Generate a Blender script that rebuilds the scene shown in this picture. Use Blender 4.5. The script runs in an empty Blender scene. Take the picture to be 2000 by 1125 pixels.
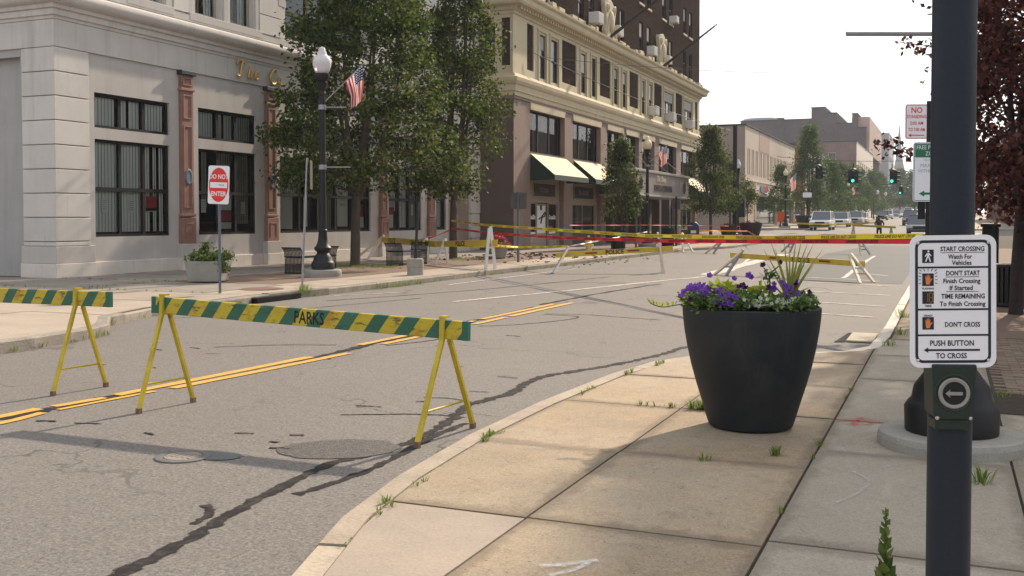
import bpy, bmesh, math, random
from mathutils import Vector, Matrix
R = math.radians
random.seed(7)
scene = bpy.context.scene
col = scene.collection

# ------------------------------------------------------------------ camera
CAM_H = 1.62
YAW, PITCH = R(23.017), R(1.6366)
cam_data = bpy.data.cameras.new('camera')
cam_data.sensor_width = 36.0
cam_data.sensor_fit = 'HORIZONTAL'
cam_data.lens = 36.0
cam_data.shift_y = -0.03868
cam_data.clip_start = 0.05
cam_data.clip_end = 4000.0
cam = bpy.data.objects.new('camera', cam_data)
col.objects.link(cam)
fw = Vector((-math.sin(YAW) * math.cos(PITCH), math.cos(YAW) * math.cos(PITCH), -math.sin(PITCH)))
rt = Vector((math.cos(YAW), math.sin(YAW), 0))
up = rt.cross(fw)
mw = Matrix((rt, up, -fw)).transposed().to_4x4()
mw.translation = (0, 0, CAM_H)
cam.matrix_world = mw
scene.camera = cam

# ------------------------------------------------------------------ sky, sun, exposure
SUN_AZ, SUN_EL = R(10.5), R(34.0)          # azimuth measured from +Y towards +X
world = bpy.data.worlds.new('World')
scene.world = world
world.use_nodes = True
wn, wl = world.node_tree.nodes, world.node_tree.links
for n in list(wn):
    wn.remove(n)
sky = wn.new('ShaderNodeTexSky')
sky.sky_type = 'NISHITA'
sky.sun_disc = False
sky.sun_elevation = SUN_EL
sky.sun_rotation = SUN_AZ
sky.air_density = 1.0
sky.dust_density = 2.0
sky.ozone_density = 0.6
hs = wn.new('ShaderNodeHueSaturation')
hs.inputs['Saturation'].default_value = 0.42
bg = wn.new('ShaderNodeBackground')
bg.inputs['Strength'].default_value = 0.148
wo = wn.new('ShaderNodeOutputWorld')
wl.new(sky.outputs[0], hs.inputs['Color'])
veil = wn.new('ShaderNodeMix')             # thin even smoke layer over the whole sky evens it out
veil.data_type = 'RGBA'
veil.inputs[0].default_value = 0.78
veil.inputs[7].default_value = (4.3, 4.4, 4.6, 1)
wl.new(hs.outputs[0], veil.inputs[6])
wl.new(veil.outputs[2], bg.inputs['Color'])
wl.new(bg.outputs[0], wo.inputs['Surface'])
sun_data = bpy.data.lights.new('sun', 'SUN')
sun_data.energy = 4.0
sun_data.angle = R(1.2)
sun_data.color = (1.0, 0.84, 0.66)
sun = bpy.data.objects.new('sun', sun_data)
col.objects.link(sun)
sd = Vector((math.sin(SUN_AZ) * math.cos(SUN_EL), math.cos(SUN_AZ) * math.cos(SUN_EL), math.sin(SUN_EL)))
sun.rotation_euler = (-sd).to_track_quat('-Z', 'Y').to_euler()
sun.location = (20, 60, 60)
scene.view_settings.view_transform = 'Standard'
scene.view_settings.look = 'None'
scene.view_settings.gamma = 1.0
scene.view_settings.exposure = 0.72
scene.render.engine = 'CYCLES'
scene.cycles.max_bounces = 6
scene.cycles.transparent_max_bounces = 16
scene.cycles.volume_bounces = 0
scene.cycles.caustics_reflective = False
scene.cycles.caustics_refractive = False
scene.cycles.use_denoising = True

# ------------------------------------------------------------------ materials
MATS = {}
def lerp3(c, k):
    return tuple(min(1, max(0, v * k)) for v in c)
class NT:
    """small wrapper to write node trees briefly"""
    def __init__(s, name):
        s.m = bpy.data.materials.new(name); s.m.use_nodes = True
        s.n, s.l = s.m.node_tree.nodes, s.m.node_tree.links
        s.b = s.n['Principled BSDF']; s.out = s.n['Material Output']
        s.tc = s.n.new('ShaderNodeTexCoord'); s.co = s.tc.outputs['Object']
        MATS[name] = s.m
    def link(s, a, b): s.l.new(a, b)
    def val(s, sock, v):
        if hasattr(v, 'is_linked') or hasattr(v, 'links'): s.l.new(v, sock)
        else: sock.default_value = v
    def noise(s, scale, detail=3, rough=.55, co=None, dist=0):
        n = s.n.new('ShaderNodeTexNoise'); n.inputs['Scale'].default_value = scale
        n.inputs['Detail'].default_value = detail; n.inputs['Roughness'].default_value = rough
        n.inputs['Distortion'].default_value = dist
        s.l.new(co or s.co, n.inputs['Vector']); return n.outputs['Fac']
    def voro(s, scale, feature='F1', co=None, out='Distance'):
        n = s.n.new('ShaderNodeTexVoronoi'); n.feature = feature; n.inputs['Scale'].default_value = scale
        s.l.new(co or s.co, n.inputs['Vector']); return n.outputs[out]
    def ramp(s, fac, stops, const=False):
        r = s.n.new('ShaderNodeValToRGB'); e = r.color_ramp
        if const: e.interpolation = 'CONSTANT'
        e.elements[0].position, e.elements[0].color = stops[0][0], (*stops[0][1], 1)
        e.elements[1].position, e.elements[1].color = stops[-1][0], (*stops[-1][1], 1)
        for p, c in stops[1:-1]:
            x = e.elements.new(p); x.color = (*c, 1)
        s.l.new(fac, r.inputs[0]); return r.outputs[0]
    def mask(s, fac, a, b):
        return s.ramp(fac, [(a, (0, 0, 0)), (b, (1, 1, 1))])
    def mix(s, fac, a, b, mode='MIX'):
        n = s.n.new('ShaderNodeMix'); n.data_type = 'RGBA'; n.blend_type = mode
        s.val(n.inputs[0], fac)
        for i, v in ((6, a), (7, b)):
            if isinstance(v, tuple): n.inputs[i].default_value = (*v[:3], 1)
            else: s.l.new(v, n.inputs[i])
        return n.outputs[2]
    def math(s, op, a, b=0.0):
        n = s.n.new('ShaderNodeMath'); n.operation = op
        s.val(n.inputs[0], a); s.val(n.inputs[1], b); return n.outputs[0]
    def xyz(s, co=None):
        n = s.n.new('ShaderNodeSeparateXYZ'); s.l.new(co or s.co, n.inputs[0]); return n.outputs
    def comb(s, x, y, z=0.0):
        n = s.n.new('ShaderNodeCombineXYZ')
        for i, v in enumerate((x, y, z)): s.val(n.inputs[i], v)
        return n.outputs[0]
    def scaled(s, v):
        n = s.n.new('ShaderNodeMapping'); n.inputs['Scale'].default_value = v
        s.l.new(s.co, n.inputs['Vector']); return n.outputs[0]
    def bump(s, fac, strength=.3, dist=.01):
        n = s.n.new('ShaderNodeBump'); n.inputs['Strength'].default_value = strength
        n.inputs['Distance'].default_value = dist
        s.l.new(fac, n.inputs['Height']); s.l.new(n.outputs[0], s.b.inputs['Normal'])
    def slab_wear(s, c, dirt, amount=.6, vary=.10):
        """grime gathered along the edges of each piece, and a tone of its own for each piece"""
        gx, gy, _ = s.xyz(s.tc.outputs['Generated'])
        e = s.math('MINIMUM', s.math('MINIMUM', gx, s.math('SUBTRACT', 1.0, gx)), s.math('MINIMUM', gy, s.math('SUBTRACT', 1.0, gy)))
        m = s.ramp(s.math('SUBTRACT', e, s.math('MULTIPLY', s.math('SUBTRACT', s.noise(4.0, 6, .75), .42), .22)), [(.0, (1, 1, 1)), (.05, (0, 0, 0))])
        c = s.mix(s.math('MULTIPLY', m, amount), c, dirt)
        return s.piece_tone(c, vary)
    def piece_tone(s, c, vary):
        oi = s.n.new('ShaderNodeObjectInfo')
        return s.mix(1.0, c, s.ramp(oi.outputs['Random'], [(0, (1 - vary,) * 3), (1, (1 + vary,) * 3)]), 'MULTIPLY')
    def fin(s, color=None, rough=.7, metal=0, spec=.3):
        if color is not None:
            if isinstance(color, tuple): s.b.inputs['Base Color'].default_value = (*color, 1)
            else: s.l.new(color, s.b.inputs['Base Color'])
        s.val(s.b.inputs['Roughness'], rough)
        s.b.inputs['Metallic'].default_value = metal
        s.b.inputs['Specular IOR Level'].default_value = spec
        return s.m

def M(name, c, rough=.7, var=.14, scale=3.0, fine=60.0, bump=.15, metal=0, spec=.3, streak=0.0, tint=None, pieces=0.0):
    """weathered plain surface: large and small tonal variation, optional vertical rain streaks"""
    t = NT(name)
    f = t.noise(scale, 4, .6)
    c2 = tint or lerp3(c, 1 + var)
    base = t.ramp(f, [(.28, lerp3(c, 1 - var)), (.72, c2)])
    g = t.noise(fine, 2, .6)
    base = t.mix(.5, base, t.ramp(g, [(.25, lerp3(c, 1 - var * .9)), (.75, lerp3(c, 1 + var * .9))]))
    if streak:
        st = t.noise(1.0, 4, .7, co=t.scaled((3.2, 3.2, .22)))
        base = t.mix(t.math('MULTIPLY', t.mask(st, .52, .8), streak), base, lerp3(c, .45))
    if pieces: base = t.piece_tone(base, pieces)
    if bump: t.bump(g, bump, .01)
    return t.fin(base, rough, metal, spec)

def build_materials():
    # --- road
    t = NT('asphalt')
    big = t.noise(.35, 4, .6)
    c = t.ramp(big, [(.28, (.112, .102, .094)), (.72, (.198, .181, .165))])
    st = t.noise(1.0, 5, .65, co=t.scaled((1.6, .10, 1)))
    c = t.mix(t.math('MULTIPLY', t.mask(st, .48, .72), .5), c, (.115, .101, .091))
    wn_ = t.noise(1.7, 6, .72, dist=.8)
    c = t.mix(t.math('MULTIPLY', t.mask(wn_, .52, .72), .45), c, (.245, .222, .20))
    oil = t.noise(2.6, 5, .7)
    c = t.mix(t.math('MULTIPLY', t.mask(oil, .57, .70), .55), c, (.075, .066, .061))
    bl = t.noise(11, 5, .75)
    c = t.mix(.46, c, t.ramp(bl, [(.32, (.055, .049, .045)), (.68, (.265, .243, .221))]))
    sp = t.noise(42, 4, .9)
    c = t.mix(.55, c, t.ramp(sp, [(.34, (.032, .028, .026)), (.48, (.15, .136, .123)), (.68, (.37, .342, .31))]))
    vo = t.voro(3.1)
    c = t.mix(t.math('MULTIPLY', t.math('LESS_THAN', vo, .035), .75), c, (.035, .03, .028))
    wig = t.n.new('ShaderNodeTexNoise'); wig.inputs['Scale'].default_value = 1.3; wig.inputs['Detail'].default_value = 6; t.link(t.co, wig.inputs['Vector'])
    wv = t.n.new('ShaderNodeVectorMath'); wv.operation = 'MULTIPLY_ADD'; t.link(wig.outputs['Color'], wv.inputs[0]); wv.inputs[1].default_value = (1.6, 1.6, 0); t.link(t.co, wv.inputs[2])
    cr = t.voro(.30, 'DISTANCE_TO_EDGE', co=wv.outputs[0])
    c = t.mix(t.math('MULTIPLY', t.math('MULTIPLY', t.math('LESS_THAN', cr, .005), t.mask(big, .42, .55)), .6), c, (.06, .052, .047))
    t.bump(sp, .5, .008)
    t.fin(c, .85, 0, .25)
    M('oval_grey', (.125, .125, .123), .85, .2, 2.5, 90, .4)
    M('asphalt_new', (.078, .081, .083), .85, .18, .7, 90, .4)
    t = NT('tar')                      # brushed-on sealer, worn thin at its edges so the road shows through
    g = t.noise(9, 4, .7); sp = t.noise(120, 2)
    u, v, _ = t.xyz(t.tc.outputs['UV'])
    edge = t.math('SUBTRACT', 1.0, t.math('MULTIPLY', t.math('ABSOLUTE', t.math('SUBTRACT', v, .5)), 2.0))
    rag = t.noise(14, 6, .8)
    al = t.mask(t.math('ADD', t.math('MULTIPLY', edge, .75), t.math('MULTIPLY', rag, 1.05)), .68, .86)
    t.bump(sp, .4, .006)
    t.fin(t.mix(t.mask(g, .48, .72), (.026, .023, .023), (.07, .062, .057)), .8, 0, .1)
    tr = t.n.new('ShaderNodeBsdfTransparent'); mx = t.n.new('ShaderNodeMixShader')
    t.link(al, mx.inputs[0]); t.link(tr.outputs[0], mx.inputs[1]); t.link(t.b.outputs[0], mx.inputs[2]); t.link(mx.outputs[0], t.out.inputs['Surface'])
    t = NT('dark_oval_speckled')
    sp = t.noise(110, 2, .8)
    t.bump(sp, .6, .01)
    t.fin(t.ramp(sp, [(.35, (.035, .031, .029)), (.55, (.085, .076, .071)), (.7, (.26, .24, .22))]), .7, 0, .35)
    t = NT('yellow_line')
    g = t.noise(7, 5, .75, dist=.4)
    t.fin(t.mix(t.mask(g, .60, .70), t.ramp(t.noise(40), [(.3, (.50, .27, .045)), (.7, (.62, .36, .08))]), (.14, .12, .10)), .7)
    t = NT('white_line')
    g = t.noise(5, 6, .8, dist=.6)
    t.fin(t.mix(t.mask(g, .47, .62), (.52, .48, .43), (.16, .142, .122)), .75)
    # --- pavement
    t = NT('concrete_tan')
    big = t.noise(.55, 5, .62, dist=.5)
    c = t.ramp(big, [(.28, (.245, .195, .135)), (.44, (.325, .235, .14)), (.58, (.36, .29, .205)), (.74, (.39, .28, .165))])
    wash = t.noise(2.2, 4, .6)
    c = t.mix(t.math('MULTIPLY', t.mask(wash, .45, .75), .6), c, (.225, .19, .145))
    spl = t.noise(6.5, 6, .8, dist=.6)
    c = t.mix(t.math('MULTIPLY', t.mask(spl, .52, .62), .55), c, (.16, .125, .088))
    lt = t.noise(3.3, 6, .75, dist=1.0)
    c = t.mix(t.math('MULTIPLY', t.mask(lt, .56, .7), .5), c, (.44, .38, .30))
    scr = t.noise(1.0, 5, .7, co=t.scaled((5, 1.2, 1)), dist=1.2)
    c = t.mix(t.math('MULTIPLY', t.mask(scr, .62, .7), .25), c, (.42, .37, .31))
    sp = t.noise(80, 4, .85)
    c = t.mix(.45, c, t.ramp(sp, [(.34, (.11, .088, .065)), (.5, (.30, .238, .168)), (.66, (.50, .415, .31))]))
    pit = t.voro(17)
    c = t.mix(t.math('MULTIPLY', t.math('LESS_THAN', pit, .085), .9), c, (.07, .058, .05))
    c = t.slab_wear(c, (.15, .115, .08), .6)
    t.bump(sp, .35, .006); t.fin(c, .85, 0, .25)
    t = NT('concrete_grey')
    big = t.noise(.6, 5, .62, dist=.5)
    c = t.ramp(big, [(.28, (.27, .235, .188)), (.5, (.33, .288, .228)), (.72, (.40, .345, .27))])
    scr = t.noise(1.0, 5, .7, co=t.scaled((4, 1.6, 1)), dist=1.5)
    c = t.mix(t.math('MULTIPLY', t.mask(scr, .56, .68), .45), c, (.45, .42, .37))
    spl = t.noise(5.0, 6, .8, dist=.6)
    c = t.mix(t.math('MULTIPLY', t.mask(spl, .52, .66), .45), c, (.17, .15, .125))
    sp = t.noise(80, 4, .85)
    c = t.mix(.42, c, t.ramp(sp, [(.34, (.12, .10, .08)), (.5, (.30, .262, .21)), (.66, (.48, .425, .345))]))
    pit = t.voro(15)
    c = t.mix(t.math('MULTIPLY', t.math('LESS_THAN', pit, .06), .8), c, (.07, .06, .05))
    c = t.slab_wear(c, (.14, .115, .085), .5)
    t.bump(sp, .35, .006); t.fin(c, .85, 0, .25)
    M('concrete_pink', (.34, .28, .225), .85, .24, 1.6, 50, .2, pieces=.07)
    M('concrete_old', (.24, .21, .18), .9, .3, 2.0, 90, .5)
    M('joint_dirt', (.055, .045, .035), .95, .35, 6, 90, .5)
    M('paver_brown', (.165, .115, .085), .9, .25, 3.5, 80, .4)
    M('paver_tan', (.20, .15, .11), .9, .2, 5, 80, .4)
    M('soil', (.05, .038, .028), 1, .5, 9, 120, 1.0)
    M('kerb_granite', (.27, .24, .20), .9, .42, 4, 50, .9, pieces=.15)
    M('kerb_pale', (.55, .49, .41), .8, .14, 2.5, 70, .3)
    M('kerb_worn', (.36, .30, .23), .85, .3, 4, 40, .4, pieces=.1)
    M('rust_iron', (.17, .10, .07), .8, .3, 6, 80, .5)
    M('cover_iron', (.15, .145, .14), .7, .25, 8, 120, .6, metal=.3)
    M('black_void', (.006, .006, .006), 1, 0, 1, 1, 0)
    # --- stone and brick
    t = NT('limestone')
    f = t.noise(.8, 4, .6); c = t.ramp(f, [(.3, (.41, .385, .36)), (.7, (.50, .475, .45))])
    st = t.noise(1.0, 5, .7, co=t.scaled((2.6, 2.6, .16)))
    c = t.mix(t.math('MULTIPLY', t.mask(st, .5, .78), .4), c, (.27, .25, .235))
    pt = t.noise(3.5, 5, .7)
    c = t.mix(t.math('MULTIPLY', t.mask(pt, .55, .7), .22), c, (.56, .53, .50))
    g = t.noise(70, 3)
    c = t.mix(.25, c, t.ramp(g, [(.3, (.34, .32, .30)), (.7, (.56, .53, .50))]))
    t.bump(g, .12, .01); t.fin(c, .85, 0, .2)
    M('limestone_light', (.55, .52, .485), .85, .13, 1.2, 70, .12, streak=.5, pieces=.07)
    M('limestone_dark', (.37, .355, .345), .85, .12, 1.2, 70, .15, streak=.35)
    M('plinth_white', (.60, .55, .50), .8, .13, 1.6, 50, .2, streak=.3)
    M('rubble_brown', (.10, .062, .048), .9, .4, 3, 40, .3)
    M('terracotta', (.265, .145, .112), .75, .22, 2.0, 60, .2, streak=.3)
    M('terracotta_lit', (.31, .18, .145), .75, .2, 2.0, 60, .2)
    M('slate_blue', (.17, .20, .25), .6, .2, 6, 60, .15)
    M('cream_stone', (.50, .43, .29), .8, .12, 1.0, 60, .15, streak=.35)
    M('cream_lintel', (.49, .42, .295), .8, .14, 1.4, 60, .15, streak=.3)
    M('pink_stone', (.25, .185, .15), .8, .2, 1.3, 60, .2, streak=.4)
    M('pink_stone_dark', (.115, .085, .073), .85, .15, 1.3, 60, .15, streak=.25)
    def brick(name, a, b, mortar, s=1.0):
        t = NT(name); x, y, z = t.xyz()
        n = t.n.new('ShaderNodeTexBrick'); n.inputs['Scale'].default_value = 4.4 * s
        n.inputs['Mortar Size'].default_value = .035; n.inputs['Brick Width'].default_value = 1.0
        n.inputs['Row Height'].default_value = .34; n.inputs['Mortar Smooth'].default_value = .3
        n.inputs['Color1'].default_value = (*a, 1); n.inputs['Color2'].default_value = (*b, 1)
        n.inputs['Mortar'].default_value = (*mortar, 1); n.inputs['Bias'].default_value = -.1
        t.link(t.comb(t.math('ADD', x, y), z), n.inputs['Vector'])
        big = t.noise(.5, 5, .6)
        c = t.mix(.6, n.outputs['Color'], t.ramp(big, [(.3, (.75, .75, .75)), (.7, (1.25, 1.2, 1.15))]), 'MULTIPLY')
        t.bump(n.outputs['Fac'], -.25, .01)
        t.fin(c, .95, 0, .0)
    brick('brick_brown', (.035, .024, .020), (.060, .041, .034), (.062, .051, .044))
    brick('brick_dark', (.085, .068, .068), (.115, .09, .09), (.13, .112, .11), .8)
    brick('brick_red', (.30, .115, .07), (.36, .15, .095), (.3, .2, .15))
    brick('brick_plum', (.19, .125, .11), (.235, .155, .135), (.24, .2, .18), .8)
    M('shop_beige', (.50, .42, .34), .8, .1, .4, 30, .1, streak=.3)
    M('shop_side', (.34, .275, .225), .8, .12, .4, 30, .1, streak=.3)
    M('shop_pink', (.40, .29, .235), .8, .1, .5, 30, .1)
    M('shop_cream', (.62, .54, .45), .8, .08, .4, 30, .1, streak=.2)
    M('far_grey', (.30, .31, .32), .8, .1, .2, 20, .05)
    M('roof_felt', (.10, .095, .09), .95, .25, .4, 20, .3)
    # --- metals, paints, plastics
    M('black_metal', (.009, .009, .0105), .5, .25, 4, 90, .06, spec=.3)
    M('pole_blue_black', (.011, .016, .027), .5, .25, 3, 70, .06, spec=.3)
    M('button_green', (.010, .020, .016), .5, .2, 8, 120, .1, spec=.4)
    M('frame_black', (.010, .010, .011), .55, .2, 4, 60, .05, spec=.25)
    M('bronze_cap', (.03, .035, .042), .6, .25, 5, 60, .1)
    M('galvanised', (.30, .30, .31), .45, .2, 8, 90, .1, metal=.6, spec=.5)
    M('post_blue_grey', (.11, .13, .17), .5, .2, 8, 90, .1, metal=.4, spec=.5)
    M('sign_back', (.085, .078, .072), .55, .15, 3, 60, .05, metal=.4)
    M('white_plastic', (.70, .69, .66), .5, .08, 4, 60, .08, spec=.4)
    M('trestle_cream', (.62, .54, .42), .6, .12, 4, 60, .1)
    M('trestle_grey', (.40, .40, .42), .6, .12, 4, 60, .1)
    M('concrete_ring', (.30, .285, .255), .9, .2, 5, 60, .6, streak=.2)
    t = NT('gold_leaf'); g = t.noise(30); t.bump(g, .2, .01)
    t.fin(t.ramp(t.noise(8), [(.3, (.42, .27, .07)), (.7, (.66, .45, .14))]), .45, .55, .5)
    t = NT('yellow_steel')
    g = t.noise(22, 5, .75)
    c = t.mix(t.mask(g, .62, .68), t.ramp(t.noise(6), [(.3, (.40, .29, .014)), (.7, (.52, .40, .03))]), (.10, .055, .03))
    t.fin(c, .5, 0, .4)
    t = NT('striped_board')
    x, y, z = t.xyz()
    fr = t.math('FRACT', t.math('DIVIDE', t.math('SUBTRACT', x, t.math('MULTIPLY', z, .72)), .272))
    f2 = t.noise(3)
    yel = t.ramp(t.noise(5), [(.35, (.46, .33, .016)), (.55, (.50, .39, .03)), (.7, (.42, .24, .016))])
    grn = t.ramp(f2, [(.3, (.022, .105, .062)), (.7, (.036, .135, .085))])
    c = t.mix(t.math('GREATER_THAN', fr, .52), yel, grn)
    scu = t.noise(1.0, 5, .75, co=t.scaled((9, 9, 34)), dist=.6)
    c = t.mix(t.math('MULTIPLY', t.mask(scu, .56, .62), .85), c, (.05, .05, .036))
    wr = t.noise(1.0, 6, .8, co=t.scaled((16, 16, 20)), dist=.3)
    c = t.mix(t.math('MULTIPLY', t.mask(wr, .64, .68), .8), c, (.30, .26, .19))
    t.bump(scu, .15, .004); t.fin(c, .55, 0, .35)
    t = NT('yellow_board')
    scu = t.noise(1.0, 5, .75, co=t.scaled((3, 3, 14)), dist=.6)
    c = t.mix(t.mask(scu, .60, .70), t.ramp(t.noise(2), [(.3, (.46, .335, .028)), (.7, (.58, .43, .05))]), (.30, .21, .03))
    t.fin(c, .55, 0, .35)
    M('yellow_paint_old', (.56, .42, .16), .6, .12, 5, 60, .1)
    M('stencil_black', (.012, .013, .012), .7, .2, 9, 80, .05)
    M('stencil_faded', (.10, .075, .03), .7, .3, 9, 80, .05)
    M('rust_red', (.20, .035, .02), .7, .2, 9, 80, .05)
    M('sign_white', (.74, .74, .78), .45, .03, 3, 40, .02, spec=.4)
    M('sign_red', (.62, .026, .022), .45, .06, 3, 40, .02, spec=.4)
    M('sign_black', (.010, .012, .022), .45, .06, 3, 40, .0, spec=.4)
    M('sign_green', (.012, .135, .075), .45, .06, 3, 40, .02, spec=.4)
    M('sign_orange', (.62, .20, .06), .45, .06, 3, 40, .02, spec=.4)
    M('sign_grey_ink', (.34, .35, .36), .5, .06, 3, 40, .0)
    M('sign_amber', (.30, .16, .035), .5, .06, 3, 40, .0)
    M('paper_white', (.70, .72, .70), .8, .05, 6, 40, .0)
    M('poster_red', (.36, .04, .045), .7, .1, 6, 40, .0)
    M('poster_blue', (.25, .36, .48), .7, .2, 8, 40, .0)
    M('poster_dark', (.05, .06, .07), .7, .2, 8, 40, .0)
    M('button_silver', (.27, .265, .255), .45, .15, 10, 80, .05, metal=.4, spec=.4)
    M('screw_steel', (.55, .55, .55), .3, .1, 10, 80, .05, metal=.9)
    M('mail_blue', (.012, .018, .07), .45, .1, 5, 60, .05, spec=.5)
    t = NT('pot_charcoal')             # moulded resin with dust, water marks and scuffs
    ds_ = t.noise(3.0, 6, .7); st_ = t.noise(1.0, 5, .7, co=t.scaled((7, 7, .7))); sc_ = t.noise(1.0, 6, .8, co=t.scaled((6, 6, 30)), dist=.8)
    c = t.mix(t.math('MULTIPLY', t.mask(ds_, .45, .75), .5), (.0125, .015, .018), (.04, .041, .041))
    c = t.mix(t.math('MULTIPLY', t.mask(st_, .55, .75), .35), c, (.055, .054, .05))
    c = t.mix(t.math('MULTIPLY', t.mask(sc_, .66, .72), .5), c, (.08, .08, .078))
    t.bump(t.noise(140, 2), .12, .006); t.fin(c, .6, 0, .3)
    M('pot_rim', (.34, .325, .31), .7, .12, 4, 60, .1)
    M('awning_cream', (.72, .60, .42), .85, .07, 1.5, 60, .1)
    M('awning_green', (.012, .03, .024), .8, .15, 2, 60, .1)
    M('awning_valance', (.07, .095, .08), .8, .15, 2, 60, .1)
    M('marquee_grey', (.26, .235, .22), .6, .08, 1, 60, .05)
    M('marquee_trim', (.34, .315, .29), .5, .08, 1, 60, .05)
    M('marquee_letter', (.10, .085, .07), .5, .1, 3, 60, .05)
    M('wood_dark', (.028, .02, .016), .6, .2, 3, 60, .1)
    M('storefront_tan', (.36, .30, .22), .7, .1, 1.5, 60, .1)
    M('interior_dark', (.020, .022, .023), .9, .4, .8, 20, 0)
    t = NT('vertical_blind')
    w = t.n.new('ShaderNodeTexWave'); w.inputs['Scale'].default_value = 3.2; w.inputs['Distortion'].default_value = 1.2
    w.bands_direction = 'Y'; t.link(t.co, w.inputs['Vector'])
    t.fin(t.ramp(w.outputs[0], [(.1, (.72, .755, .735)), (.9, (.84, .87, .85))]), .9)
    M('roller_blind', (.52, .50, .45), .9, .06, 2, 40, 0)
    M('curtain_grey', (.33, .32, .29), .9, .25, 3, 20, 0)
    t = NT('ac_grille'); x, y, z = t.xyz()
    t.fin(t.mix(t.math('GREATER_THAN', t.math('FRACT', t.math('MULTIPLY', z, 14)), .5), (.50, .49, .46), (.2, .2, .19)), .5)
    M('ac_white', (.62, .60, .56), .5, .08, 4, 60, .05)
    # --- glass
    for nm, tint in (('glass_clear', (.93, .96, .94)), ('glass_car', (.10, .13, .15))):
        t = NT(nm); t.n.remove(t.b)
        tr = t.n.new('ShaderNodeBsdfTransparent'); tr.inputs[0].default_value = (*tint, 1)
        gl = t.n.new('ShaderNodeBsdfGlossy'); gl.inputs['Roughness'].default_value = .015
        fr = t.n.new('ShaderNodeFresnel'); fr.inputs[0].default_value = 1.5
        mx = t.n.new('ShaderNodeMixShader')
        t.link(fr.outputs[0], mx.inputs[0]); t.link(tr.outputs[0], mx.inputs[1]); t.link(gl.outputs[0], mx.inputs[2])
        t.link(mx.outputs[0], t.out.inputs['Surface'])
    t = NT('glass_dark'); wv = t.noise(1.3, 2); t.bump(wv, .02, .05)
    t.fin((.016, .018, .02), .04, 0, .6)
    t = NT('car_glass'); t.fin((.10, .125, .145), .06, 0, .6)  # base colour lightened to blue grey for the sky it reflects
    t = NT('glass_globe')
    t.b.inputs['Transmission Weight'].default_value = .25
    t.b.inputs['Subsurface Weight'].default_value = .0
    t.fin(t.ramp(t.noise(6), [(.3, (.72, .70, .71)), (.7, (.86, .84, .84))]), .22, 0, .5)
    M('globe_yellowed', (.70, .62, .42), .35, .08, 5, 40, .02, spec=.5)
    # --- cars
    for nm, c in (('car_white', (.72, .71, .69)), ('car_silver', (.42, .44, .46)), ('car_black', (.02, .021, .024)), ('car_blue', (.05, .07, .12))):
        t = NT(nm); t.b.inputs['Coat Weight'].default_value = .6; t.fin(c, .3, 0, .5)
    M('tyre', (.014, .014, .014), .9, .2, 5, 60, .1)
    M('rim_alloy', (.40, .40, .41), .35, .1, 5, 60, .05, metal=.8)
    M('headlamp', (.55, .57, .58), .12, .05, 5, 60, 0, spec=.7)
    M('trim_black', (.012, .012, .013), .6, .1, 5, 60, .05)
    M('tail_red', (.30, .015, .012), .25, .05, 5, 60, 0, spec=.6)
    t = NT('signal_green')
    t.b.inputs['Emission Color'].default_value = (.05, 1.0, .55, 1); t.b.inputs['Emission Strength'].default_value = 1.3
    t.fin((.02, .3, .2), .3)
    # --- plants
    def leaf(name, a, b, c3, trans=.28):
        t = NT(name)
        n = t.n.new('ShaderNodeNewGeometry')
        colr = t.ramp(n.outputs['Random Per Island'], [(0, a), (.55, b), (1, c3)])
        tl = t.n.new('ShaderNodeBsdfTranslucent'); t.link(colr, tl.inputs[0])
        mx = t.n.new('ShaderNodeMixShader'); mx.inputs[0].default_value = trans
        t.fin(colr, .6, 0, .18)
        t.link(t.b.outputs[0], mx.inputs[1]); t.link(tl.outputs[0], mx.inputs[2]); t.link(mx.outputs[0], t.out.inputs['Surface'])
    leaf('leaf_pear', (.022, .038, .009), (.055, .085, .016), (.16, .19, .038), .5)
    leaf('leaf_far', (.06, .10, .03), (.085, .135, .04), (.12, .18, .06))
    leaf('leaf_plum', (.035, .014, .013), (.07, .023, .02), (.17, .065, .045), .4)
    leaf('leaf_shrub', (.05, .09, .02), (.09, .14, .03), (.16, .2, .05))
    leaf('grass', (.10, .16, .03), (.16, .23, .05), (.30, .32, .11), .45)
    leaf('leaf_petunia', (.05, .10, .025), (.085, .15, .035), (.18, .26, .07), .4)
    leaf('leaf_lime', (.26, .33, .03), (.36, .42, .04), (.48, .52, .09))
    leaf('blade_spike', (.17, .20, .04), (.27, .28, .06), (.36, .34, .10))
    leaf('petal_purple', (.12, .04, .30), (.165, .06, .38), (.25, .12, .48), .35)
    leaf('petal_dark', (.022, .006, .035), (.045, .012, .07), (.07, .02, .12), .2)
    leaf('petal_white', (.50, .52, .36), (.62, .64, .5), (.75, .76, .66), .3)
    leaf('petal_red', (.36, .02, .04), (.48, .04, .07), (.66, .3, .32), .3)
    M('bark', (.075, .06, .045), .95, .35, 6, 40, .8)
    M('bark_dark', (.035, .026, .024), .95, .35, 6, 40, .8)
    # --- tape, cloth, skin
    M('tape_yellow', (.72, .55, .035), .4, .08, 1.5, 30, .05, spec=.4)
    M('tape_red', (.62, .022, .035), .4, .08, 1.5, 30, .05, spec=.4)
    M('tape_orange', (.65, .19, .03), .4, .08, 1.5, 30, .05, spec=.4)
    M('cloth_dark', (.02, .019, .022), .9, .2, 20, 90, .2)
    M('cloth_brown', (.06, .045, .035), .9, .25, 12, 90, .2)
    M('skin', (.30, .16, .11), .6, .08, 20, 90, .05)
    M('hair', (.015, .011, .009), .7, .2, 30, 90, .1)
    M('vest_orange', (.60, .09, .015), .8, .1, 20, 90, .1)
    t = NT('flag_cloth')
    t.uv = t.tc.outputs['UV']; u, v, _ = t.xyz(t.uv)
    stripe = t.math('LESS_THAN', t.math('FRACT', t.math('MULTIPLY', v, 6.5)), .5)
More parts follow.
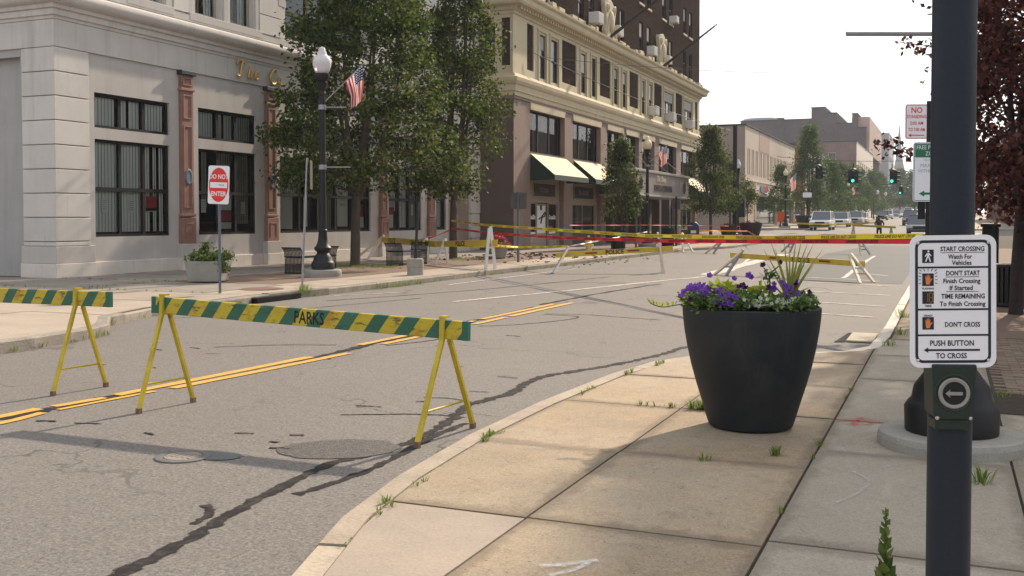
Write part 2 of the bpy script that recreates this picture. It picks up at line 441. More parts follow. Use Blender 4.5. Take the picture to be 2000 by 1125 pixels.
    c = t.mix(stripe, (.72, .70, .68), (.50, .02, .035))
    inc = t.math('MULTIPLY', t.math('LESS_THAN', u, .42), t.math('GREATER_THAN', v, .4615))
    gx = t.math('FRACT', t.math('MULTIPLY', u, 13)); gy = t.math('FRACT', t.math('MULTIPLY', v, 9.3))
    dx = t.math('SUBTRACT', gx, .5); dy = t.math('SUBTRACT', gy, .5)
    star = t.math('LESS_THAN', t.math('ADD', t.math('MULTIPLY', dx, dx), t.math('MULTIPLY', dy, dy)), .06)
    c = t.mix(inc, c, t.mix(star, (.02, .03, .10), (.7, .7, .7)))
    tl = t.n.new('ShaderNodeBsdfTranslucent'); t.link(c, tl.inputs[0])
    mx = t.n.new('ShaderNodeMixShader'); mx.inputs[0].default_value = .35
    t.fin(c, .8, 0, .2)
    t.link(t.b.outputs[0], mx.inputs[1]); t.link(tl.outputs[0], mx.inputs[2]); t.link(mx.outputs[0], t.out.inputs['Surface'])
    # sprayed paint: a stain with its own shape, thinning at the edges
    for nm, cc in (('spray_red', (.55, .03, .04)), ('spray_white', (.75, .75, .78)), ('chalk', (.5, .49, .46)), ('spray_green', (.30, .42, .27))):
        t = NT(nm)
        u, v, _ = t.xyz(t.tc.outputs['UV'])
        du = t.math('ABSOLUTE', t.math('SUBTRACT', v, .5))
        edge = t.math('SUBTRACT', 1.0, t.math('MULTIPLY', du, 2.0))
        g = t.noise(24, 4, .7)
        a = t.math('MULTIPLY', t.math('MULTIPLY', t.math('MINIMUM', t.math('MULTIPLY', edge, 1.3), 1.0), t.mask(g, .30, .75)), .75)
        tr = t.n.new('ShaderNodeBsdfTransparent'); mx = t.n.new('ShaderNodeMixShader')
        t.fin(cc, .8)
        t.link(a, mx.inputs[0]); t.link(tr.outputs[0], mx.inputs[1]); t.link(t.b.outputs[0], mx.inputs[2])
        t.link(mx.outputs[0], t.out.inputs['Surface'])
build_materials()

# ------------------------------------------------------------------ geometry helpers
GZ = [(-200, 0), (58, 0), (68, .03), (78, .15), (99, .56), (118, .73), (138, .92), (200, 1.5), (300, 2.5), (500, 4.2), (1500, 9.0)]
def gz(y):
    """the street is level near the camera and climbs gently towards the far blocks"""
    for (a, za), (b, zb) in zip(GZ, GZ[1:]):
        if y <= b:
            return za + (zb - za) * max(0, (y - a)) / (b - a)
    return GZ[-1][1]

def tag(o, label=None, cat=None, group=None, kind=None):
    if label: o['label'] = label
    if cat: o['category'] = cat
    if group: o['group'] = group
    if kind: o['kind'] = kind
    return o
def thing(name, label, cat, loc=(0, 0, 0), rz=0, group=None):
    o = bpy.data.objects.new(name, None); o.empty_display_size = .2
    o.location = loc; o.rotation_euler.z = rz
    col.objects.link(o)
    return tag(o, label, cat, group)
def root_off(p):
    v = Vector((0, 0, 0))
    while p is not None:
        v += Vector(p.location); p = p.parent
    return v
def children(o):
    return [c for c in o.children]
def dup(o, loc=None, rz=None, label=None, parent=None, group=None):
    c = o.copy(); col.objects.link(c); c.parent = parent
    if loc is not None: c.location = loc
    if rz is not None: c.rotation_euler.z = rz
    if label: c['label'] = label
    if group: c['group'] = group
    for ch in children(o): dup(ch, parent=c)
    return c

class MB:
    def __init__(s): s.v, s.f, s.m, s.uv = [], [], [], {}
    def add(s, vs, fs, m=0):
        o = len(s.v); s.v += [tuple(p) for p in vs]
        s.f += [tuple(i + o for i in f) for f in fs]; s.m += [m] * len(fs)
    def quad(s, a, b, c, d, m=0): s.add([a, b, c, d], [(0, 1, 2, 3)], m)
    def box(s, x0, y0, z0, x1, y1, z1, m=0):
        if x0 > x1: x0, x1 = x1, x0
        if y0 > y1: y0, y1 = y1, y0
        if z0 > z1: z0, z1 = z1, z0
        s.add([(x0, y0, z0), (x1, y0, z0), (x1, y1, z0), (x0, y1, z0), (x0, y0, z1), (x1, y0, z1), (x1, y1, z1), (x0, y1, z1)],
              [(0, 3, 2, 1), (4, 5, 6, 7), (0, 1, 5, 4), (1, 2, 6, 5), (2, 3, 7, 6), (3, 0, 4, 7)], m)
        return s
    def bar(s, p, q, w, h, m=0, upv=(0, 0, 1)):
        p, q = Vector(p), Vector(q); d = (q - p).normalized(); u = Vector(upv)
        if abs(d.dot(u)) > .98: u = Vector((0, 1, 0))
        a = d.cross(u).normalized() * w / 2; b = a.cross(d).normalized() * h / 2
        s.add([p - a - b, p + a - b, p + a + b, p - a + b, q - a - b, q + a - b, q + a + b, q - a + b],
              [(0, 3, 2, 1), (4, 5, 6, 7), (0, 1, 5, 4), (1, 2, 6, 5), (2, 3, 7, 6), (3, 0, 4, 7)], m)
        return s
    def tube(s, pts, rad, n=8, m=0, caps=True):
        pts = [Vector(p) for p in pts]
        if not hasattr(rad, '__len__'): rad = [rad] * len(pts)
        o = len(s.v); prev = None
        for i, p in enumerate(pts):
            d = (pts[min(i + 1, len(pts) - 1)] - pts[max(i - 1, 0)]).normalized()
            if prev is None:
                u = Vector((0, 0, 1)) if abs(d.z) < .9 else Vector((1, 0, 0))
            else: u = prev
            a = (u - d * u.dot(d)).normalized(); b = d.cross(a); prev = a
            for k in range(n):
                t = 2 * math.pi * k / n
                s.v.append(tuple(p + (a * math.cos(t) + b * math.sin(t)) * rad[i]))
        for i in range(len(pts) - 1):
            for k in range(n):
                k2 = (k + 1) % n
                s.f.append((o + i * n + k, o + i * n + k2, o + (i + 1) * n + k2, o + (i + 1) * n + k)); s.m.append(m)
        if caps:
            s.f.append(tuple(o + k for k in range(n - 1, -1, -1))); s.m.append(m)
            e = o + (len(pts) - 1) * n
            s.f.append(tuple(e + k for k in range(n))); s.m.append(m)
        return s
    def lathe(s, prof, n=24, c=(0, 0, 0), m=0, sx=1, sy=1, wob=0):
        o = len(s.v)
        for r, z in prof:
            for k in range(n):
                t = 2 * math.pi * k / n; rr = r * (1 + wob * math.sin(t * 3 + z * 9))
                s.v.append((c[0] + rr * math.cos(t) * sx, c[1] + rr * math.sin(t) * sy, c[2] + z))
        for i in range(len(prof) - 1):
            for k in range(n):
                k2 = (k + 1) % n
                s.f.append((o + i * n + k, o + i * n + k2, o + (i + 1) * n + k2, o + (i + 1) * n + k)); s.m.append(m)
        if prof[0][0] > .001: s.f.append(tuple(o + k for k in range(n - 1, -1, -1))); s.m.append(m)
        e = o + (len(prof) - 1) * n
        if prof[-1][0] > .001: s.f.append(tuple(e + k for k in range(n))); s.m.append(m)
        return s
    def prism(s, poly, z0, z1, m=0, f=None):
        """2-D polygon (counter-clockwise) extruded in z, or through f(x, y, t) with t in (z0, z1)"""
        f = f or (lambda x, y, t: (x, y, t)); n = len(poly)
        s.add([f(x, y, z0) for x, y in poly] + [f(x, y, z1) for x, y in poly],
              [tuple(range(n - 1, -1, -1)), tuple(range(n, 2 * n))] + [(i, (i + 1) % n, n + (i + 1) % n, n + i) for i in range(n)], m)
        return s
    def xf(s, mat):
        s.v = [tuple(mat @ Vector(p)) for p in s.v]; return s
    def mesh(s, name, mats):
        me = bpy.data.meshes.new(name); me.from_pydata(s.v, [], s.f)
        for mt in (mats if isinstance(mats, (list, tuple)) else [mats]): me.materials.append(MATS[mt])
        me.polygons.foreach_set('material_index', s.m)
        return me
    def build(s, name, mats, parent=None, local=False, smooth=False, bevel=0, origin=None, rz=0, auto=False):
        off = Vector((0, 0, 0))
        if not local:
            if parent is not None: off = root_off(parent)
            elif origin is not None: off = Vector(origin)
            elif s.v:
                xs = [p[0] for p in s.v]; ys = [p[1] for p in s.v]; zs = [p[2] for p in s.v]
                off = Vector(((min(xs) + max(xs)) / 2, (min(ys) + max(ys)) / 2, min(zs)))
            s.v = [(p[0] - off.x, p[1] - off.y, p[2] - off.z) for p in s.v]
        me = s.mesh(name, mats)
        if smooth: me.polygons.foreach_set('use_smooth', [True] * len(me.polygons))
        o = bpy.data.objects.new(name, me); col.objects.link(o)
        if parent is not None: o.parent = parent
        elif not local: o.location = off
        elif origin is not None: o.location = origin; o.rotation_euler.z = rz
        if bevel:
            b = o.modifiers.new('bevel', 'BEVEL'); b.width = bevel; b.segments = 2; b.limit_method = 'ANGLE'
        if auto:
            try: me.set_sharp_from_angle(angle=R(35))
            except Exception: pass
        return o

class Face:
    """a vertical building face: origin, horizontal unit vector u, outward normal n"""
    def __init__(s, o, u, n): s.o, s.u, s.n = Vector(o), Vector(u), Vector(n)
    def p(s, a, z, d=0):
        q = s.o + s.u * a + s.n * d; return (q.x, q.y, s.o.z + z)
    def box(s, mb, a0, a1, z0, z1, d0, d1, m=0):
        p, q = s.p(a0, z0, d0), s.p(a1, z1, d1)
        mb.box(p[0], p[1], p[2], q[0], q[1], q[2], m)
    def quad(s, mb, a0, a1, z0, z1, d=0, m=0):
        vs = [s.p(a0, z0, d), s.p(a1, z0, d), s.p(a1, z1, d), s.p(a0, z1, d)]
        if s.u.cross(Vector((0, 0, 1))).dot(s.n) < 0: vs.reverse()
        mb.quad(*vs, m)
def wall(face, a0, a1, z0, z1, holes, depth, mb=None, m=0):
    """front skin with openings and their reveals"""
    mb = mb or MB()
    us = sorted({a0, a1} | {h[0] for h in holes} | {h[1] for h in holes}); us = [u for u in us if a0 <= u <= a1]
    zs = sorted({z0, z1} | {h[2] for h in holes} | {h[3] for h in holes}); zs = [z for z in zs if z0 <= z <= z1]
    for i in range(len(us) - 1):
        run = None
        for j in range(len(zs) - 1):
            cu, cz = (us[i] + us[i + 1]) / 2, (zs[j] + zs[j + 1]) / 2
            inh = any(h[0] < cu < h[1] and h[2] < cz < h[3] for h in holes)
            if not inh: run = (run[0], zs[j + 1]) if run else (zs[j], zs[j + 1])
            if (inh or j == len(zs) - 2) and run:
                face.quad(mb, us[i], us[i + 1], run[0], run[1], 0, m); run = None
    for h in holes:
        A, B, C, D = h[:4]
        for (p, q, r_, s_) in (((A, C), (B, C), (B, C), (A, C)), ((A, D), (B, D), (B, D), (A, D)), ((A, C), (A, D), (A, D), (A, C)), ((B, C), (B, D), (B, D), (B, C))):
            mb.quad(face.p(*p, 0), face.p(*q, 0), face.p(*r_, -depth), face.p(*s_, -depth), m)
    return mb
def sweep(path, prof, mb=None, m=0, closed=False):
    """profile [(out, z)] swept with mitres along a 2-D path; out is to the right of travel"""
    mb = mb or MB(); n = len(prof); o = len(mb.v)
    P = [Vector(p) for p in path]
    for i, p in enumerate(P):
        d0 = (P[i] - P[i - 1]).normalized() if i else None
        d1 = (P[i + 1] - P[i]).normalized() if i < len(P) - 1 else None
        d0 = d0 or d1; d1 = d1 or d0
        n0 = Vector((d0.y, -d0.x)); n1 = Vector((d1.y, -d1.x)); nn = (n0 + n1).normalized(); k = 1 / max(.3, nn.dot(n0))
        for a, z in prof: mb.v.append((p.x + nn.x * a * k, p.y + nn.y * a * k, z))
    for i in range(len(P) - 1):
        for j in range(n - 1):
            mb.f.append((o + i * n + j, o + (i + 1) * n + j, o + (i + 1) * n + j + 1, o + i * n + j + 1)); mb.m.append(m)
    for i in (0, len(P) - 1):
        mb.f.append(tuple(o + i * n + j for j in range(n))); mb.m.append(m)
    return mb
_txt = {}
def text_mb(s, size=1.0, sx=1.0, bold=0.0, ext=0.0, align='CENTER', shear=0.0):
    """lettering as a small mesh in the x-y plane, baseline at 0"""
    key = (s, size, sx, bold, ext, align, shear)
    if key not in _txt:
        cu = bpy.data.curves.new('lettering', 'FONT'); cu.body = s; cu.size = size; cu.align_x = align
        cu.resolution_u = 2; cu.offset = bold; cu.extrude = ext; cu.shear = shear
        ob = bpy.data.objects.new('lettering', cu); col.objects.link(ob)
        me = bpy.data.meshes.new_from_object(ob)
        _txt[key] = ([(v.co.x * sx, v.co.y, v.co.z) for v in me.vertices], [tuple(p.vertices) for p in me.polygons])
        bpy.data.objects.remove(ob); bpy.data.curves.remove(cu); bpy.data.meshes.remove(me)
    mb = MB(); mb.add(*_txt[key]); return mb
def put_text(mb, s, org, u, v, m=0, **k):
    """append lettering to mb, laid out from org along u (right) and v (up)"""
    t = text_mb(s, **k); u, v, org = Vector(u), Vector(v), Vector(org); n = u.cross(v)
    mb.add([org + u * p[0] + v * p[1] + n * p[2] for p in t.v], t.f, m)
def disc(mb, org, u, v, rx, ry=None, n=24, m=0, d=0):
    u, v, org = Vector(u), Vector(v), Vector(org) + Vector(u).cross(Vector(v)) * d; ry = ry or rx
    mb.add([org + u * rx * math.cos(2 * math.pi * k / n) + v * ry * math.sin(2 * math.pi * k / n) for k in range(n)], [tuple(range(n))], m)
def rrect(w, h, r, n=5):
    pts = []
    for cx, cy, a in ((w / 2 - r, -h / 2 + r, -90), (w / 2 - r, h / 2 - r, 0), (-w / 2 + r, h / 2 - r, 90), (-w / 2 + r, -h / 2 + r, 180)):
        for k in range(n + 1):
            t = R(a + 90 * k / n); pts.append((cx + r * math.cos(t), cy + r * math.sin(t)))
    return pts
def plate(mb, poly, org, u, v, d0, d1, m=0):
    u, v, org = Vector(u), Vector(v), Vector(org); n = u.cross(v)
    mb.prism(poly, d0, d1, m, lambda x, y, t: org + u * x + v * y + n * t)
def ring(mb, outer, inner, org, u, v, d, m=0):
    u, v, org = Vector(u), Vector(v), Vector(org); n = u.cross(v); k = len(outer)
    mb.add([org + u * x + v * y + n * d for x, y in outer + inner], [(i, (i + 1) % k, k + (i + 1) % k, k + i) for i in range(k)], m)
def spline(pts, k=6):
    P = [Vector(p) for p in pts]; P = [P[0] * 2 - P[1]] + P + [P[-1] * 2 - P[-2]]; out = []
    for i in range(1, len(P) - 2):
        for j in range(k):
            t = j / k; a, b, c, d = P[i - 1:i + 3]
            out.append(.5 * ((2 * b) + (c - a) * t + (2 * a - 5 * b + 4 * c - d) * t * t + (3 * b - a - 3 * c + d) * t ** 3))
    out.append(P[-2]); return out
def ribbon(pts, w, z=None, wob=0.0, seed=0, cut=2):
    """flat strip along a ground line; ragged edges when wob > 0; carries uv"""
    rg = random.Random(seed); P = spline([(*p[:2], 0) for p in pts], cut); mb = MB(); V = []
    for i, p in enumerate(P):
        d = (P[min(i + 1, len(P) - 1)] - P[max(i - 1, 0)]).normalized(); n = Vector((-d.y, d.x, 0))
        ww = w[min(len(w) - 1, int(i * len(w) / len(P)))] if hasattr(w, '__len__') else w
        for sgn in (-1, 1):
            q = p + n * sgn * (ww / 2) * (1 + wob * rg.uniform(-1, 1)); V.append((q.x, q.y, gz(q.y) + (z or .004)))
    mb.add(V, [(2 * i, 2 * i + 2, 2 * i + 3, 2 * i + 1)[::-1] for i in range(len(P) - 1)])
    mb.uvs = [(i / max(1, len(P) - 1), s_) for i in range(len(P)) for s_ in (0, 1)]
    return mb
def set_uv(o, uvs):
    l = o.data.uv_layers.new(name='uv')
    for lp in o.data.loops: l.data[lp.index].uv = uvs[lp.vertex_index]

# ------------------------------------------------------------------ ground, road
def sheet(x0, x1, ys, dz, nx=1):
    mb = MB(); xs = [x0 + (x1 - x0) * i / nx for i in range(nx + 1)]
    for y in ys:
        for x in xs: mb.v.append((x, y, gz(y) + dz))
    for j in range(len(ys) - 1):
        for i in range(nx):
            a = j * (nx + 1) + i
            mb.f.append((a, a + 1, a + nx + 2, a + nx + 1)); mb.m.append(0)
    return mb
YS = [-60, -20] + list(range(0, 160, 4)) + list(range(160, 520, 20)) + [600, 800, 1100, 1500]
tag(sheet(-1200, 1200, YS, -.06).build('ground', 'asphalt_new', origin=(0, 0, 0)), kind='structure')
road = sheet(-70, 60, [y for y in YS if y <= 800], 0, 8).build('road', 'asphalt', origin=(0, 0, 0))
tag(road, 'worn grey brown asphalt street with sealed cracks', kind='structure')
def road_part(mb, name, mat):
    o = mb.build(name, mat, parent=road)
    if hasattr(mb, 'uvs'): set_uv(o, mb.uvs)
    return o
# darker resurfaced lane beyond the police barricades
m = MB()
pts = [(-4.95, 29.3), (-3.84, 27.7), (-1.02, 27.2), (-1.02, 48), (-1.1, 66), (-4.2, 66), (-5.2, 50), (-4.6, 38)]
m.add([(x, y, gz(y) + .004) for x, y in pts], [tuple(range(len(pts)))]); road_part(m, 'resurfaced_patch', 'asphalt_new')
# two darker ovals laid on the near lane
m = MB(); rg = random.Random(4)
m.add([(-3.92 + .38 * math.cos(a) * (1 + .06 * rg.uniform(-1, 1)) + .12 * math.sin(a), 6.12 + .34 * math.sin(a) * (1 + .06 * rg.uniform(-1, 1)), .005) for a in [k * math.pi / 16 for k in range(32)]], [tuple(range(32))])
road_part(m, 'road_oval', 'dark_oval_speckled')
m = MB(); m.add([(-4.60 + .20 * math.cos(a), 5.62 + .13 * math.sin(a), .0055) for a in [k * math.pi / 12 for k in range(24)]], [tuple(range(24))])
road_part(m, 'road_oval', 'oval_grey')
# sealed cracks
TAR = [
    ([(-3.42, 3.2), (-3.46, 3.6), (-3.5, 4.0), (-3.6, 4.55), (-3.7, 5.2), (-3.74, 5.75), (-3.66, 5.98), (-3.58, 6.4), (-3.58, 6.8), (-3.62, 7.1)], .12, .55),
    ([(-3.62, 7.1), (-3.72, 7.6), (-3.82, 8.06), (-3.72, 8.7), (-3.8, 9.3), (-3.80, 9.8), (-3.62, 10.28), (-3.42, 10.78), (-3.25, 11.4), (-3.1, 12.07), (-3.0, 12.8), (-2.6, 13.4)], .14, .6),
    ([(-3.5, 5.0), (-3.42, 5.6), (-3.44, 6.1), (-3.5, 6.7), (-3.5, 7.3)], .09, .6),
    ([(-3.66, 4.3), (-3.72, 4.5), (-3.85, 4.62)], .07, .6),
    ([(-3.6, 7.5), (-3.95, 7.5), (-4.3, 7.35), (-4.6, 7.2)], .035, .5),
    ([(-3.75, 8.1), (-4.1, 8.25), (-4.35, 8.2)], .03, .5),
    ([(-7.35, 5.2), (-7.08, 5.95), (-7.02, 6.6), (-6.98, 7.3), (-6.94, 8.2), (-6.88, 9.2), (-6.80, 10.1), (-6.82, 11.0), (-6.88, 11.6), (-6.80, 12.6), (-6.85, 13.6), (-6.92, 14.8), (-6.95, 16), (-7.0, 17.5)], [.30, .26, .2, .15, .12, .1, .12, .2, .22, .12, .16, .22, .16, .1], .5),
    ([(-6.6, 11.4), (-6.35, 12.0), (-6.25, 12.8), (-6.45, 13.4)], .05, .4),
    ([(-6.5, 14.0), (-6.1, 14.4), (-5.7, 15.2), (-5.6, 16.0), (-6.3, 16.2)], .05, .5),
    ([(-6.3, 16.3), (-5.6, 16.4), (-4.9, 16.2), (-4.2, 16.0)], .05, .6),
    ([(-7.2, 11.2), (-7.9, 10.9), (-8.5, 10.4)], .04, .4),
    ([(-11.3, 17.2), (-10.6, 19.0), (-9.8, 21.5), (-9.2, 24.5), (-8.7, 27.5)], .07, .5),
    ([(-11.6, 13.2), (-10.9, 14.6), (-10.4, 16.6), (-9.9, 18.5)], .05, .5),
    ([(-10.2, 24.2), (-9.0, 24.6), (-7.6, 24.7), (-6.4, 24.2)], .05, .5),
    ([(-7.05, 18), (-7.0, 20), (-6.9, 22), (-6.6, 25)], .14, .8),
]
for i, (p, w, wb) in enumerate(TAR):
    road_part(ribbon(p, w, .0032 + i * .00015, wb * .7, i, 8), 'sealed_crack', 'tar')
for i in range(26):
    rg = random.Random(100 + i); x, y = rg.uniform(-9.5, -3.9), rg.uniform(4.2, 14)
    a = rg.uniform(-.3, .3); L = rg.uniform(.03, .12)
    road_part(ribbon([(x - L, y - a * L), (x, y + .01), (x + L, y + a * L)], rg.uniform(.02, .05), .0042 + i * .0001, .7, i), 'tar_spot', 'tar')
# painted lines
YL = [([(-7.13, 5.4), (-7.12, 6.0), (-7.11, 6.42)], .10), ([(-7.08, 6.55), (-7.0, 7.05)], .09), ([(-7.01, 7.2), (-6.93, 8.7), (-6.86, 10.1)], .11),
      ([(-6.9, 5.3), (-6.88, 5.85), (-6.93, 6.3)], .08), ([(-6.92, 6.45), (-6.86, 7.2), (-6.83, 7.5)], .06), ([(-6.80, 7.7), (-6.74, 8.5), (-6.62, 10.55)], .10),
      ([(-6.93, 11.3), (-6.9, 12.4), (-6.88, 12.9)], .10), ([(-6.70, 11.5), (-6.66, 12.7)], .10), ([(-6.70, 13.0), (-6.68, 13.6)], .07),
      ([(-6.92, 14.2), (-6.9, 14.7)], .09), ([(-6.9, 15.0), (-6.87, 18.2)], .10), ([(-6.67, 14.2), (-6.66, 15.4)], .09), ([(-6.66, 15.6), (-6.64, 18.6)], .11)]
for i, (p, w) in enumerate(YL):
    road_part(ribbon(p, w * 1.15, .0062 + .0003 * i, .12, i, 4), 'yellow_line', 'yellow_line')
WL = [([(-8.9, 18.0), (-7.9, 21.8), (-6.95, 26), (-6.3, 29), (-6.4, 34), (-7.4, 42)], .13), ([(-11.9, 18.4), (-11.0, 20.0)], .08),
      ([(-11.3, 22.6), (-11.1, 31.5)], .09), ([(-2.9, 17.9), (-2.85, 20.5), (-2.8, 23.6)], .11), ([(-2.85, 23.75), (-1.1, 23.0)], .10),
      ([(-2.85, 20.9), (-1.05, 20.1)], .09), ([(-2.85, 18.5), (-1.1, 17.8)], .09), ([(-5.0, 27.3), (-2.2, 26.8), (-1.2, 26.1)], .12),
      ([(-4.9, 29.6), (-2.7, 29.0), (-1.6, 28.2)], .10), ([(-2.6, 29.4), (-2.75, 36), (-2.9, 46), (-3.0, 58)], .12), ([(-6.35, 29.5), (-6.5, 34), (-6.7, 40), (-6.9, 48)], .5),
      ([(-5.9, 27.4), (-7.2, 26.9)], .09), ([(-1.55, 31), (-2.4, 32.2)], .1), ([(-3.9, 17.3), (-3.3, 18.4), (-3.2, 20.2)], .05)]
for i, (p, w) in enumerate(WL):
    road_part(ribbon(p, w, .0055 + .0003 * i, .3, 50 + i, 6), 'white_line', 'white_line')
# round iron cover in the road
cov = thing('manhole_cover', 'small round iron utility cover set in the near lane', 'manhole cover', (-4.77, 5.5, 0))
MB().lathe([(.185, -.05), (.185, .008), (.175, .011), (.135, .011), (.132, .004)], 36).build('rim', 'cover_iron', cov, local=True)
mm = MB(); mm.lathe([(.126, -.04), (.126, .009), (.12, .012), (0.0, .012)], 32)
for k in range(5): mm.box(-.1 + k * .045, -.06, .011, -.075 + k * .045, .06, .015)
mm.build('lid', 'concrete_old', cov, local=True)

# ------------------------------------------------------------------ pavements
def kerb_run(parent, path, top, w, mat, n_every=1.6, side=1, jit=.006, seed=1, mats=None):
    """kerb stones laid end to end along a path, each a part of its own"""
    rg = random.Random(seed); P = [Vector((*p, 0)) for p in path]; acc = [P[0]]; runs = []; L = 0
    for a, b in zip(P, P[1:]):
        seg = (b - a).length; n = max(1, int(seg / .4)); 
        for k in range(1, n + 1):
            q = a.lerp(b, k / n); L += (q - acc[-1]).length; acc.append(q)
            if L >= n_every: runs.append(acc); acc = [q]; L = 0
    if len(acc) > 1: runs.append(acc)
    for r_ in runs:
        mb = MB(); n = len(r_); jz = rg.uniform(-jit, jit); jo = rg.uniform(-jit, jit); V = []
        for i, p in enumerate(r_):
            d = (r_[min(i + 1, n - 1)] - r_[max(i - 1, 0)]).normalized(); nn = Vector((d.y, -d.x, 0)) * side
            q = p + (d * .006 if i == 0 else d * -.006 if i == n - 1 else Vector()) + nn * jo
            g = gz(p.y)
            for a, z in ((0, -.12), (0, top - .025 + jz), (.022, top + jz), (w, top + jz - .003), (w, -.12)):
                V.append((q.x + nn.x * a, q.y + nn.y * a, g + z))
        F = []
        for i in range(n - 1):
            for j in range(4):
                a = i * 5 + j; F.append((a, a + 5, a + 6, a + 1))
        F += [(0, 1, 2, 3, 4), tuple((n - 1) * 5 + j for j in (4, 3, 2, 1, 0))]
        mb.add(V, F); mb.build('kerb_stone', (mats(r_[0]) if mats else mat), parent)
# right-hand pavement with its bulge into the street
KR = [(-1.4, -6), (-1.45, 0), (-1.75, 1.6), (-2.2, 2.7), (-2.54, 3.55), (-2.8, 4.36), (-2.95, 5.2), (-3.06, 6.4), (-3.08, 7.8), (-3.0, 9.48), (-2.86, 10.5), (-2.5, 11.3), (-2.0, 11.62), (-1.5, 11.85), (-1.08, 12.2), (-.86, 12.75), (-.8, 14.0), (-.8, 84)]
def xk(y):
    for (xa, ya), (xb, yb) in zip(KR, KR[1:]):
        if ya <= y <= yb: return xa + (xb - xa) * (y - ya) / (yb - ya)
    return -.8
RTOP = .12
base = MB()
ys = [y for y in [-6 + .3 * k for k in range(64)]] + [14, 20, 30, 40, 58, 68, 78, 84]
for a, b in zip(ys, ys[1:]):
    base.quad((xk(a) + .1, a, gz(a) + RTOP - .012), (7, a, gz(a) + RTOP - .012), (7, b, gz(b) + RTOP - .012), (xk(b) + .1, b, gz(b) + RTOP - .012))
rpave = base.build('pavement_right', 'joint_dirt', origin=(0, 0, 0)); tag(rpave, 'tan concrete pavement along the right kerb', kind='structure')
kerb_run(rpave, KR, RTOP, .15, 'kerb_worn', 1.7, 1, .006, 3, mats=lambda p: 'kerb_worn' if p.y < 10.6 else 'kerb_pale')
def slab(x0, x1, y0, y1, mat, parent=rpave, top=RTOP, gap=.008, clip=True, jz=.0, name='paving_slab'):
    n = max(1, int((y1 - y0) / .2)); L, Rr = [], []
    for k in range(n + 1):
        y = y0 + gap + (y1 - y0 - 2 * gap) * k / n
        lx = max(x0 + gap, xk(y) + .162) if clip else x0 + gap
        if lx < x1 - gap - .02: L.append((lx, y)); Rr.append((x1 - gap, y))
    if len(L) < 2: return
    mb = MB(); poly = L[::-1] + Rr; mb.add([(x, y, gz(y) + top + jz) for x, y in poly] + [(x, y, gz(y) + top - .03) for x, y in poly],
        [tuple(range(len(poly)))] + [(i + len(poly), (i + 1) % len(poly) + len(poly), (i + 1) % len(poly), i) for i in range(len(poly))])
    return mb.build(name, mat, parent)
rg = random.Random(11)
rows1 = [-1.5, 0.05, 1.6, 3.2, 4.73, 6.31, 7.98, 9.52, 11.1, 12.7]
for a, b in zip(rows1, rows1[1:]):
    for x0, x1 in ((-3.4, -1.93), (-1.93, -.76)):
        slab(x0, x1, a, b, 'concrete_pink' if (x0 < -3 and b < 4.8) else 'concrete_tan', jz=rg.uniform(-.004, .003))
rows2 = [-1.5, .1, 1.7, 3.3, 4.83, 6.86, 7.98, 10.14, 12.0, 13.6, 15.2, 16.8, 18.4, 20, 21.6, 23.2, 24.8, 26.4, 28, 30, 32, 34, 38, 42, 48, 58]
for a, b in zip(rows2, rows2[1:]):
    slab(-.76 if a < 13 else -.63, .38, a, b, 'concrete_grey' if a < 12.1 else 'concrete_tan', jz=rg.uniform(-.003, .003))
for a, b in zip([-1.5, .9, 2.9, 4.9, 6.9], [.9, 2.9, 4.9, 6.9, 8.7]):
    slab(.38, 2.4, a, b, 'concrete_grey', jz=rg.uniform(-.003, .003))
sb = MB(); sb.add([(.40, 8.74, RTOP - .004), (2.4, 8.74, RTOP - .004), (2.4, 9.72, RTOP - .004), (.40, 9.72, RTOP - .004)], [(0, 1, 2, 3)])
sb.build('soil_strip', 'soil', rpave)
pv = MB(); pv.prism([(.003, .003), (.197, .003), (.197, .095), (.003, .095)], -.04, 0); pv_me = {k: pv.mesh('brick_paver', k) for k in ('paver_brown', 'paver_tan')}
for j in range(46):
    for i in range(6):
        o = bpy.data.objects.new('brick_paver', pv_me[rg.choice(('paver_brown', 'paver_tan'))]); col.objects.link(o); o.parent = rpave
        o.location = (.40 + i * .2 + (j % 2) * .1, 9.74 + j * .098, RTOP + rg.uniform(-.004, .004))
pb = MB(); pb.add([(.4, 14.3, RTOP - .003), (5.4, 14.3, RTOP - .003), (5.4, 58, RTOP - .003), (.4, 58, RTOP - .003)], [(0, 1, 2, 3)])
pb.add([(1.72, 9.74, RTOP - .003), (5.4, 9.74, RTOP - .003), (5.4, 14.29, RTOP - .003), (1.72, 14.29, RTOP - .003)], [(0, 1, 2, 3)])
pb.build('paver_field', 'paver_brown', rpave)
# storm drain inlet by the end of the bulge
dr = thing('storm_drain', 'sunken concrete drain inlet in the gutter at the bend of the right kerb', 'storm drain', (-1.05, 14.6, 0))
mm = MB(); mm.box(-.16, -.52, .006, .18, .5, .03); mm.build('slab', 'kerb_worn', dr, local=True, bevel=.008)
mm = MB(); mm.prism([(-.30, -.6), (-.17, -.55), (-.17, .5), (.16, .52), (.16, .66), (-.22, .62)], .004, .009); mm.build('gap', 'black_void', dr, local=True)

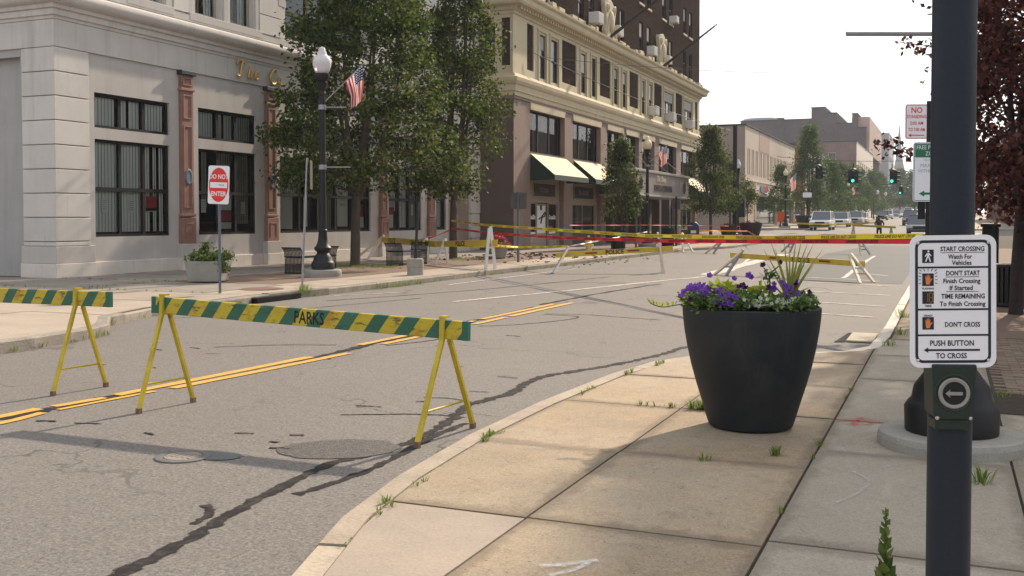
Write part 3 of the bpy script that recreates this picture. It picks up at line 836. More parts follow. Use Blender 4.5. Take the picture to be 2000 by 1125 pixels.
# left-hand pavement
LTOP = .15
KL = [(-10.4, -14), (-10.48, 9.4), (-10.6, 10.4), (-10.85, 11.0), (-11.7, 11.9), (-12.15, 13.3), (-12.12, 14.6), (-12.2, 15.6), (-12.3, 16.2), (-12.25, 17.6), (-12.15, 18.6), (-12.15, 52), (-11.2, 56), (-11.0, 58), (-11.0, 78), (-11.6, 81.5), (-13.2, 83.8), (-16, 84.6), (-60, 84.6)]
outline = KL + [(-60, -14)]
lb = MB(); pts = []
lp = MB()
def strip(y0, y1, x0f, x1, mb, top):
    n = max(1, int((y1 - y0) / 2))
    for k in range(n):
        a, b = y0 + (y1 - y0) * k / n, y0 + (y1 - y0) * (k + 1) / n
        mb.quad((x1, a, gz(a) + top), (x0f(a), a, gz(a) + top), (x0f(b), b, gz(b) + top), (x1, b, gz(b) + top))
def xl(y):
    for (xa, ya), (xb, yb) in zip(KL, KL[1:]):
        if ya <= y <= yb: return xa + (xb - xa) * (y - ya) / max(1e-6, yb - ya) - .08
    return -13
for a, b in zip([p[1] for p in KL[:-1]], [p[1] for p in KL[1:-1]]): strip(a, b, xl, -60, lp, LTOP - .012)
lpave = lp.build('pavement_left', 'joint_dirt', origin=(0, 0, 0)); tag(lpave, 'wide concrete pavement along the left kerb', kind='structure')
kerb_run(lpave, KL[:-1], LTOP, .17, 'kerb_granite', 1.9, -1, .012, 5, mats=lambda p: 'kerb_granite' if p.y < 50 else 'kerb_worn')
def lslab(x0, x1, y0, y1, mat, jz=0):
    n = max(1, int((y1 - y0) / .4)); A, B = [], []
    for k in range(n + 1):
        y = y0 + .012 + (y1 - y0 - .024) * k / n; xx = min(x1 - .012, xl(y) - .1)
        if xx > x0 + .05: A.append((x0 + .012, y)); B.append((xx, y))
    if len(A) < 2: return
    poly = A[::-1] + B; mb = MB()
    mb.add([(x, y, gz(y) + LTOP + jz) for x, y in poly] + [(x, y, gz(y) + LTOP - .03) for x, y in poly],
           [tuple(range(len(poly)))] + [(i + len(poly), (i + 1) % len(poly) + len(poly), (i + 1) % len(poly), i) for i in range(len(poly))])
    mb.build('paving_slab', mat, lpave)
ry = [-8, -4.5, -1, 2.5, 6, 9, 12.0, 14.4, 16.3, 19, 21.5, 24, 27, 30, 33.5, 37, 41, 45, 50, 55, 60, 66, 72, 78, 84]
for a, b in zip(ry, ry[1:]):
    jz = lambda: rg.uniform(-.004, .003)
    if b <= 16.4:
        for x0, x1 in ((-34, -27), (-27, -20.5), (-20.5, -17), (-17, -13.5), (-13.5, -9)): lslab(x0, x1, a, b, 'concrete_pink', jz())
    elif b <= 19.1:
        for x0, x1 in ((-34, -27), (-27, -20.5), (-20.5, -16.9), (-16.9, -13.6), (-13.6, -9)): lslab(x0, x1, a, b, 'concrete_pink' if x0 > -14 else 'concrete_old', jz())
    else:
        lslab(-20.7, -17.0, a, b, 'concrete_old', jz()); lslab(-17.0, -13.9, a, b, 'paver_brown', jz()); lslab(-13.9, -9, a, b, 'concrete_pink' if b < 50 else 'concrete_tan', jz())
so = MB(); so.box(-12.14, 16.1, .012, -12.45, 17.55, .105); so.build('drain_mouth', 'black_void', lpave)
# next block on the left, and the far right pavement
fb = MB()
for y0, y1 in ((101.5, 700), (84.6, 84.7)):
    pass
yy = [101.5, 105, 110, 118, 128, 138, 160, 200, 260, 300, 400, 500, 700]
for a, b in zip(yy, yy[1:]):
    fb.quad((-12.2, a, gz(a) + .14), (-12.2, b, gz(b) + .14), (-70, b, gz(b) + .14), (-70, a, gz(a) + .14)); fb.quad((-12.2, a, gz(a) - .1), (-12.2, b, gz(b) - .1), (-12.2, b, gz(b) + .14), (-12.2, a, gz(a) + .14))
fb.quad((-70, 101.5, gz(101.5) - .1), (-12.2, 101.5, gz(101.5) - .1), (-12.2, 101.5, gz(101.5) + .14), (-70, 101.5, gz(101.5) + .14))
tag(fb.build('pavement_far_left', 'concrete_pink', origin=(0, 0, 0)), kind='structure')
fb = MB()
for a, b in zip(yy, yy[1:]):
    fb.quad((-.8, a, gz(a) + .14), (60, a, gz(a) + .14), (60, b, gz(b) + .14), (-.8, b, gz(b) + .14)); fb.quad((-.8, a, gz(a) - .1), (-.8, a, gz(a) + .14), (-.8, b, gz(b) + .14), (-.8, b, gz(b) - .1))
fb.quad((-.8, 101.5, gz(101.5) - .1), (60, 101.5, gz(101.5) - .1), (60, 101.5, gz(101.5) + .14), (-.8, 101.5, gz(101.5) + .14))
tag(fb.build('pavement_far_right', 'concrete_pink', origin=(0, 0, 0)), kind='structure')
# sprayed survey marks
def mark(parent, pts, w, mat, z, seed=0, name='paint_mark'):
    mb = ribbon(pts, w, z, .2, seed, 6); o = mb.build(name, mat, parent); set_uv(o, mb.uvs)
for i, p in enumerate([[(-.74, 7.93), (-.6, 7.98), (-.44, 7.96)], [(-.58, 8.12), (-.6, 7.98), (-.62, 7.78)], [(-.66, 7.83), (-.55, 7.84), (-.47, 7.95)]]):
    mark(rpave, p, .075, 'spray_red', RTOP + .006 + i * .0006, i)
mark(rpave, [(-1.6, 4.07), (-1.5, 4.14), (-1.4, 4.25)], .06, 'spray_white', RTOP + .006, 5)
mark(rpave, [(-1.52, 3.98), (-1.45, 4.08), (-1.42, 4.2)], .045, 'spray_white', RTOP + .0066, 6)
mark(rpave, [(-.5, 6.35), (-.4, 6.15), (-.42, 5.9), (-.52, 5.6)], .035, 'chalk', RTOP + .006, 7)
mark(lpave, [(-13.6, 15.9), (-13.2, 16.1), (-12.7, 16.3)], .35, 'spray_green', LTOP + .006, 8)

# ------------------------------------------------------------------ windows
def window(parent, face, a0, a1, z0, z1, cols=1, rows=(), fr='frame_black', depth=.16, fw_=.06, bar_=.05, pane='glass_clear', back='interior_dark',
           blinds=None, sill=None, name='window', gaps=None, skip_panes=False):
    """frame with mullions as one part; each light its own pane; blinds behind. rows: fractions of the height where bars run"""
    mb = MB(); d0, d1 = -depth, -depth + .06
    face.box(mb, a0, a1, z0, z0 + fw_, d0, d1); face.box(mb, a0, a1, z1 - fw_, z1, d0, d1)
    face.box(mb, a0, a0 + fw_, z0 + fw_, z1 - fw_, d0, d1); face.box(mb, a1 - fw_, a1, z0 + fw_, z1 - fw_, d0, d1)
    W, H = a1 - a0 - 2 * fw_, z1 - z0 - 2 * fw_
    us = [a0 + fw_ + W * k / cols for k in range(cols + 1)]; zz = [z0 + fw_] + [z0 + fw_ + H * f for f in rows] + [z1 - fw_]
    for u in us[1:-1]: face.box(mb, u - bar_ / 2, u + bar_ / 2, z0 + fw_, z1 - fw_, d0 + .003, d1 - .004)
    for z in zz[1:-1]: face.box(mb, a0 + fw_, a1 - fw_, z - bar_ / 2, z + bar_ / 2, d0 + .006, d1 + .004)
    w = mb.build(name, fr, parent)
    for i in range(cols):
        for j in range(len(zz) - 1):
            if skip_panes: continue
            p = MB(); face.quad(p, us[i] + .012, us[i + 1] - .012, zz[j] + .012, zz[j + 1] - .012, d0 + .02); p.build('pane', pane, w)
    if pane == 'glass_clear':
        b = MB(); face.quad(b, a0, a1, z0, z1, d0 - .9); face.quad(b, a0, a1, z0, z1, d0 - .9)
        b = MB(); q = lambda a, z, d: face.p(a, z, d)
        face.quad(b, a0 - .2, a1 + .2, z0 - .1, z1 + .1, d0 - .9)
        for (A, B) in (((a0, z0), (a1, z0)), ((a0, z1), (a1, z1)), ((a0, z0), (a0, z1)), ((a1, z0), (a1, z1))):
            b.quad(q(*A, d0), q(*B, d0), q(*B, d0 - .9), q(*A, d0 - .9))
        b.build('room', back, w)
    if blinds:
        for (f0, f1, g0, g1, mt) in blinds:       # fractions across and up
            p = MB(); n = max(2, int((f1 - f0) * W / .11))
            for k in range(n):
                u0, u1 = a0 + fw_ + W * (f0 + (f1 - f0) * k / n), a0 + fw_ + W * (f0 + (f1 - f0) * min(k + 1.12, n) / n)
                zA, zB = z0 + fw_ + H * g0, z0 + fw_ + H * g1
                v = [face.p(u0, zA, d0 - .05), face.p(u1, zA, d0 - .078), face.p(u1, zB, d0 - .078), face.p(u0, zB, d0 - .05)]
                p.quad(*v)
            p.build('blind', mt, w)
    if sill:
        s = MB(); face.box(s, a0 - .08, a1 + .08, z0 - .10, z0 - .002, -depth + .02, sill[0]); s.build('sill', sill[1], w)
    return w
def sash(parent, face, a0, a1, z0, z1, depth=.18, fr='wood_dark', blind=None, bright=False, sill=None):
    """double-hung sash window far up the block: frame, two panes, blind or curtain"""
    mb = MB(); d0 = -depth; f = .07
    face.box(mb, a0, a1, z0, z0 + f, d0, d0 + .07); face.box(mb, a0, a1, z1 - f, z1, d0, d0 + .07)
    face.box(mb, a0, a0 + f, z0, z1, d0 + .002, d0 + .066); face.box(mb, a1 - f, a1, z0, z1, d0 + .002, d0 + .066)
    zm = (z0 + z1) / 2; face.box(mb, a0 + f, a1 - f, zm - .04, zm + .04, d0 + .004, d0 + .08)
    w = mb.build('window', fr, parent)
    for j, (A, B) in enumerate(((z0 + f, zm - .04), (zm + .04, z1 - f))):
        p = MB(); face.quad(p, a0 + f, a1 - f, A, B, d0 + .02 + .02 * j)
        p.build('pane', 'sky_white_pane' if (bright and j == 1) else 'glass_dark', w)
    if blind:
        p = MB(); face.quad(p, a0 + f + .02, a1 - f - .02, z1 - f - (z1 - z0) * blind[0], z1 - f, d0 + .05); p.build('blind', blind[1], w)
    if sill:
        s = MB(); face.box(s, a0 - .1, a1 + .1, z0 - .14, z0 - .003, -depth + .02, .07); s.build('sill', sill, w)
    return w
_t = NT('sky_white_pane')      # pane with the white of the bright sky put into its colour
_t.b.inputs['Coat Weight'].default_value = 1.0; _t.b.inputs['Coat Roughness'].default_value = .03
_t.fin((.62, .61, .58), .5, 0, .5)

# ------------------------------------------------------------------ grey stone bank
XB, YB0, YB1 = -20.6, 19.2, 44.4
bank = thing('bank_building', 'grey limestone corner building with red pilasters and gold script on its frieze', 'building', (XB - 8, 32, LTOP))
FB = Face((XB, 0, 0), (0, 1, 0), (1, 0, 0)); FS = Face((0, YB0, 0), (1, 0, 0), (0, -1, 0))
B1, B2, B3 = (20.5, 23.32), (24.54, 27.32), (28.6, 34.46)
B4, B5 = (35.85, 38.62), (40.0, 40.95)
lowz, upz = (1.15, 3.73), (4.03, 4.95)
holes = [(*b, *lowz) for b in (B1, B2, B3, B4, B5)] + [(*b, *upz) for b in (B1, B2, B3, B4, B5)]
up2 = [(21.98, 23.15), (24.45, 25.62), (26.06, 27.25), (36.4, 37.3), (37.6, 38.5), (40.2, 41.4)]
holes2 = [(a, b, 7.72, 10.6) for a, b in up2]
wl_ = wall(FB, YB0, YB1, .1, 6.0, holes, .26)
wl_.build('wall', 'limestone', bank)
AC, AR, AZ = 31.6, 2.66, 8.7          # arched window: centre, radius, springing
m2 = wall(FB, YB0, YB1, 6.0, 14.2, holes2 + [(AC - AR, AC + AR, 7.72, AZ + AR + .05)], .3)
for k in range(24):                   # spandrels of the arch
    t0, t1 = math.pi * k / 24, math.pi * (k + 1) / 24
    y0, zA, y1, zB = AC + AR * math.cos(t0), AZ + AR * math.sin(t0), AC + AR * math.cos(t1), AZ + AR * math.sin(t1)
    m2.quad(FB.p(y0, zA), FB.p(y0, AZ + AR + .05), FB.p(y1, AZ + AR + .05), FB.p(y1, zB))
    m2.quad(FB.p(y0, zA), FB.p(y1, zB), FB.p(y1, zB, -.45), FB.p(y0, zA, -.45))
m2.build('upper_wall', 'limestone_light', bank)
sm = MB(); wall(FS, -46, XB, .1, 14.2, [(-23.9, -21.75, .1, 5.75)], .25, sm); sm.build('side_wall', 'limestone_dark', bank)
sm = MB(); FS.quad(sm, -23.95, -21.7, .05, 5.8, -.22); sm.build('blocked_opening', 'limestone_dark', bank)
sm = MB(); sm.box(XB - 25, YB0 + 1.2, 14.0, XB - 1.2, YB1 - .2, 14.1); sm.box(XB - 25.4, YB1 - .05, 0, XB - .3, YB1 - .03, 14.2); sm.build('roof', 'roof_felt', bank)
# frieze board and cornice run round the corner
path = [(XB - 25, YB0), (XB, YB0), (XB, YB1)]
sweep(path, [(0, 5.95), (.05, 5.95), (.05, 6.62), (0, 6.62)]).build('frieze', 'limestone_light', bank)
cor = MB(); sweep(path, [(0, 6.62), (.07, 6.63), (.08, 6.70), (.13, 6.72), (.14, 6.86), (.20, 6.88), (.21, 6.97), (.30, 7.0), (.38, 7.05), (.43, 7.13), (.44, 7.2), (.41, 7.28), (.33, 7.33), (.2, 7.36), (0, 7.4)], cor)
cor.build('cornice', 'limestone_light', bank, smooth=True, auto=True)
sweep(path, [(0, 7.4), (.10, 7.42), (.10, 7.6), (0, 7.62)]).build('string_course', 'limestone', bank)
sweep(path, [(0, 13.6), (.3, 13.65), (.45, 14.1), (.45, 14.4), (0, 14.4)]).build('parapet', 'limestone', bank)
# corner quoins on both faces
zq = 5.945
k = 0
while zq > .99:
    z1, z0 = zq, zq - .612
    q = MB(); q.prism([(XB - 1.06, YB0 - .05), (XB + .05, YB0 - .05), (XB + .05, YB0 + 1.08), (XB - .3, YB0 + 1.08), (XB - .3, YB0 + .3), (XB - 1.06, YB0 + .3)], max(z0, .93) + .012, z1 - .012)
    q.build('quoin', 'limestone_light', bank, bevel=.012); zq -= .612; k += 1
for z0, z1, e, mt in ((.5, .93, .09, 'limestone'), (.1, .495, .12, 'plinth_white')):
    q = MB(); q.prism([(XB - 1.1, YB0 - e), (XB + e, YB0 - e), (XB + e, YB0 + 1.2), (XB - .3, YB0 + 1.2), (XB - .3, YB0 + .3), (XB - 1.1, YB0 + .3)], z0, z1); q.build('quoin', mt, bank, bevel=.012)
for a, b in ((20.42, 23.55), (24.36, 27.6), (28.44, 34.95), (35.8, 39.0), (39.9, 43.35)):
    q = MB(); FB.box(q, a, b, .1, .5, -.1, .07); q.build('plinth', 'plinth_white', bank, bevel=.015)
# quoined pier at the far end
for j in range(10):
    q = MB(); FB.box(q, 43.38 if j % 2 else 43.5, YB1 + .0, .15 + j * .58 + .01, .15 + (j + 1) * .58 - .01, -.2, .10 if j % 2 else .07); q.build('quoin', 'plinth_white', bank, bevel=.012)
rec = MB(); FB.quad(rec, 41.2, 43.3, .5, 5.5, .004); rec.build('shaded_recess_sheet', 'pink_stone', bank)  # flat brown sheet, the shade of the recessed wall put into its colour
# courses of stone on the upper piers
for a, b in ((19.15, 21.6), (23.5, 24.12), (27.5, 28.72), (34.5, 35.9), (38.9, 39.8), (42.0, 44.38)):
    for j in range(10):
        q = MB(); z0 = 7.66 + j * .62; FB.box(q, a, b, z0 + .014, z0 + .606, -.1, .05); q.build('stone_course', 'limestone_light', bank)
# red pilasters
def pilaster(a0, a1):
    p = MB(); FB.box(p, a0 + .02, a1 - .02, 1.68, 5.82, -.1, .11); pi = p.build('pilaster', 'terracotta', bank, bevel=.012)
    c = MB(); FB.box(c, a0 - .05, a1 + .05, 5.82, 5.948, -.1, .19); c.build('capital', 'bronze_cap', pi, bevel=.015)
    for z0, z1 in ((5.52, 5.75), (4.55, 5.25), (1.95, 4.35)):        # raised panel mouldings
        f = MB(); w = .035
        A, B = a0 + .09, a1 - .09
        for (u0, u1, s0, s1) in ((A, B, z0, z0 + w), (A, B, z1 - w, z1), (A, A + w, z0 + w, z1 - w), (B - w, B, z0 + w, z1 - w)):
            FB.box(f, u0, u1, s0, s1, .11, .135)
        f.build('panel_moulding', 'terracotta_lit', pi)
    for z in (5.36, 1.70):
        f = MB(); FB.box(f, a0 - .02, a1 + .02, z, z + .08, -.05, .15); f.build('band', 'terracotta_lit', pi, bevel=.012)
    md = MB(); o = FB.p((a0 + a1) / 2, 2.86, .13)
    md.lathe([(.19, 0), (.19, .02), (.15, .035), (.14, .02), (0, .02)], 24, m=0, sx=.8, sy=1.25)
    md.xf(Matrix.Translation(o) @ Matrix(((0, 0, 1, 0), (1, 0, 0, 0), (0, 1, 0, 0), (0, 0, 0, 1))))
    md.build('medallion', 'slate_blue', pi, smooth=False)
    d = MB(); FB.box(d, a0 - .02, a1 + .02, .9, 1.66, -.1, .15)
    FB.box(d, a0 + .1, a0 + .14, 1.05, 1.5, .15, .165); FB.box(d, a1 - .14, a1 - .1, 1.05, 1.5, .15, .165); FB.box(d, a0 + .14, a1 - .14, 1.46, 1.5, .15, .165)
    d.build('pedestal', 'terracotta', pi, bevel=.012)
    b = MB(); FB.box(b, a0 - .1, a1 + .1, .5, .9, -.1, .20); b.build('block', 'limestone', pi, bevel=.015)
    b = MB(); FB.box(b, a0 - .14, a1 + .14, .1, .5, -.1, .24); b.build('base', 'plinth_white', pi, bevel=.015)
for a in ((23.68, 24.23), (27.74, 28.3), (35.08, 35.62), (39.13, 39.72)): pilaster(*a)
# street-level windows
VB = 'vertical_blind'
def paper(w, face, a, z, wd, ht, mat, d=-.165, name='notice'):
    p = MB(); face.box(p, a - wd / 2, a + wd / 2, z - ht / 2, z + ht / 2, d - .004, d); return p.build(name, mat, w)
dep = .13
w1 = window(bank, FB, *B1, *lowz, 3, (.49,), depth=dep, fw_=.075, bar_=.1, blinds=[(0, .68, .02, 1, VB), (.72, .80, .02, 1, VB), (.84, .90, .02, 1, VB), (.93, 1, .02, 1, VB)])
w2 = window(bank, FB, *B2, *lowz, 3, (.49,), depth=dep, fw_=.075, bar_=.1, blinds=[(.1, .2, .3, 1, 'curtain_grey'), (.36, .62, .35, 1, 'curtain_grey'), (.7, .96, .1, 1, 'curtain_grey')])
w3 = window(bank, FB, *B3, *lowz, 5, (.50,), depth=dep, fw_=.075, bar_=.1, blinds=[(0, .2, .5, 1, VB), (.42, .58, .02, 1, 'curtain_grey'), (.62, .78, .5, 1, VB)])
w4 = window(bank, FB, *B4, *lowz, 3, (.49,), depth=dep, fw_=.075, bar_=.1, blinds=[(0, .3, .3, 1, VB), (.36, .64, .02, 1, VB), (.7, .95, .02, 1, 'curtain_grey')])
w5 = window(bank, FB, *B5, *lowz, 1, (.5,), depth=dep, fw_=.075, blinds=[(0, .9, .02, 1, VB)])
for b in (B1, B2, B3, B4, B5):
    n = {B3: 5, B5: 1}.get(b, 3)
    bl = [(0, .31, .02, .98, VB), (.345, .47, .02, .98, VB), (.50, .655, .02, .98, VB), (.69, 1, .02, .98, VB)] if n == 3 else [(0, .98, .02, .98, VB)]
    window(bank, FB, *b, *upz, n, (), depth=dep, fw_=.075, bar_=.1, blinds=bl)
for w, face, lst in ((w1, FB, [(20.98, 2.0, .2, .38, 'paper_white'), (21.98, 1.99, .2, .36, 'paper_white'), (22.75, 2.06, .42, .42, 'poster_red'), (22.75, 1.88, .42, .1, 'paper_white'), (20.6, 1.55, .1, .22, 'paper_white')]),
                     (w2, FB, [(24.95, 2.02, .22, .4, 'paper_white'), (24.68, 1.8, .17, 1.0, 'poster_blue'), (25.95, 2.15, .62, .5, 'paper_white'), (25.95, 1.72, .6, .32, 'poster_red'), (25.95, 1.42, .6, .2, 'paper_white'), (26.85, 1.98, .2, .38, 'paper_white')]),
                     (w3, FB, [(29.15, 1.86, .75, 1.15, 'paper_white'), (30.3, 1.9, .24, 1.1, 'paper_white'), (31.0, 3.0, .3, .35, 'paper_white'), (32.7, 1.95, .7, 1.2, 'paper_white'), (34.0, 1.95, .4, .5, 'poster_red'), (34.0, 1.5, .4, .4, 'paper_white')]),
                     (w4, FB, [(36.3, 1.95, .5, .3, 'poster_red'), (36.3, 1.55, .4, .55, 'paper_white'), (37.1, 1.9, .14, .9, 'paper_white'), (38.1, 2.0, .14, .45, 'paper_white')])):
    for (a, z, wd, ht, mt) in lst:
        p = paper(w, face, a, z, wd, ht, mt)
        if mt == 'paper_white' and wd < .35:
            q = MB()
            for j in range(5): face.box(q, a - wd * .38, a + wd * (.38 - .1 * (j % 3)), z + ht * (.32 - .15 * j) - .008, z + ht * (.32 - .15 * j) + .008, -.164, -.162)
            q.build('print_lines', 'sign_grey_ink', w)
q = MB(); put_text(q, 'APP', FB.p(25.98, 2.1, -.162), (0, 1, 0), (0, 0, 1), size=.26, sx=.9, bold=.006); q.build('lettering', 'poster_dark', w2)
q = MB(); put_text(q, 'STAY', FB.p(32.7, 2.28, -.162), (0, 1, 0), (0, 0, 1), size=.18, bold=.005); put_text(q, 'SAFE', FB.p(32.7, 2.1, -.162), (0, 1, 0), (0, 0, 1), size=.18, bold=.005); q.build('lettering', 'sign_grey_ink', w3)
# upper storey windows and the arched window
for a, b in up2:
    window(bank, FB, a, b, 7.72, 10.6, 1, (.55,), depth=.24, fw_=.09, fr='curtain_grey', blinds=[(.0, .45, 0, 1, 'curtain_grey'), (.62, 1, .0, 1, 'vertical_blind')])
for a, b in ((21.6, 23.45), (24.1, 27.55), (36.1, 38.8)):
    s = MB(); FB.box(s, a, b, 7.46, 7.70, -.1, .11); s.build('sill', 'limestone', bank, bevel=.02)
for a in (24.2, 25.84, 27.4, 21.75, 23.3):
    s = MB(); FB.box(s, a - .12, a + .12, 7.70, 10.8, -.12, .04); s.build('window_casing', 'limestone', bank, bevel=.02)
ar = MB(); n = 20
for k in range(n):
    t0, t1 = math.pi * k / n, math.pi * (k + 1) / n
    for r0, r1, d0, d1 in ((AR - .12, AR + .0, -.42, -.34), ):
        P = [FB.p(AC + r * math.cos(t), AZ + r * math.sin(t), d) for t in (t0, t1) for r in (r0, r1) for d in (d0, d1)]
        ar.add(P, [(0, 1, 3, 2), (4, 6, 7, 5), (0, 4, 5, 1), (2, 3, 7, 6), (0, 2, 6, 4), (1, 5, 7, 3)])
FB.box(ar, AC - AR, AC - AR + .12, 7.72, AZ, -.42, -.34); FB.box(ar, AC + AR - .12, AC + AR, 7.72, AZ, -.42, -.34)
for y in (AC - .9, AC + .9): FB.box(ar, y - .05, y + .05, 7.72, AZ + 2.4, -.42, -.35)
FB.box(ar, AC - AR + .1, AC + AR - .1, AZ - .07, AZ + .07, -.415, -.33)
aw = ar.build('arched_window', 'frame_black', bank)
for (y0, y1) in ((AC - AR + .1, AC - .95), (AC - .85, AC + .85), (AC + .95, AC + AR - .1)):
    p = MB(); FB.quad(p, y0, y1, 7.74, AZ - .07, -.40); p.build('pane', 'glass_dark', aw)
    p = MB(); nn = 10; ys_ = [y0 + (y1 - y0) * k / nn for k in range(nn + 1)]
    for ya, yb in zip(ys_, ys_[1:]):
        za, zb = [AZ + math.sqrt(max(.0, (AR - .1) ** 2 - (y - AC) ** 2)) for y in (ya, yb)]
        p.quad(FB.p(ya, AZ + .07, -.4), FB.p(yb, AZ + .07, -.4), FB.p(yb, max(zb, AZ + .08), -.4), FB.p(ya, max(za, AZ + .08), -.4))
    p.build('pane', 'glass_dark', aw)
for k in range(9):                     # archivolt stones
    t0, t1 = math.pi * (k + .02) / 9, math.pi * (k + .98) / 9; v = MB(); N = 4
    for j in range(N):
        a, b = t0 + (t1 - t0) * j / N, t0 + (t1 - t0) * (j + 1) / N
        P = [FB.p(AC + r * math.cos(t), AZ + r * math.sin(t), d) for t in (a, b) for r in (AR + .02, AR + .42) for d in (-.05, .06)]
        v.add(P, [(0, 1, 3, 2), (4, 6, 7, 5), (0, 4, 5, 1), (2, 3, 7, 6), (0, 2, 6, 4), (1, 5, 7, 3)])
    v.build('arch_stone', 'limestone', bank)
# gold script letters, cut as rounded strokes standing off the frieze
def script(strokes, y0, z0, s, name):
    mb = MB()
    for st in strokes:
        P = spline([(x, y, 0) for x, y, _ in st], 5); rr = [r for *_, r in st]; n = len(P)
        pts = [FB.p(y0 + p.x * s, z0 + p.y * s, .13) for p in P]
        rad = [1.5 * s * (rr[min(int(i / 5), len(rr) - 1)] * (1 - (i % 5) / 5) + rr[min(int(i / 5) + 1, len(rr) - 1)] * (i % 5) / 5) for i in range(n)]
        mb.tube(pts, rad, 8)
    return mb.build(name, 'gold_leaf', bank, smooth=True)
script([[(-.05, .12, .03), (-.16, .02, .05), (.02, -.04, .05), (.16, .2, .06), (.27, .62, .07), (.36, .86, .05)],
        [(-.12, .62, .03), (-.10, .82, .05), (.14, .93, .06), (.45, .84, .06), (.72, .95, .03)]], 26.32, 6.12, .52, 'letter')
script([[(.0, 0, .05), (.12, .4, .05), (.22, .88, .03)], [(.06, .2, .03), (.2, .46, .05), (.30, .38, .05), (.26, .06, .05), (.36, .02, .03)]], 26.78, 6.10, .50, 'letter')
script([[(.02, .22, .03), (.22, .3, .04), (.24, .46, .05), (.1, .44, .05), (.02, .2, .06), (.12, .02, .05), (.3, .12, .03)]], 27.13, 6.09, .52, 'letter')
script([[(.62, .74, .04), (.5, .9, .05), (.22, .74, .06), (.04, .36, .07), (.16, .02, .06), (.46, .04, .05), (.64, .22, .03)]], 27.92, 6.06, .55, 'letter')
script([[(.0, .0, .04), (.1, .4, .05), (.3, .46, .04), (.2, .06, .05), (.4, .04, .03)]], 28.36, 6.08, .52, 'letter')

# ------------------------------------------------------------------ brown brick block with the cream mezzanine
XT, YT0, YT1 = -18.8, 44.45, 83.5
tall = thing('apartment_block', 'tall brown brick block with cream mezzanine, awnings and marquee', 'building', (XT - 8, 64, LTOP))
FT = Face((XT, 0, 0), (0, 1, 0), (1, 0, 0)); FTS = Face((0, YT0, 0), (1, 0, 0), (0, -1, 0))
BAYS = [(46.49, 51.45), (52.7, 57.6), (58.84, 62.1), (62.72, 65.7), (66.5, 69.6), (70.75, 75.85), (77.25, 82.2)]
gf = [(46.6, 51.3, .1, 4.0), (52.7, 57.6, .1, 4.0), (58.6, 76.4, .1, 4.3), (77.3, 82.2, .1, 3.7)]
wall(FT, YT0, YT1, 0, 7.52, [(a, b, 4.9, 7.0) for a, b in BAYS] + gf, .45).build('lower_wall', 'pink_stone', tall)
wall(FTS, XT - 5, XT, 0, 7.52, [], .1).build('side_wall', 'pink_stone_dark', tall)
PAN = [(46.12, 47.0), (51.02, 53.3), (57.4, 59.5), (63.5, 65.55), (69.5, 71.6), (75.6, 77.72), (82.0, 82.9)]
MW = [(47.6, 48.62), (49.25, 50.4), (53.9, 54.88), (55.75, 56.7), (59.95, 60.98), (61.8, 62.75), (66.15, 67.12), (67.9, 68.95), (72.0, 74.8), (78.0, 80.9)]
wall(FT, YT0 - .1, YT1 + .1, 7.5, 12.0, [(a, b, 8.66, 10.85) for a, b in MW] + [(a, b, 8.86, 11.1) for a, b in PAN], .14).build('mezzanine_wall', 'cream_stone', tall)
wall(FTS, XT - 5, XT, 7.5, 12.0, [(-19.42, -18.98, 8.86, 11.1), (-20.9, -19.75, 8.3, 10.9)], .14).build('mezzanine_side', 'cream_stone', tall)
for a, b in PAN:
    p = MB(); FT.quad(p, a, b, 8.86, 11.1, -.06); p.build('brick_panel', 'brick_brown', tall)
p = MB(); FTS.quad(p, -19.42, -18.98, 8.86, 11.1, -.06); p.build('brick_panel', 'brick_brown', tall)
sash(tall, FTS, -20.9, -19.75, 8.3, 10.9, .13)
ptop = [(XT - 8, YT0), (XT, YT0), (XT, YT1), (XT - 8, YT1)]
def ring_sweep(prof, name, mat, parent=tall, pth=ptop):
    return sweep(pth, prof).build(name, mat, parent)
ring_sweep([(0, 7.42), (.10, 7.44), (.10, 7.62), (.16, 7.66), (.17, 7.95), (.22, 7.98), (.28, 8.12), (.30, 8.28), (.12, 8.36), (.05, 8.5), (0, 8.5)], 'string_course', 'cream_stone')
ring_sweep([(0, 7.30), (.06, 7.31), (.06, 7.42), (0, 7.42)], 'string_course', 'pink_stone')
ring_sweep([(0, 11.25), (.06, 11.27), (.06, 11.4), (.16, 11.45), (.18, 11.6), (.5, 11.66), (.56, 11.75), (.58, 11.95), (.70, 12.05), (.72, 12.15), (.3, 12.3), (0, 12.32)], 'cornice', 'cream_stone')
dm = MB(); dm.box(XT + .16, 0, 11.47, XT + .34, .17, 11.64)
dme = MB(); dme.v = [(v[0] - XT, v[1], v[2]) for v in dm.v]; dme.f, dme.m = dm.f, dm.m
dmm = dme.mesh('dentil', 'cream_stone')
for k in range(110):
    o = bpy.data.objects.new('dentil', dmm); col.objects.link(o); o.parent = tall; o.location = Vector((XT, YT0 + .1 + k * .352, 0)) - Vector(tall.location)
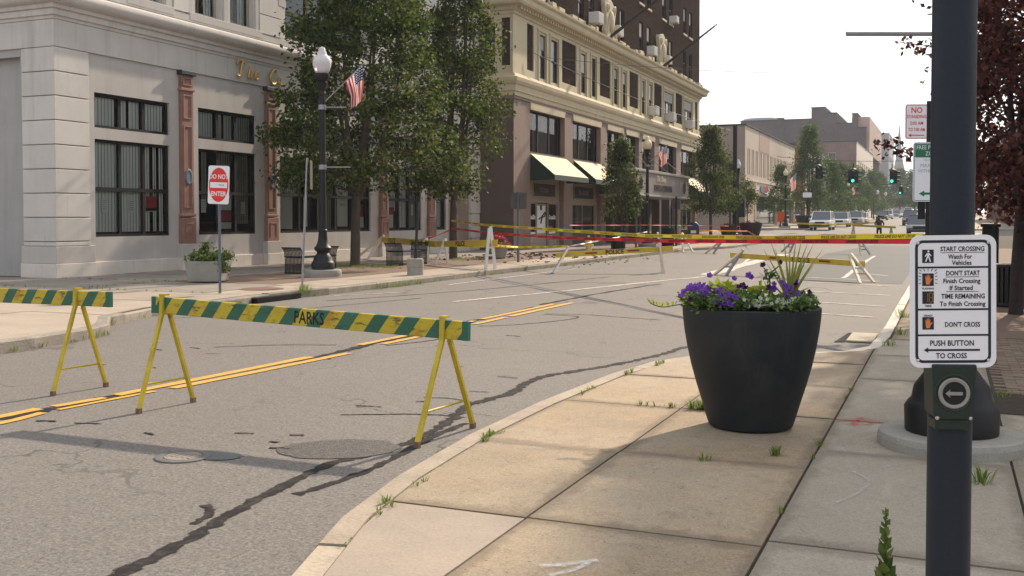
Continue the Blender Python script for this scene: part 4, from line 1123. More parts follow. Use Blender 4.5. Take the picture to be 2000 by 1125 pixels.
# window surrounds and windows of the mezzanine
for i, (a, b) in enumerate(MW):
    f = MB(); w = .11
    for (u0, u1, s0, s1) in ((a - w, a, 8.5, 10.96), (b, b + w, 8.5, 10.96), (a - w - .05, b + w + .05, 10.96, 11.1)): FT.box(f, u0, u1, s0, s1, -.02, .07)
    f.build('window_surround', 'cream_stone', tall, bevel=.012)
    if b - a < 2: sash(tall, FT, a, b, 8.66, 10.85, .13, blind=[(.3, 'curtain_grey'), None, (.45, 'roller_blind'), None, (.25, 'curtain_grey'), (.3, 'roller_blind')][i % 6], bright=(i in (6, 7)))
    else:
        window(tall, FT, a, b, 8.66, 10.85, 3, (.66,), depth=.13, pane='glass_dark', fr='wood_dark', bar_=.09)
        p = MB(); FT.quad(p, a + .1, b - .1, 10.15, 10.78, -.05); p.build('panel', 'curtain_grey', tall)
# cream lintels (slightly splayed) and second-storey windows
for i, (a, b) in enumerate(BAYS):
    l = MB(); e = .14 if i < 2 else .1
    P = [(a - .02, 7.0), (b - e, 7.0), (b + .12, 7.36), (a - .06, 7.36)] if i == 0 else [(a + .02, 7.0), (b - .02, 7.0), (b + .12, 7.36), (a - .12, 7.36)]
    P = [(x, 6.98 if z < 7.2 else 7.60) for x, z in P]
    l.prism(P, -.02, .055, 0, lambda x, y, t: FT.p(x, y, t)); 
    l.build('lintel', 'cream_lintel', tall)
    n = 3 if b - a > 4 else 2
    w = window(tall, FT, a, b, 4.9, 6.98, n, (), depth=.32, fw_=.1, bar_=.14, fr='frame_black', blinds=[(.24, .72, .03, .97, 'curtain_grey')] if i < 2 else [(.05, .45, .5, 1, 'roller_blind')], pane='glass_clear')
    if i >= 2:
        s = MB(); FT.box(s, a, b, 4.78, 4.9, -.3, .08); s.build('sill', 'cream_lintel', w)
# awnings
def awning(a0, a1, label_part):
    zt, zb, pr = 4.82, 3.78, 1.3
    aw = MB(); A, B, C, D = FT.p(a0, zt, .05), FT.p(a1, zt, .05), FT.p(a1, zb, pr), FT.p(a0, zb, pr)
    aw.quad(A, B, C, D); aw.quad(*[(x, y, z - .03) for x, y, z in (D, C, B, A)])
    r = aw.build('awning', 'awning_cream', tall)
    v = MB(); v.box(D[0] - .01, a0, zb - .26, D[0] + .02, a1, zb); v.build('valance', 'awning_valance', r)
    for a in (a0, a1):
        s = MB(); s.add([FT.p(a, zt, .05), FT.p(a, zb, pr), FT.p(a, zb - .26, pr), FT.p(a, zb - .26, .05)], [(0, 1, 2, 3)]); s.build('side', 'awning_green', r)
awning(46.45, 51.55, ''); awning(52.75, 57.7, ''); awning(77.3, 82.1, '')
# shopfronts
def shopfront(a0, a1, ztop, sign_mat, frame='storefront_tan'):
    f = MB(); d = -.25
    FT.box(f, a0, a1, 2.45, ztop, -.4, d); FT.box(f, a0, a0 + .22, .1, 2.45, -.4, d + .01); FT.box(f, a1 - .22, a1, .1, 2.45, -.4, d + .01)
    FT.box(f, a0, a1, ztop - .12, ztop, -.4, d + .06); FT.box(f, a0, a1, 2.45, 2.56, -.4, d + .05)
    s = f.build('shopfront', frame, tall)
    b = MB(); FT.box(b, a0 + .85, a1 - .75, 2.78, 3.42, d, d + .04); b.build('signboard', 'wood_dark', s)
    fr = MB()
    for (u0, u1, z0, z1) in ((a0 + .78, a1 - .68, 2.72, 2.78), (a0 + .78, a1 - .68, 3.42, 3.48), (a0 + .78, a0 + .85, 2.78, 3.42), (a1 - .75, a1 - .68, 2.78, 3.42)): FT.box(fr, u0, u1, z0, z1, d, d + .06)
    fr.build('sign_frame', frame, s)
    return s
s1 = shopfront(46.6, 51.3, 4.0, '')
for a, b in ((46.85, 48.1), (49.7, 51.05)):
    q = MB()
    for k in range(4): FT.box(q, a, b, .1 + k * .16, .1 + k * .16 + .145, -.36, -.25)
    q.build('panelling', 'storefront_tan', s1, bevel=.01)
window(s1, FT, 46.85, 48.1, .75, 2.45, 1, (), depth=.34, fr='storefront_tan'); window(s1, FT, 49.7, 51.05, .75, 2.45, 1, (), depth=.34, fr='storefront_tan')
dd = MB(); FT.box(dd, 48.15, 49.65, .12, 2.42, -.40, -.36); dd.build('door', 'storefront_tan', s1)
dd = MB(); FT.quad(dd, 48.35, 49.45, .9, 2.3, -.352); dd.build('door_pane', 'vertical_blind', s1)
for yy_ in (47.5, 50.4):
    q = MB(); put_text(q, 'GooseSkin', FT.p(yy_, 1.62, -.315), (0, 1, 0), (0, 0, 1), size=.32, sx=.72, bold=.012, shear=.2); q.build('lettering', 'sign_white', s1)
    q = MB(); FT.quad(q, yy_ - .5, yy_ + .5, .86, .98, -.315); q.build('lettering_strip', 'sign_white', s1)
q = MB()     # black ribbon motif on the door
q.tube([FT.p(*p, -.33) for p in [(48.55, 1.62), (48.9, 1.72), (49.2, 1.88), (49.4, 1.98), (49.5, 1.9), (49.3, 1.76), (48.95, 1.70), (48.8, 1.4)]], .035, 6)
q.tube([FT.p(48.85 + .09 * math.cos(t), 2.2 + .12 * math.sin(t), -.33) for t in [k * .63 for k in range(11)]], .022, 6); q.build('ribbon_motif', 'stencil_black', s1)
q = MB(); put_text(q, 'STUDIO', FT.p(49.0, 2.98, -.205), (0, 1, 0), (0, 0, 1), size=.34); q.build('lettering', 'storefront_tan', s1)
s2 = shopfront(52.7, 57.6, 4.0, '', 'storefront_tan')
window(s2, FT, 52.95, 57.35, .95, 2.45, 2, (), depth=.34, fr='storefront_tan', blinds=[(.3, 1, .02, 1, 'curtain_grey')])
q = MB(); FT.box(q, 52.95, 57.35, .1, .94, -.42, -.28); q.build('stall_riser', 'pink_stone_dark', s2)
q = MB(); put_text(q, 'The BOOK', FT.p(55.2, 2.98, -.205), (0, 1, 0), (0, 0, 1), size=.36); q.build('lettering', 'storefront_tan', s2)
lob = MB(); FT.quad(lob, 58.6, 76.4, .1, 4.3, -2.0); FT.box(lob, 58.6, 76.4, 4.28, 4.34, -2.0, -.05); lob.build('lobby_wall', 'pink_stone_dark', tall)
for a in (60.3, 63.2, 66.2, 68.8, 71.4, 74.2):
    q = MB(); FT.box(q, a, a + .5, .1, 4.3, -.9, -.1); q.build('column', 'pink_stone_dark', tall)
for a in (61.0, 64.2, 67.2, 69.6, 72.4, 74.9):
    window(tall, FT, a, a + 1.4, .12, 2.6, 1, (.8,), depth=1.2, fr='storefront_tan', fw_=.12)
s3 = shopfront(77.3, 82.2, 3.7, '')
window(s3, FT, 77.55, 81.95, .8, 2.45, 3, (), depth=.34, fr='storefront_tan', blinds=[(.2, .8, 0, 1, 'vertical_blind')])
q = MB(); FT.box(q, 77.5, 82.0, .1, .79, -.42, -.28); q.build('stall_riser', 'brick_brown', s3)
# marquee
XM = -16.6
FM = Face((XM, 0, 0), (0, 1, 0), (1, 0, 0))
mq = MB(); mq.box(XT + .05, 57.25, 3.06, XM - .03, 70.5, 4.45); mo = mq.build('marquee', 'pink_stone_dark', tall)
mq = MB(); FM.box(mq, 57.2, 70.55, 3.1, 4.42, -.03, .0); mq.build('face_panel', 'marquee_grey', mo)
for z0, z1, e in ((4.42, 4.58, .08), (2.98, 3.10, .08)):
    q = MB(); q.box(XT + .06, 57.12, z0, XM + e, 70.63, z1); q.build('trim', 'marquee_trim', mo, bevel=.02)
for y in (57.2, 59.55, 67.9, 70.5):
    q = MB(); FM.box(q, y - .03, y + .03, 3.1, 4.42, 0, .02); q.build('seam', 'marquee_trim', mo)
q = MB(); put_text(q, 'The Three', FM.p(63.0, 3.95, .02), (0, 1, 0), (0, 0, 1), size=.5, ext=.02, shear=.35, bold=.01); q.build('lettering', 'cream_lintel', mo)
q = MB(); put_text(q, 'ROYAL BALLROOM', FM.p(63.6, 3.38, .02), (0, 1, 0), (0, 0, 1), size=.52, sx=.95, ext=.03, bold=.012); q.build('lettering', 'marquee_letter', mo)
for yc in (58.4, 69.2):        # crest of three upright ovals
    q = MB()
    for dy, rr in ((-.18, .30), (0, .40), (.18, .30)):
        q.tube([FM.p(yc + dy + .1 * math.cos(t), 3.75 + rr * math.sin(t), .03) for t in [k * math.pi / 8 for k in range(17)]], .025, 6)
    q.build('crest', 'marquee_letter', mo)
for a, b in ((57.9, 58.8), (62.3, 62.9), (65.9, 66.4), (69.9, 70.6)):     # guy rods up to the wall
    q = MB(); q.tube([FT.p(a, 6.1, .1), FM.p(b, 4.6, -.3)], .02, 5); q.build('guy_rod', 'black_metal', mo)
for y in (58.2, 62.4, 66.05, 70.2):       # floodlights on the piers
    q = MB(); q.bar(FT.p(y, 6.05, 0), FT.p(y, 6.05, .3), .05, .05); q.prism([(-.12, -.1), (.12, -.16), (.12, .16), (-.12, .1)], y - .1, y + .1, 0, lambda a, b, t: FT.p(t, 6.05 + b, .42 + a)); q.build('floodlight', 'black_metal', tall)
# upper storeys
XU = -18.92; FU = Face((XU, 0, 0), (0, 1, 0), (1, 0, 0))
UZ = [(12.75, 14.75), (16.0, 18.0), (19.3, 21.3), (22.6, 24.6)]
UC = [(47.6, 48.6), (49.3, 50.3), (53.9, 54.9), (55.7, 56.7), (59.95, 60.95), (61.75, 62.75), (66.1, 67.1), (67.95, 68.95), (72.0, 73.0), (74.0, 75.0), (78.4, 79.4), (80.3, 81.3)]
hl = [(a, b, z0, z1) for a, b in UC for z0, z1 in UZ]
wall(FU, YT0, 84.0, 12.0, 27, hl, .2).build('upper_wall', 'brick_brown', tall)
q = MB(); q.box(XU - 14, 83.97, 0, XU, 84.0, 27); q.box(XU - 14, YT0, 12, XU, YT0 + .02, 27); q.box(XT - 12, YT1 - .02, 0, XT - .01, YT1, 12); q.build('gable_wall', 'brick_brown', tall)
q = MB(); q.box(XU - 14, YT0 + .1, 26.9, XU - .05, 83.9, 27.0); q.build('roof', 'roof_felt', tall)
rg = random.Random(21)
for i, (a, b) in enumerate(UC):
    for j, (z0, z1) in enumerate(UZ):
        if j == 3: continue
        sash(tall, FU, a, b, z0, z1, .17, bright=(rg.random() < .35 + .2 * (a > 64)), blind=None if rg.random() < .6 else (rg.uniform(.2, .5), 'roller_blind'), sill='cream_lintel')
q = MB()
for k in range(1, 40):     # low crest of stone blocks left on the cornice
    if k % 3 == 0: continue
    a = YT0 + k; FT.box(q, a, a + rg.uniform(.3, .8), 12.25, 12.25 + rg.uniform(.12, .3), .1, .45)
q.build('cornice_rubble', 'cream_lintel', tall)['kind'] = 'stuff'
# window air conditioners (things of their own, each held in a window)
def ac(face, a, z, label, w=.62, h=.42, d=.4):
    t = thing('air_conditioner', label, 'air conditioner', face.p(a, z, 0), group='window air conditioners on the brick block')
    m_ = MB(); face.box(m_, a - w / 2, a + w / 2, z, z + h, -.1, d); m_.build('case', 'ac_white', t, bevel=.015)
    m_ = MB(); face.box(m_, a - w / 2 + .04, a + w / 2 - .04, z + .04, z + h - .04, d, d + .012); m_.build('grille', 'ac_grille', t)
    m_ = MB(); m_.bar(face.p(a, z, d - .1), face.p(a, z - .25, .02), .03, .03); m_.build('bracket', 'black_metal', t)
ac(FT, 68.4, 8.72, 'white air conditioner in the second mezzanine window pair from the far end, below the cornice', .9, .6, .55)
ac(FT, 73.2, 8.72, 'white air conditioner under the wide mezzanine window left of the last brick panel', .9, .6, .55)
ac(FT, 79.2, 8.72, 'white air conditioner in the last mezzanine window at the far corner', .9, .6, .55)
ac(FU, 56.2, 12.8, 'large white air conditioner just left of the first stone cartouche above the cornice', .95, .62, .6)
ac(FU, 60.5, 12.8, 'white framed air conditioner right of the first stone cartouche, behind the flagpole foot', .9, .6, .5)
ac(FU, 68.5, 12.8, 'air conditioner left of the second stone cartouche above the cornice', .9, .6, .5)
ac(FU, 72.6, 12.8, 'air conditioner right of the second stone cartouche, behind the far flagpole foot', .8, .55, .5)
ac(FU, 74.6, 16.05, 'small air conditioner in the row of windows above the second stone cartouche', .75, .5, .5)
# carved cartouches standing on the cornice
def cartouche(y, label):
    t = thing('cartouche', label, 'ornament', FT.p(y, 12.3, 0), group='carved stone cartouches on the cornice')
    P = [(-.85, 0), (-.55, .12), (0, 0), (.55, .12), (.85, 0), (.98, .4), (.78, .8), (.92, 1.4), (1.15, 2.0), (1.05, 2.25), (.7, 2.1), (.4, 2.3), (0, 2.45), (-.4, 2.3), (-.7, 2.1), (-1.05, 2.25), (-1.15, 2.0), (-.92, 1.4), (-.78, .8), (-.98, .4)]
    m_ = MB(); m_.prism(P, .05, .32, 0, lambda a, b, d: FT.p(y + a, 12.3 + b * .95, d)); m_.build('tablet', 'cream_lintel', t, bevel=.04)
    for s_ in (-.62, .62):
        m_ = MB(); m_.tube([FT.p(y + s_ + .2 * math.cos(k * .5) * (1 - k * .03), 14.0 + .26 * math.sin(k * .5) * (1 - k * .03), .35) for k in range(20)], .06, 6); m_.build('scroll', 'cream_stone', t)
    m_ = MB(); m_.lathe([(.55, 0), (.5, .1), (.3, .16), (0, .18)], 16, sx=.75, sy=1.2); m_.xf(Matrix.Translation(FT.p(y, 13.3, .32)) @ Matrix(((0, 0, 1, 0), (1, 0, 0, 0), (0, 1, 0, 0), (0, 0, 0, 1)))); m_.build('shield', 'cream_stone', t, smooth=True)
    for s_ in (-1, 1):
        m_ = MB(); m_.tube([FT.p(y + s_ * (.8 - .05 * k), 12.4 + .14 * k, .36) for k in range(8)], [.09, .1, .09, .08, .07, .06, .05, .03], 6); m_.build('garland', 'cream_stone', t)
cartouche(58.5, 'weathered stone cartouche on the cornice, left of the nearer flagpole'); cartouche(70.7, 'weathered stone cartouche on the cornice, left of the farther flagpole')
def flagpole(y, label):
    t = thing('wall_flagpole', label, 'flagpole', FT.p(y, 12.3, .3), group='bare angled flagpoles on the cornice')
    a, b = Vector(FT.p(y - 1.4, 12.2, .25)), Vector(FT.p(y + .1, 15.15, 3.7))
    m_ = MB(); m_.tube([a, a.lerp(b, .5), b], [.10, .085, .05], 8); m_.build('pole', 'wood_dark', t)
    m_ = MB(); m_.lathe([(0, -.1), (.09, 0), (0, .1)], 10, c=b + (b - a).normalized() * .12); m_.build('finial', 'galvanised', t)
    m_ = MB(); m_.box(a.x - .25, a.y - .2, a.z - .1, a.x + .2, a.y + .2, a.z + .15); m_.build('socket', 'black_metal', t)
flagpole(59.4, 'dark bare flagpole leaning out from the cornice, the nearer of two'); flagpole(71.8, 'dark bare flagpole leaning out against the sky, the farther of two')

# ------------------------------------------------------------------ street lamps with flags
def flag_mesh(name, parent, tip, foot, L, Hh, seed, mat='flag_cloth', local=True):
    """cloth hoisted along the staff from tip towards foot, the fly hanging down in folds"""
    rg = random.Random(seed); tip, foot = Vector(tip), Vector(foot); ax = (foot - tip).normalized(); nu, nv = 26, 14; mb = MB(); uvs = []
    side = ax.cross(Vector((0, 0, 1))).normalized(); ph = rg.uniform(0, 6)
    for i in range(nu + 1):
        for j in range(nv + 1):
            u, v = i / nu, j / nv
            p = tip + ax * Hh * v * (1 - .38 * min(1, u * 1.5)) + Vector((0, 0, -1)) * L * u * (1 - .10 * v) + ax * L * u * .06
            p += side * (.11 * math.sin(v * 9 + ph + u * 1.5) + .05 * math.sin(v * 17 + u * 4)) * min(1, u * 2.2)
            mb.v.append(tuple(p)); uvs.append((u, 1 - v))
    for i in range(nu):
        for j in range(nv):
            a = i * (nv + 1) + j; mb.f.append((a, a + 1, a + nv + 2, a + nv + 1)); mb.m.append(0)
    o = mb.build(name, mat, parent, local=local, smooth=True); set_uv(o, uvs); return o
def lamp(loc, label, globe='glass_globe', arm_dir=(1, 0), flag=None, foot=(.47, .18), arms=True, group='black post-top street lamps', detail=True):
    n = 20 if detail else 10
    t = thing('street_lamp', label, 'street lamp', loc, group=group)
    z = 0
    if foot:
        fr_, fh_ = foot; MB().lathe([(fr_, -.05), (fr_ * 1.01, fh_ * .55), (fr_ * .99, fh_ * .9), (fr_ * .95, fh_), (0, fh_)], 40, wob=.009).build('footing', 'concrete_ring', t, local=True); z = fh_
    b = MB(); b.lathe([(.29, z), (.295, z + .16), (.27, z + .2), (.25, z + .22), (.235, z + .3), (.15, z + .42), (.155, z + .45), (.215, z + .50), (.22, z + .56), (.16, z + .63), (.125, z + .75), (.105, z + .95), (.115, z + .97), (.115, z + 1.01), (.10, z + 1.03)], n)
    b.build('base', 'black_metal', t, local=True, smooth=True, auto=True)
    s = MB(); s.lathe([(.096, z + 1.0), (.085, z + 2.4), (.075, z + 4.45), (.09, z + 4.47), (.09, z + 4.53), (.075, z + 4.56)], 16); s.build('shaft', 'black_metal', t, local=True, smooth=True, auto=True)
    c = MB(); c.lathe([(.075, z + 4.5), (.085, z + 4.62), (.13, z + 4.72), (.145, z + 4.78), (.12, z + 4.8), (.16, z + 4.86), (.185, z + 4.93), (.19, z + 5.0), (0, z + 5.0)], n); c.build('capital', 'black_metal', t, local=True, smooth=True, auto=True)
    g = MB(); g.lathe([(.155, z + 5.0), (.20, z + 5.10), (.235, z + 5.22), (.24, z + 5.32), (.205, z + 5.42), (.14, z + 5.47), (.12, z + 5.51), (.125, z + 5.55), (.085, z + 5.58), (.095, z + 5.63), (.05, z + 5.67), (0, z + 5.70)], n); g.build('globe', globe, t, local=True, smooth=True)
    ax, ay = arm_dir
    if arms:
        for zz, L in ((z + 4.15, .62), (z + 2.62, .72)):
            m_ = MB(); m_.tube([(ax * .06, ay * .06, zz), (ax * L, ay * L, zz + .0)], .016, 8); m_.lathe([(.10, zz - .06), (.10, zz + .06)], 14); m_.build('banner_arm', 'galvanised', t, local=True)
    if flag:
        L, Hh, seed = flag
        a = Vector((ax * .08, ay * .08, z + 4.3)); e = Vector((ax * 1.08, ay * 1.08, z + 5.28))
        m_ = MB(); m_.tube([a, e], .014, 6); m_.build('flag_staff', 'galvanised', t, local=True)
        tip = a.lerp(e, .98); flag_mesh('flag', t, tip, a, L, Hh, seed)
    return t
lamp((-14.75, 22.3, LTOP), 'near black street lamp with white globe and flag, on a round concrete footing', arm_dir=(.92, .39), flag=(.92, .66, 3))
lamp((-14.75, 53.2, LTOP), 'black street lamp with yellowed globe and flag in front of the marquee', 'globe_yellowed', arm_dir=(.92, .39), flag=(.95, .7, 5))
lamp((-14.75, 78.9, gz(79) + LTOP), 'street lamp with white globe just right of the tall black pole', arm_dir=(.92, .39), arms=False, detail=False)
lamp((-14.75, 104.0, gz(104) + .14), 'street lamp with yellowed globe and flag beside the small green tree by the shop', 'globe_yellowed', arm_dir=(.92, .39), flag=(1.5, 1.0, 6), detail=False)
lamp((-14.75, 131, gz(131) + .14), 'far street lamp half hidden in the tallest green tree, with a flag', 'globe_yellowed', arm_dir=(.92, .39), flag=(1.4, .95, 7), detail=False)
lamp((-13.6, 160, gz(160) + .14), 'far street lamp with flag standing before the plum brick building', 'globe_yellowed', arm_dir=(.92, .39), flag=(1.3, .9, 8), detail=False)
lamp((.04, 7.35, RTOP), 'black street lamp behind the crossing signal post, its bell base on a chipped round footing', arm_dir=(-.92, -.39), arms=True, group=None, foot=(.46, .095))

# ------------------------------------------------------------------ street signs
def post(parent, h, r=.03, mat='galvanised', local=True, lean=(0, 0)):
    m_ = MB(); m_.tube([(0, 0, -.05), (lean[0], lean[1], h)], r, 10); return m_.build('post', mat, parent, local=local)
def uv_dir(face_ang):
    """right and normal vectors of a sign that faces the direction face_ang (0 = towards -Y)"""
    c, s = math.cos(face_ang), math.sin(face_ang)
    return Vector((c, s, 0)), Vector((0, 0, 1))
# DO NOT ENTER
t = thing('do_not_enter_sign', 'red and white DO NOT ENTER sign on a slim steel post at the left kerb', 'sign', (-13.34, 16.5, LTOP))
post(t, 2.0, .026, 'post_blue_grey')
u, v = uv_dir(R(22)); n = u.cross(v); o = Vector((0, 0, 2.15)) + n * .03
# slightly tilted, as if knocked
u = (u * math.cos(R(2)) + v * math.sin(R(-2))).normalized(); v = n.cross(u)
m_ = MB(); plate(m_, rrect(.42, .76, .04), o, u, v, 0, .004); m_.build('plate', 'sign_white', t, local=True)
m_ = MB(); disc(m_, o, u, v, .195, .34, 36, d=.0055); m_.build('red_disc', 'sign_red', t, local=True)
m_ = MB(); plate(m_, [(-.17, -.06), (.17, -.06), (.17, .05), (-.17, .05)], o, u, v, .006, .0075)
put_text(m_, 'DO NOT', o + v * .12 + n * .0075, u, v, size=.13, sx=.72, bold=.003); put_text(m_, 'ENTER', o - v * .22 + n * .0075, u, v, size=.13, sx=.78, bold=.003)
m_.build('lettering', 'sign_white', t, local=True)
m_ = MB(); put_text(m_, 'WAIL', o + u * .06 - v * .02 + n * .009, u, v, size=.05); m_.build('scrawl', 'sign_black', t, local=True)
# leaning post whose sign is seen edge on
t = thing('leaning_sign_post', 'galvanised post leaning slightly, its sign seen edge on, left of the near street lamp', 'sign post', (-12.74, 18.45, LTOP))
post(t, 2.78, .024, 'galvanised', lean=(.12, .05))
m_ = MB(); u = Vector((-.46, .89, 0)).normalized(); plate(m_, rrect(.42, .62, .03), Vector((.17, .12, 2.42)), u, (0, 0, 1), -.004, .004); m_.build('plate', 'sign_back', t, local=True)
# post in a concrete cylinder
t = thing('weighted_post', 'dark post standing in a short round concrete block near the left kerb', 'post', (-12.85, 23.75, LTOP))
MB().lathe([(.215, 0), (.21, .2), (.22, .22), (.215, .42), (.2, .44), (0, .44)], 24, wob=.006).build('concrete_block', 'concrete_ring', t, local=True)
m_ = MB(); m_.bar((0, 0, .4), (.06, .06, 1.92), .055, .055); m_.build('post', 'black_metal', t, local=True)
# back of a sign in front of the first shop
t = thing('sign_seen_from_behind', 'blank dark back of a square sign on a post before the awnings', 'sign', (-13.49, 32.3, LTOP))
m_ = MB(); m_.bar((0, 0, -.05), (0, 0, 2.4), .07, .07); m_.build('post', 'post_blue_grey', t, local=True)
u, v = uv_dir(R(22)); m_ = MB(); plate(m_, rrect(.54, .56, .03), Vector((0, .045, 2.1)), u, v, -.004, .004); m_.build('plate', 'sign_back', t, local=True)
# parking signs on the right kerb, mostly hidden behind the signal post
t = thing('parking_sign_post', 'red NO STANDING sign above a green FREE PARKING sign, at the right kerb', 'sign', (-.22, 14.55, RTOP))
m_ = MB(); m_.bar((0, .03, -.05), (0, .03, 3.05), .09, .07); m_.build('post', 'black_metal', t, local=True)
m_ = MB(); m_.box(-.14, .01, 1.5, -.05, .11, 1.78); m_.build('clamp', 'black_metal', t, local=True)
u, v = uv_dir(R(22)); n = u.cross(v)
def signplate(o, w, h, rim, name='plate', r=.03):
    p = MB(); plate(p, rrect(w, h, r), o, u, v, 0, .004); pl = p.build(name, 'sign_white', t, local=True)
    p = MB(); ring(p, rrect(w - .02, h - .02, r * .8), rrect(w - .036, h - .036, r * .6), o, u, v, .0055); p.build('border', rim, pl, local=True)
    return pl
o = Vector((-.165, -.05, 2.78)); pl = signplate(o, .30, .46, 'sign_red')
m_ = MB(); put_text(m_, 'NO', o + v * .115 + n * .006, u, v, size=.105, sx=.9, bold=.002)
for k, (s, yy_) in enumerate((('STANDING', .045), ('2:00 AM', -.04), ('TO 7:00 AM', -.125))): put_text(m_, s, o + v * yy_ + n * .006, u, v, size=.062, sx=.82 if k != 2 else .68, bold=.001)
plate(m_, [(-.11, -.178), (-.07, -.20), (-.07, -.184), (.10, -.184), (.10, -.172), (-.07, -.172), (-.07, -.156)], o, u, v, .0056, .006); m_.build('lettering', 'sign_red', pl, local=True)
o = Vector((.15, .08, 2.78)); pl = signplate(o, .30, .46, 'sign_grey_ink')
m_ = MB(); put_text(m_, 'STOP', o + v * .03 + n * .006, u, v, size=.08, sx=.9); m_.build('lettering', 'sign_grey_ink', pl, local=True)
o = Vector((.03, .0, 2.12)); pl = signplate(o, .50, .78, 'sign_green', r=.035)
m_ = MB(); plate(m_, [(-.225, .19), (.225, .19), (.225, .365), (-.225, .365)], o, u, v, .0055, .0062)
m_.build('green_field', 'sign_green', pl, local=True); m_ = MB(); plate(m_, [(-.17, -.285), (-.10, -.325), (-.10, -.30), (.17, -.30), (.17, -.27), (-.10, -.27), (-.10, -.245)], o, u, v, .0055, .0062); m_.build('arrow', 'sign_green', pl, local=True)
m_ = MB(); put_text(m_, 'FREE PARKING', o + v * .295 + n * .0068, u, v, size=.075, sx=.85); put_text(m_, 'ZONE', o + v * .215 + n * .0068, u, v, size=.075, sx=.9); m_.build('lettering', 'sign_white', pl, local=True)
m_ = MB(); put_text(m_, 'MAX 2 HRS', o + v * .06 + n * .0062, u, v, size=.07, sx=.9); put_text(m_, 'WITHIN ZONE', o - v * .01 + n * .0062, u, v, size=.065, sx=.85); put_text(m_, 'MON-FRI 8AM', o + v * .14 + n * .0062, u, v, size=.04, sx=.9); m_.build('lettering', 'sign_grey_ink', pl, local=True)

# ------------------------------------------------------------------ barricades
def a_frame(parent, x, beam_z, mat='yellow_steel', half=.38, rz=0):
    """steel A-frame leg pair gripping the board at x"""
    zt = beam_z + .085
    f = MB(); f.bar((x, -.025, zt + .015), (x, -.035, beam_z - .09), .038, .006 + .02, upv=(0, 1, 0)); f.bar((x, -.035, beam_z - .08), (x, -half, .03), .036, .026, upv=(0, 1, 0))
    f.box(x - .02, -.045, zt - .002, x + .02, .04, zt + .014); l1 = f.build('leg', mat, parent, local=True)
    g = MB(); g.bar((x + .03, .03, beam_z + .06), (x + .03, .035, beam_z - .1), .036, .026, upv=(0, 1, 0)); g.bar((x + .03, .035, beam_z - .09), (x + .03, half, .03), .036, .026, upv=(0, 1, 0)); l2 = g.build('leg', mat, parent, local=True)
    for yy_, l in ((-half, l1), (half, l2)):
        q = MB(); q.box(x - .02 + (.03 if yy_ > 0 else 0), yy_ - .018, 0, x + .02 + (.03 if yy_ > 0 else 0), yy_ + .018, .045); q.build('foot', 'rust_iron', l, local=True)
    c = MB(); c.tube([(x, -half * .76, .235), (x + .03, half * .76, .235)], .009, 6); c.build('brace', mat, parent, local=True)
def parks(loc, rz, label, z0, z1, word, L=3.09, offs=(.13, .21), halves=(.3, .39)):
    t = thing('parks_barricade', label, 'barricade', loc, rz, 'green and yellow striped barricades across the near lane')
    b = MB(); b.box(-L / 2, -.02, -.07, L / 2, .02, .07)
    ang = math.atan2(z1 - z0, L)
    o = b.build('board', 'striped_board', t, local=True, bevel=.006); o.location = (0, 0, (z0 + z1) / 2); o.rotation_euler.y = -ang
    for s_ in (-1, 1):
        e = MB(); e.box(s_ * (L / 2 - .05), -.0205, -.0705, s_ * (L / 2 + .001), .0205, .0705); e.build('board_end', 'board_green', o, local=True)
    if word:
        q = MB(); put_text(q, 'PARKS', (.12, -.0215, -.046), (1, 0, 0), (0, 0, 1), size=.138, sx=.74, bold=.002); q.build('lettering', 'stencil_black', o, local=True)
    for x, hf in ((-L / 2 + offs[0], halves[0]), (L / 2 - offs[1], halves[1])): a_frame(t, x, (z0 + z1) / 2 + (z1 - z0) * x / L, half=hf)
    return t
M('board_green', (.03, .12, .075), .55, .15, 5, 60, .08)
A, B = Vector((-6.29, 6.90, 0)), Vector((-3.21, 6.75, 0)); d = B - A; c = A.lerp(B, .5)
parks(c, math.atan2(d.y, d.x), 'striped barricade stencilled PARKS, nearest the pavement', .885, .80, True)
parks((-8.62, 7.30, 0), R(-3), 'striped barricade cut off at the left edge of the view, without lettering', .86, .88, False, offs=(.13, .43), halves=(.3, .29))
def trestle(parent, top, foot_c, spread, perp, mat, k=.55, mat2=None):
    """hinged pair of flat legs joined at the top with a rung"""
    top, fc, perp = Vector(top), Vector(foot_c), Vector(perp)
    f1, f2 = fc - perp * spread / 2, fc + perp * spread / 2
    a = MB(); a.bar(f1, top - perp * .02, .055, .085, upv=perp); l = a.build('leg', mat, parent)
    a = MB(); a.bar(f2, top + perp * .02 - Vector((0, 0, .05)), .055, .085, upv=perp); a.build('leg', mat2 or mat, parent)
    for kk in (.32, .5):
        a = MB(); a.bar(f1.lerp(top, kk), f2.lerp(top, kk), .025, .05); a.build('rung', mat, parent)
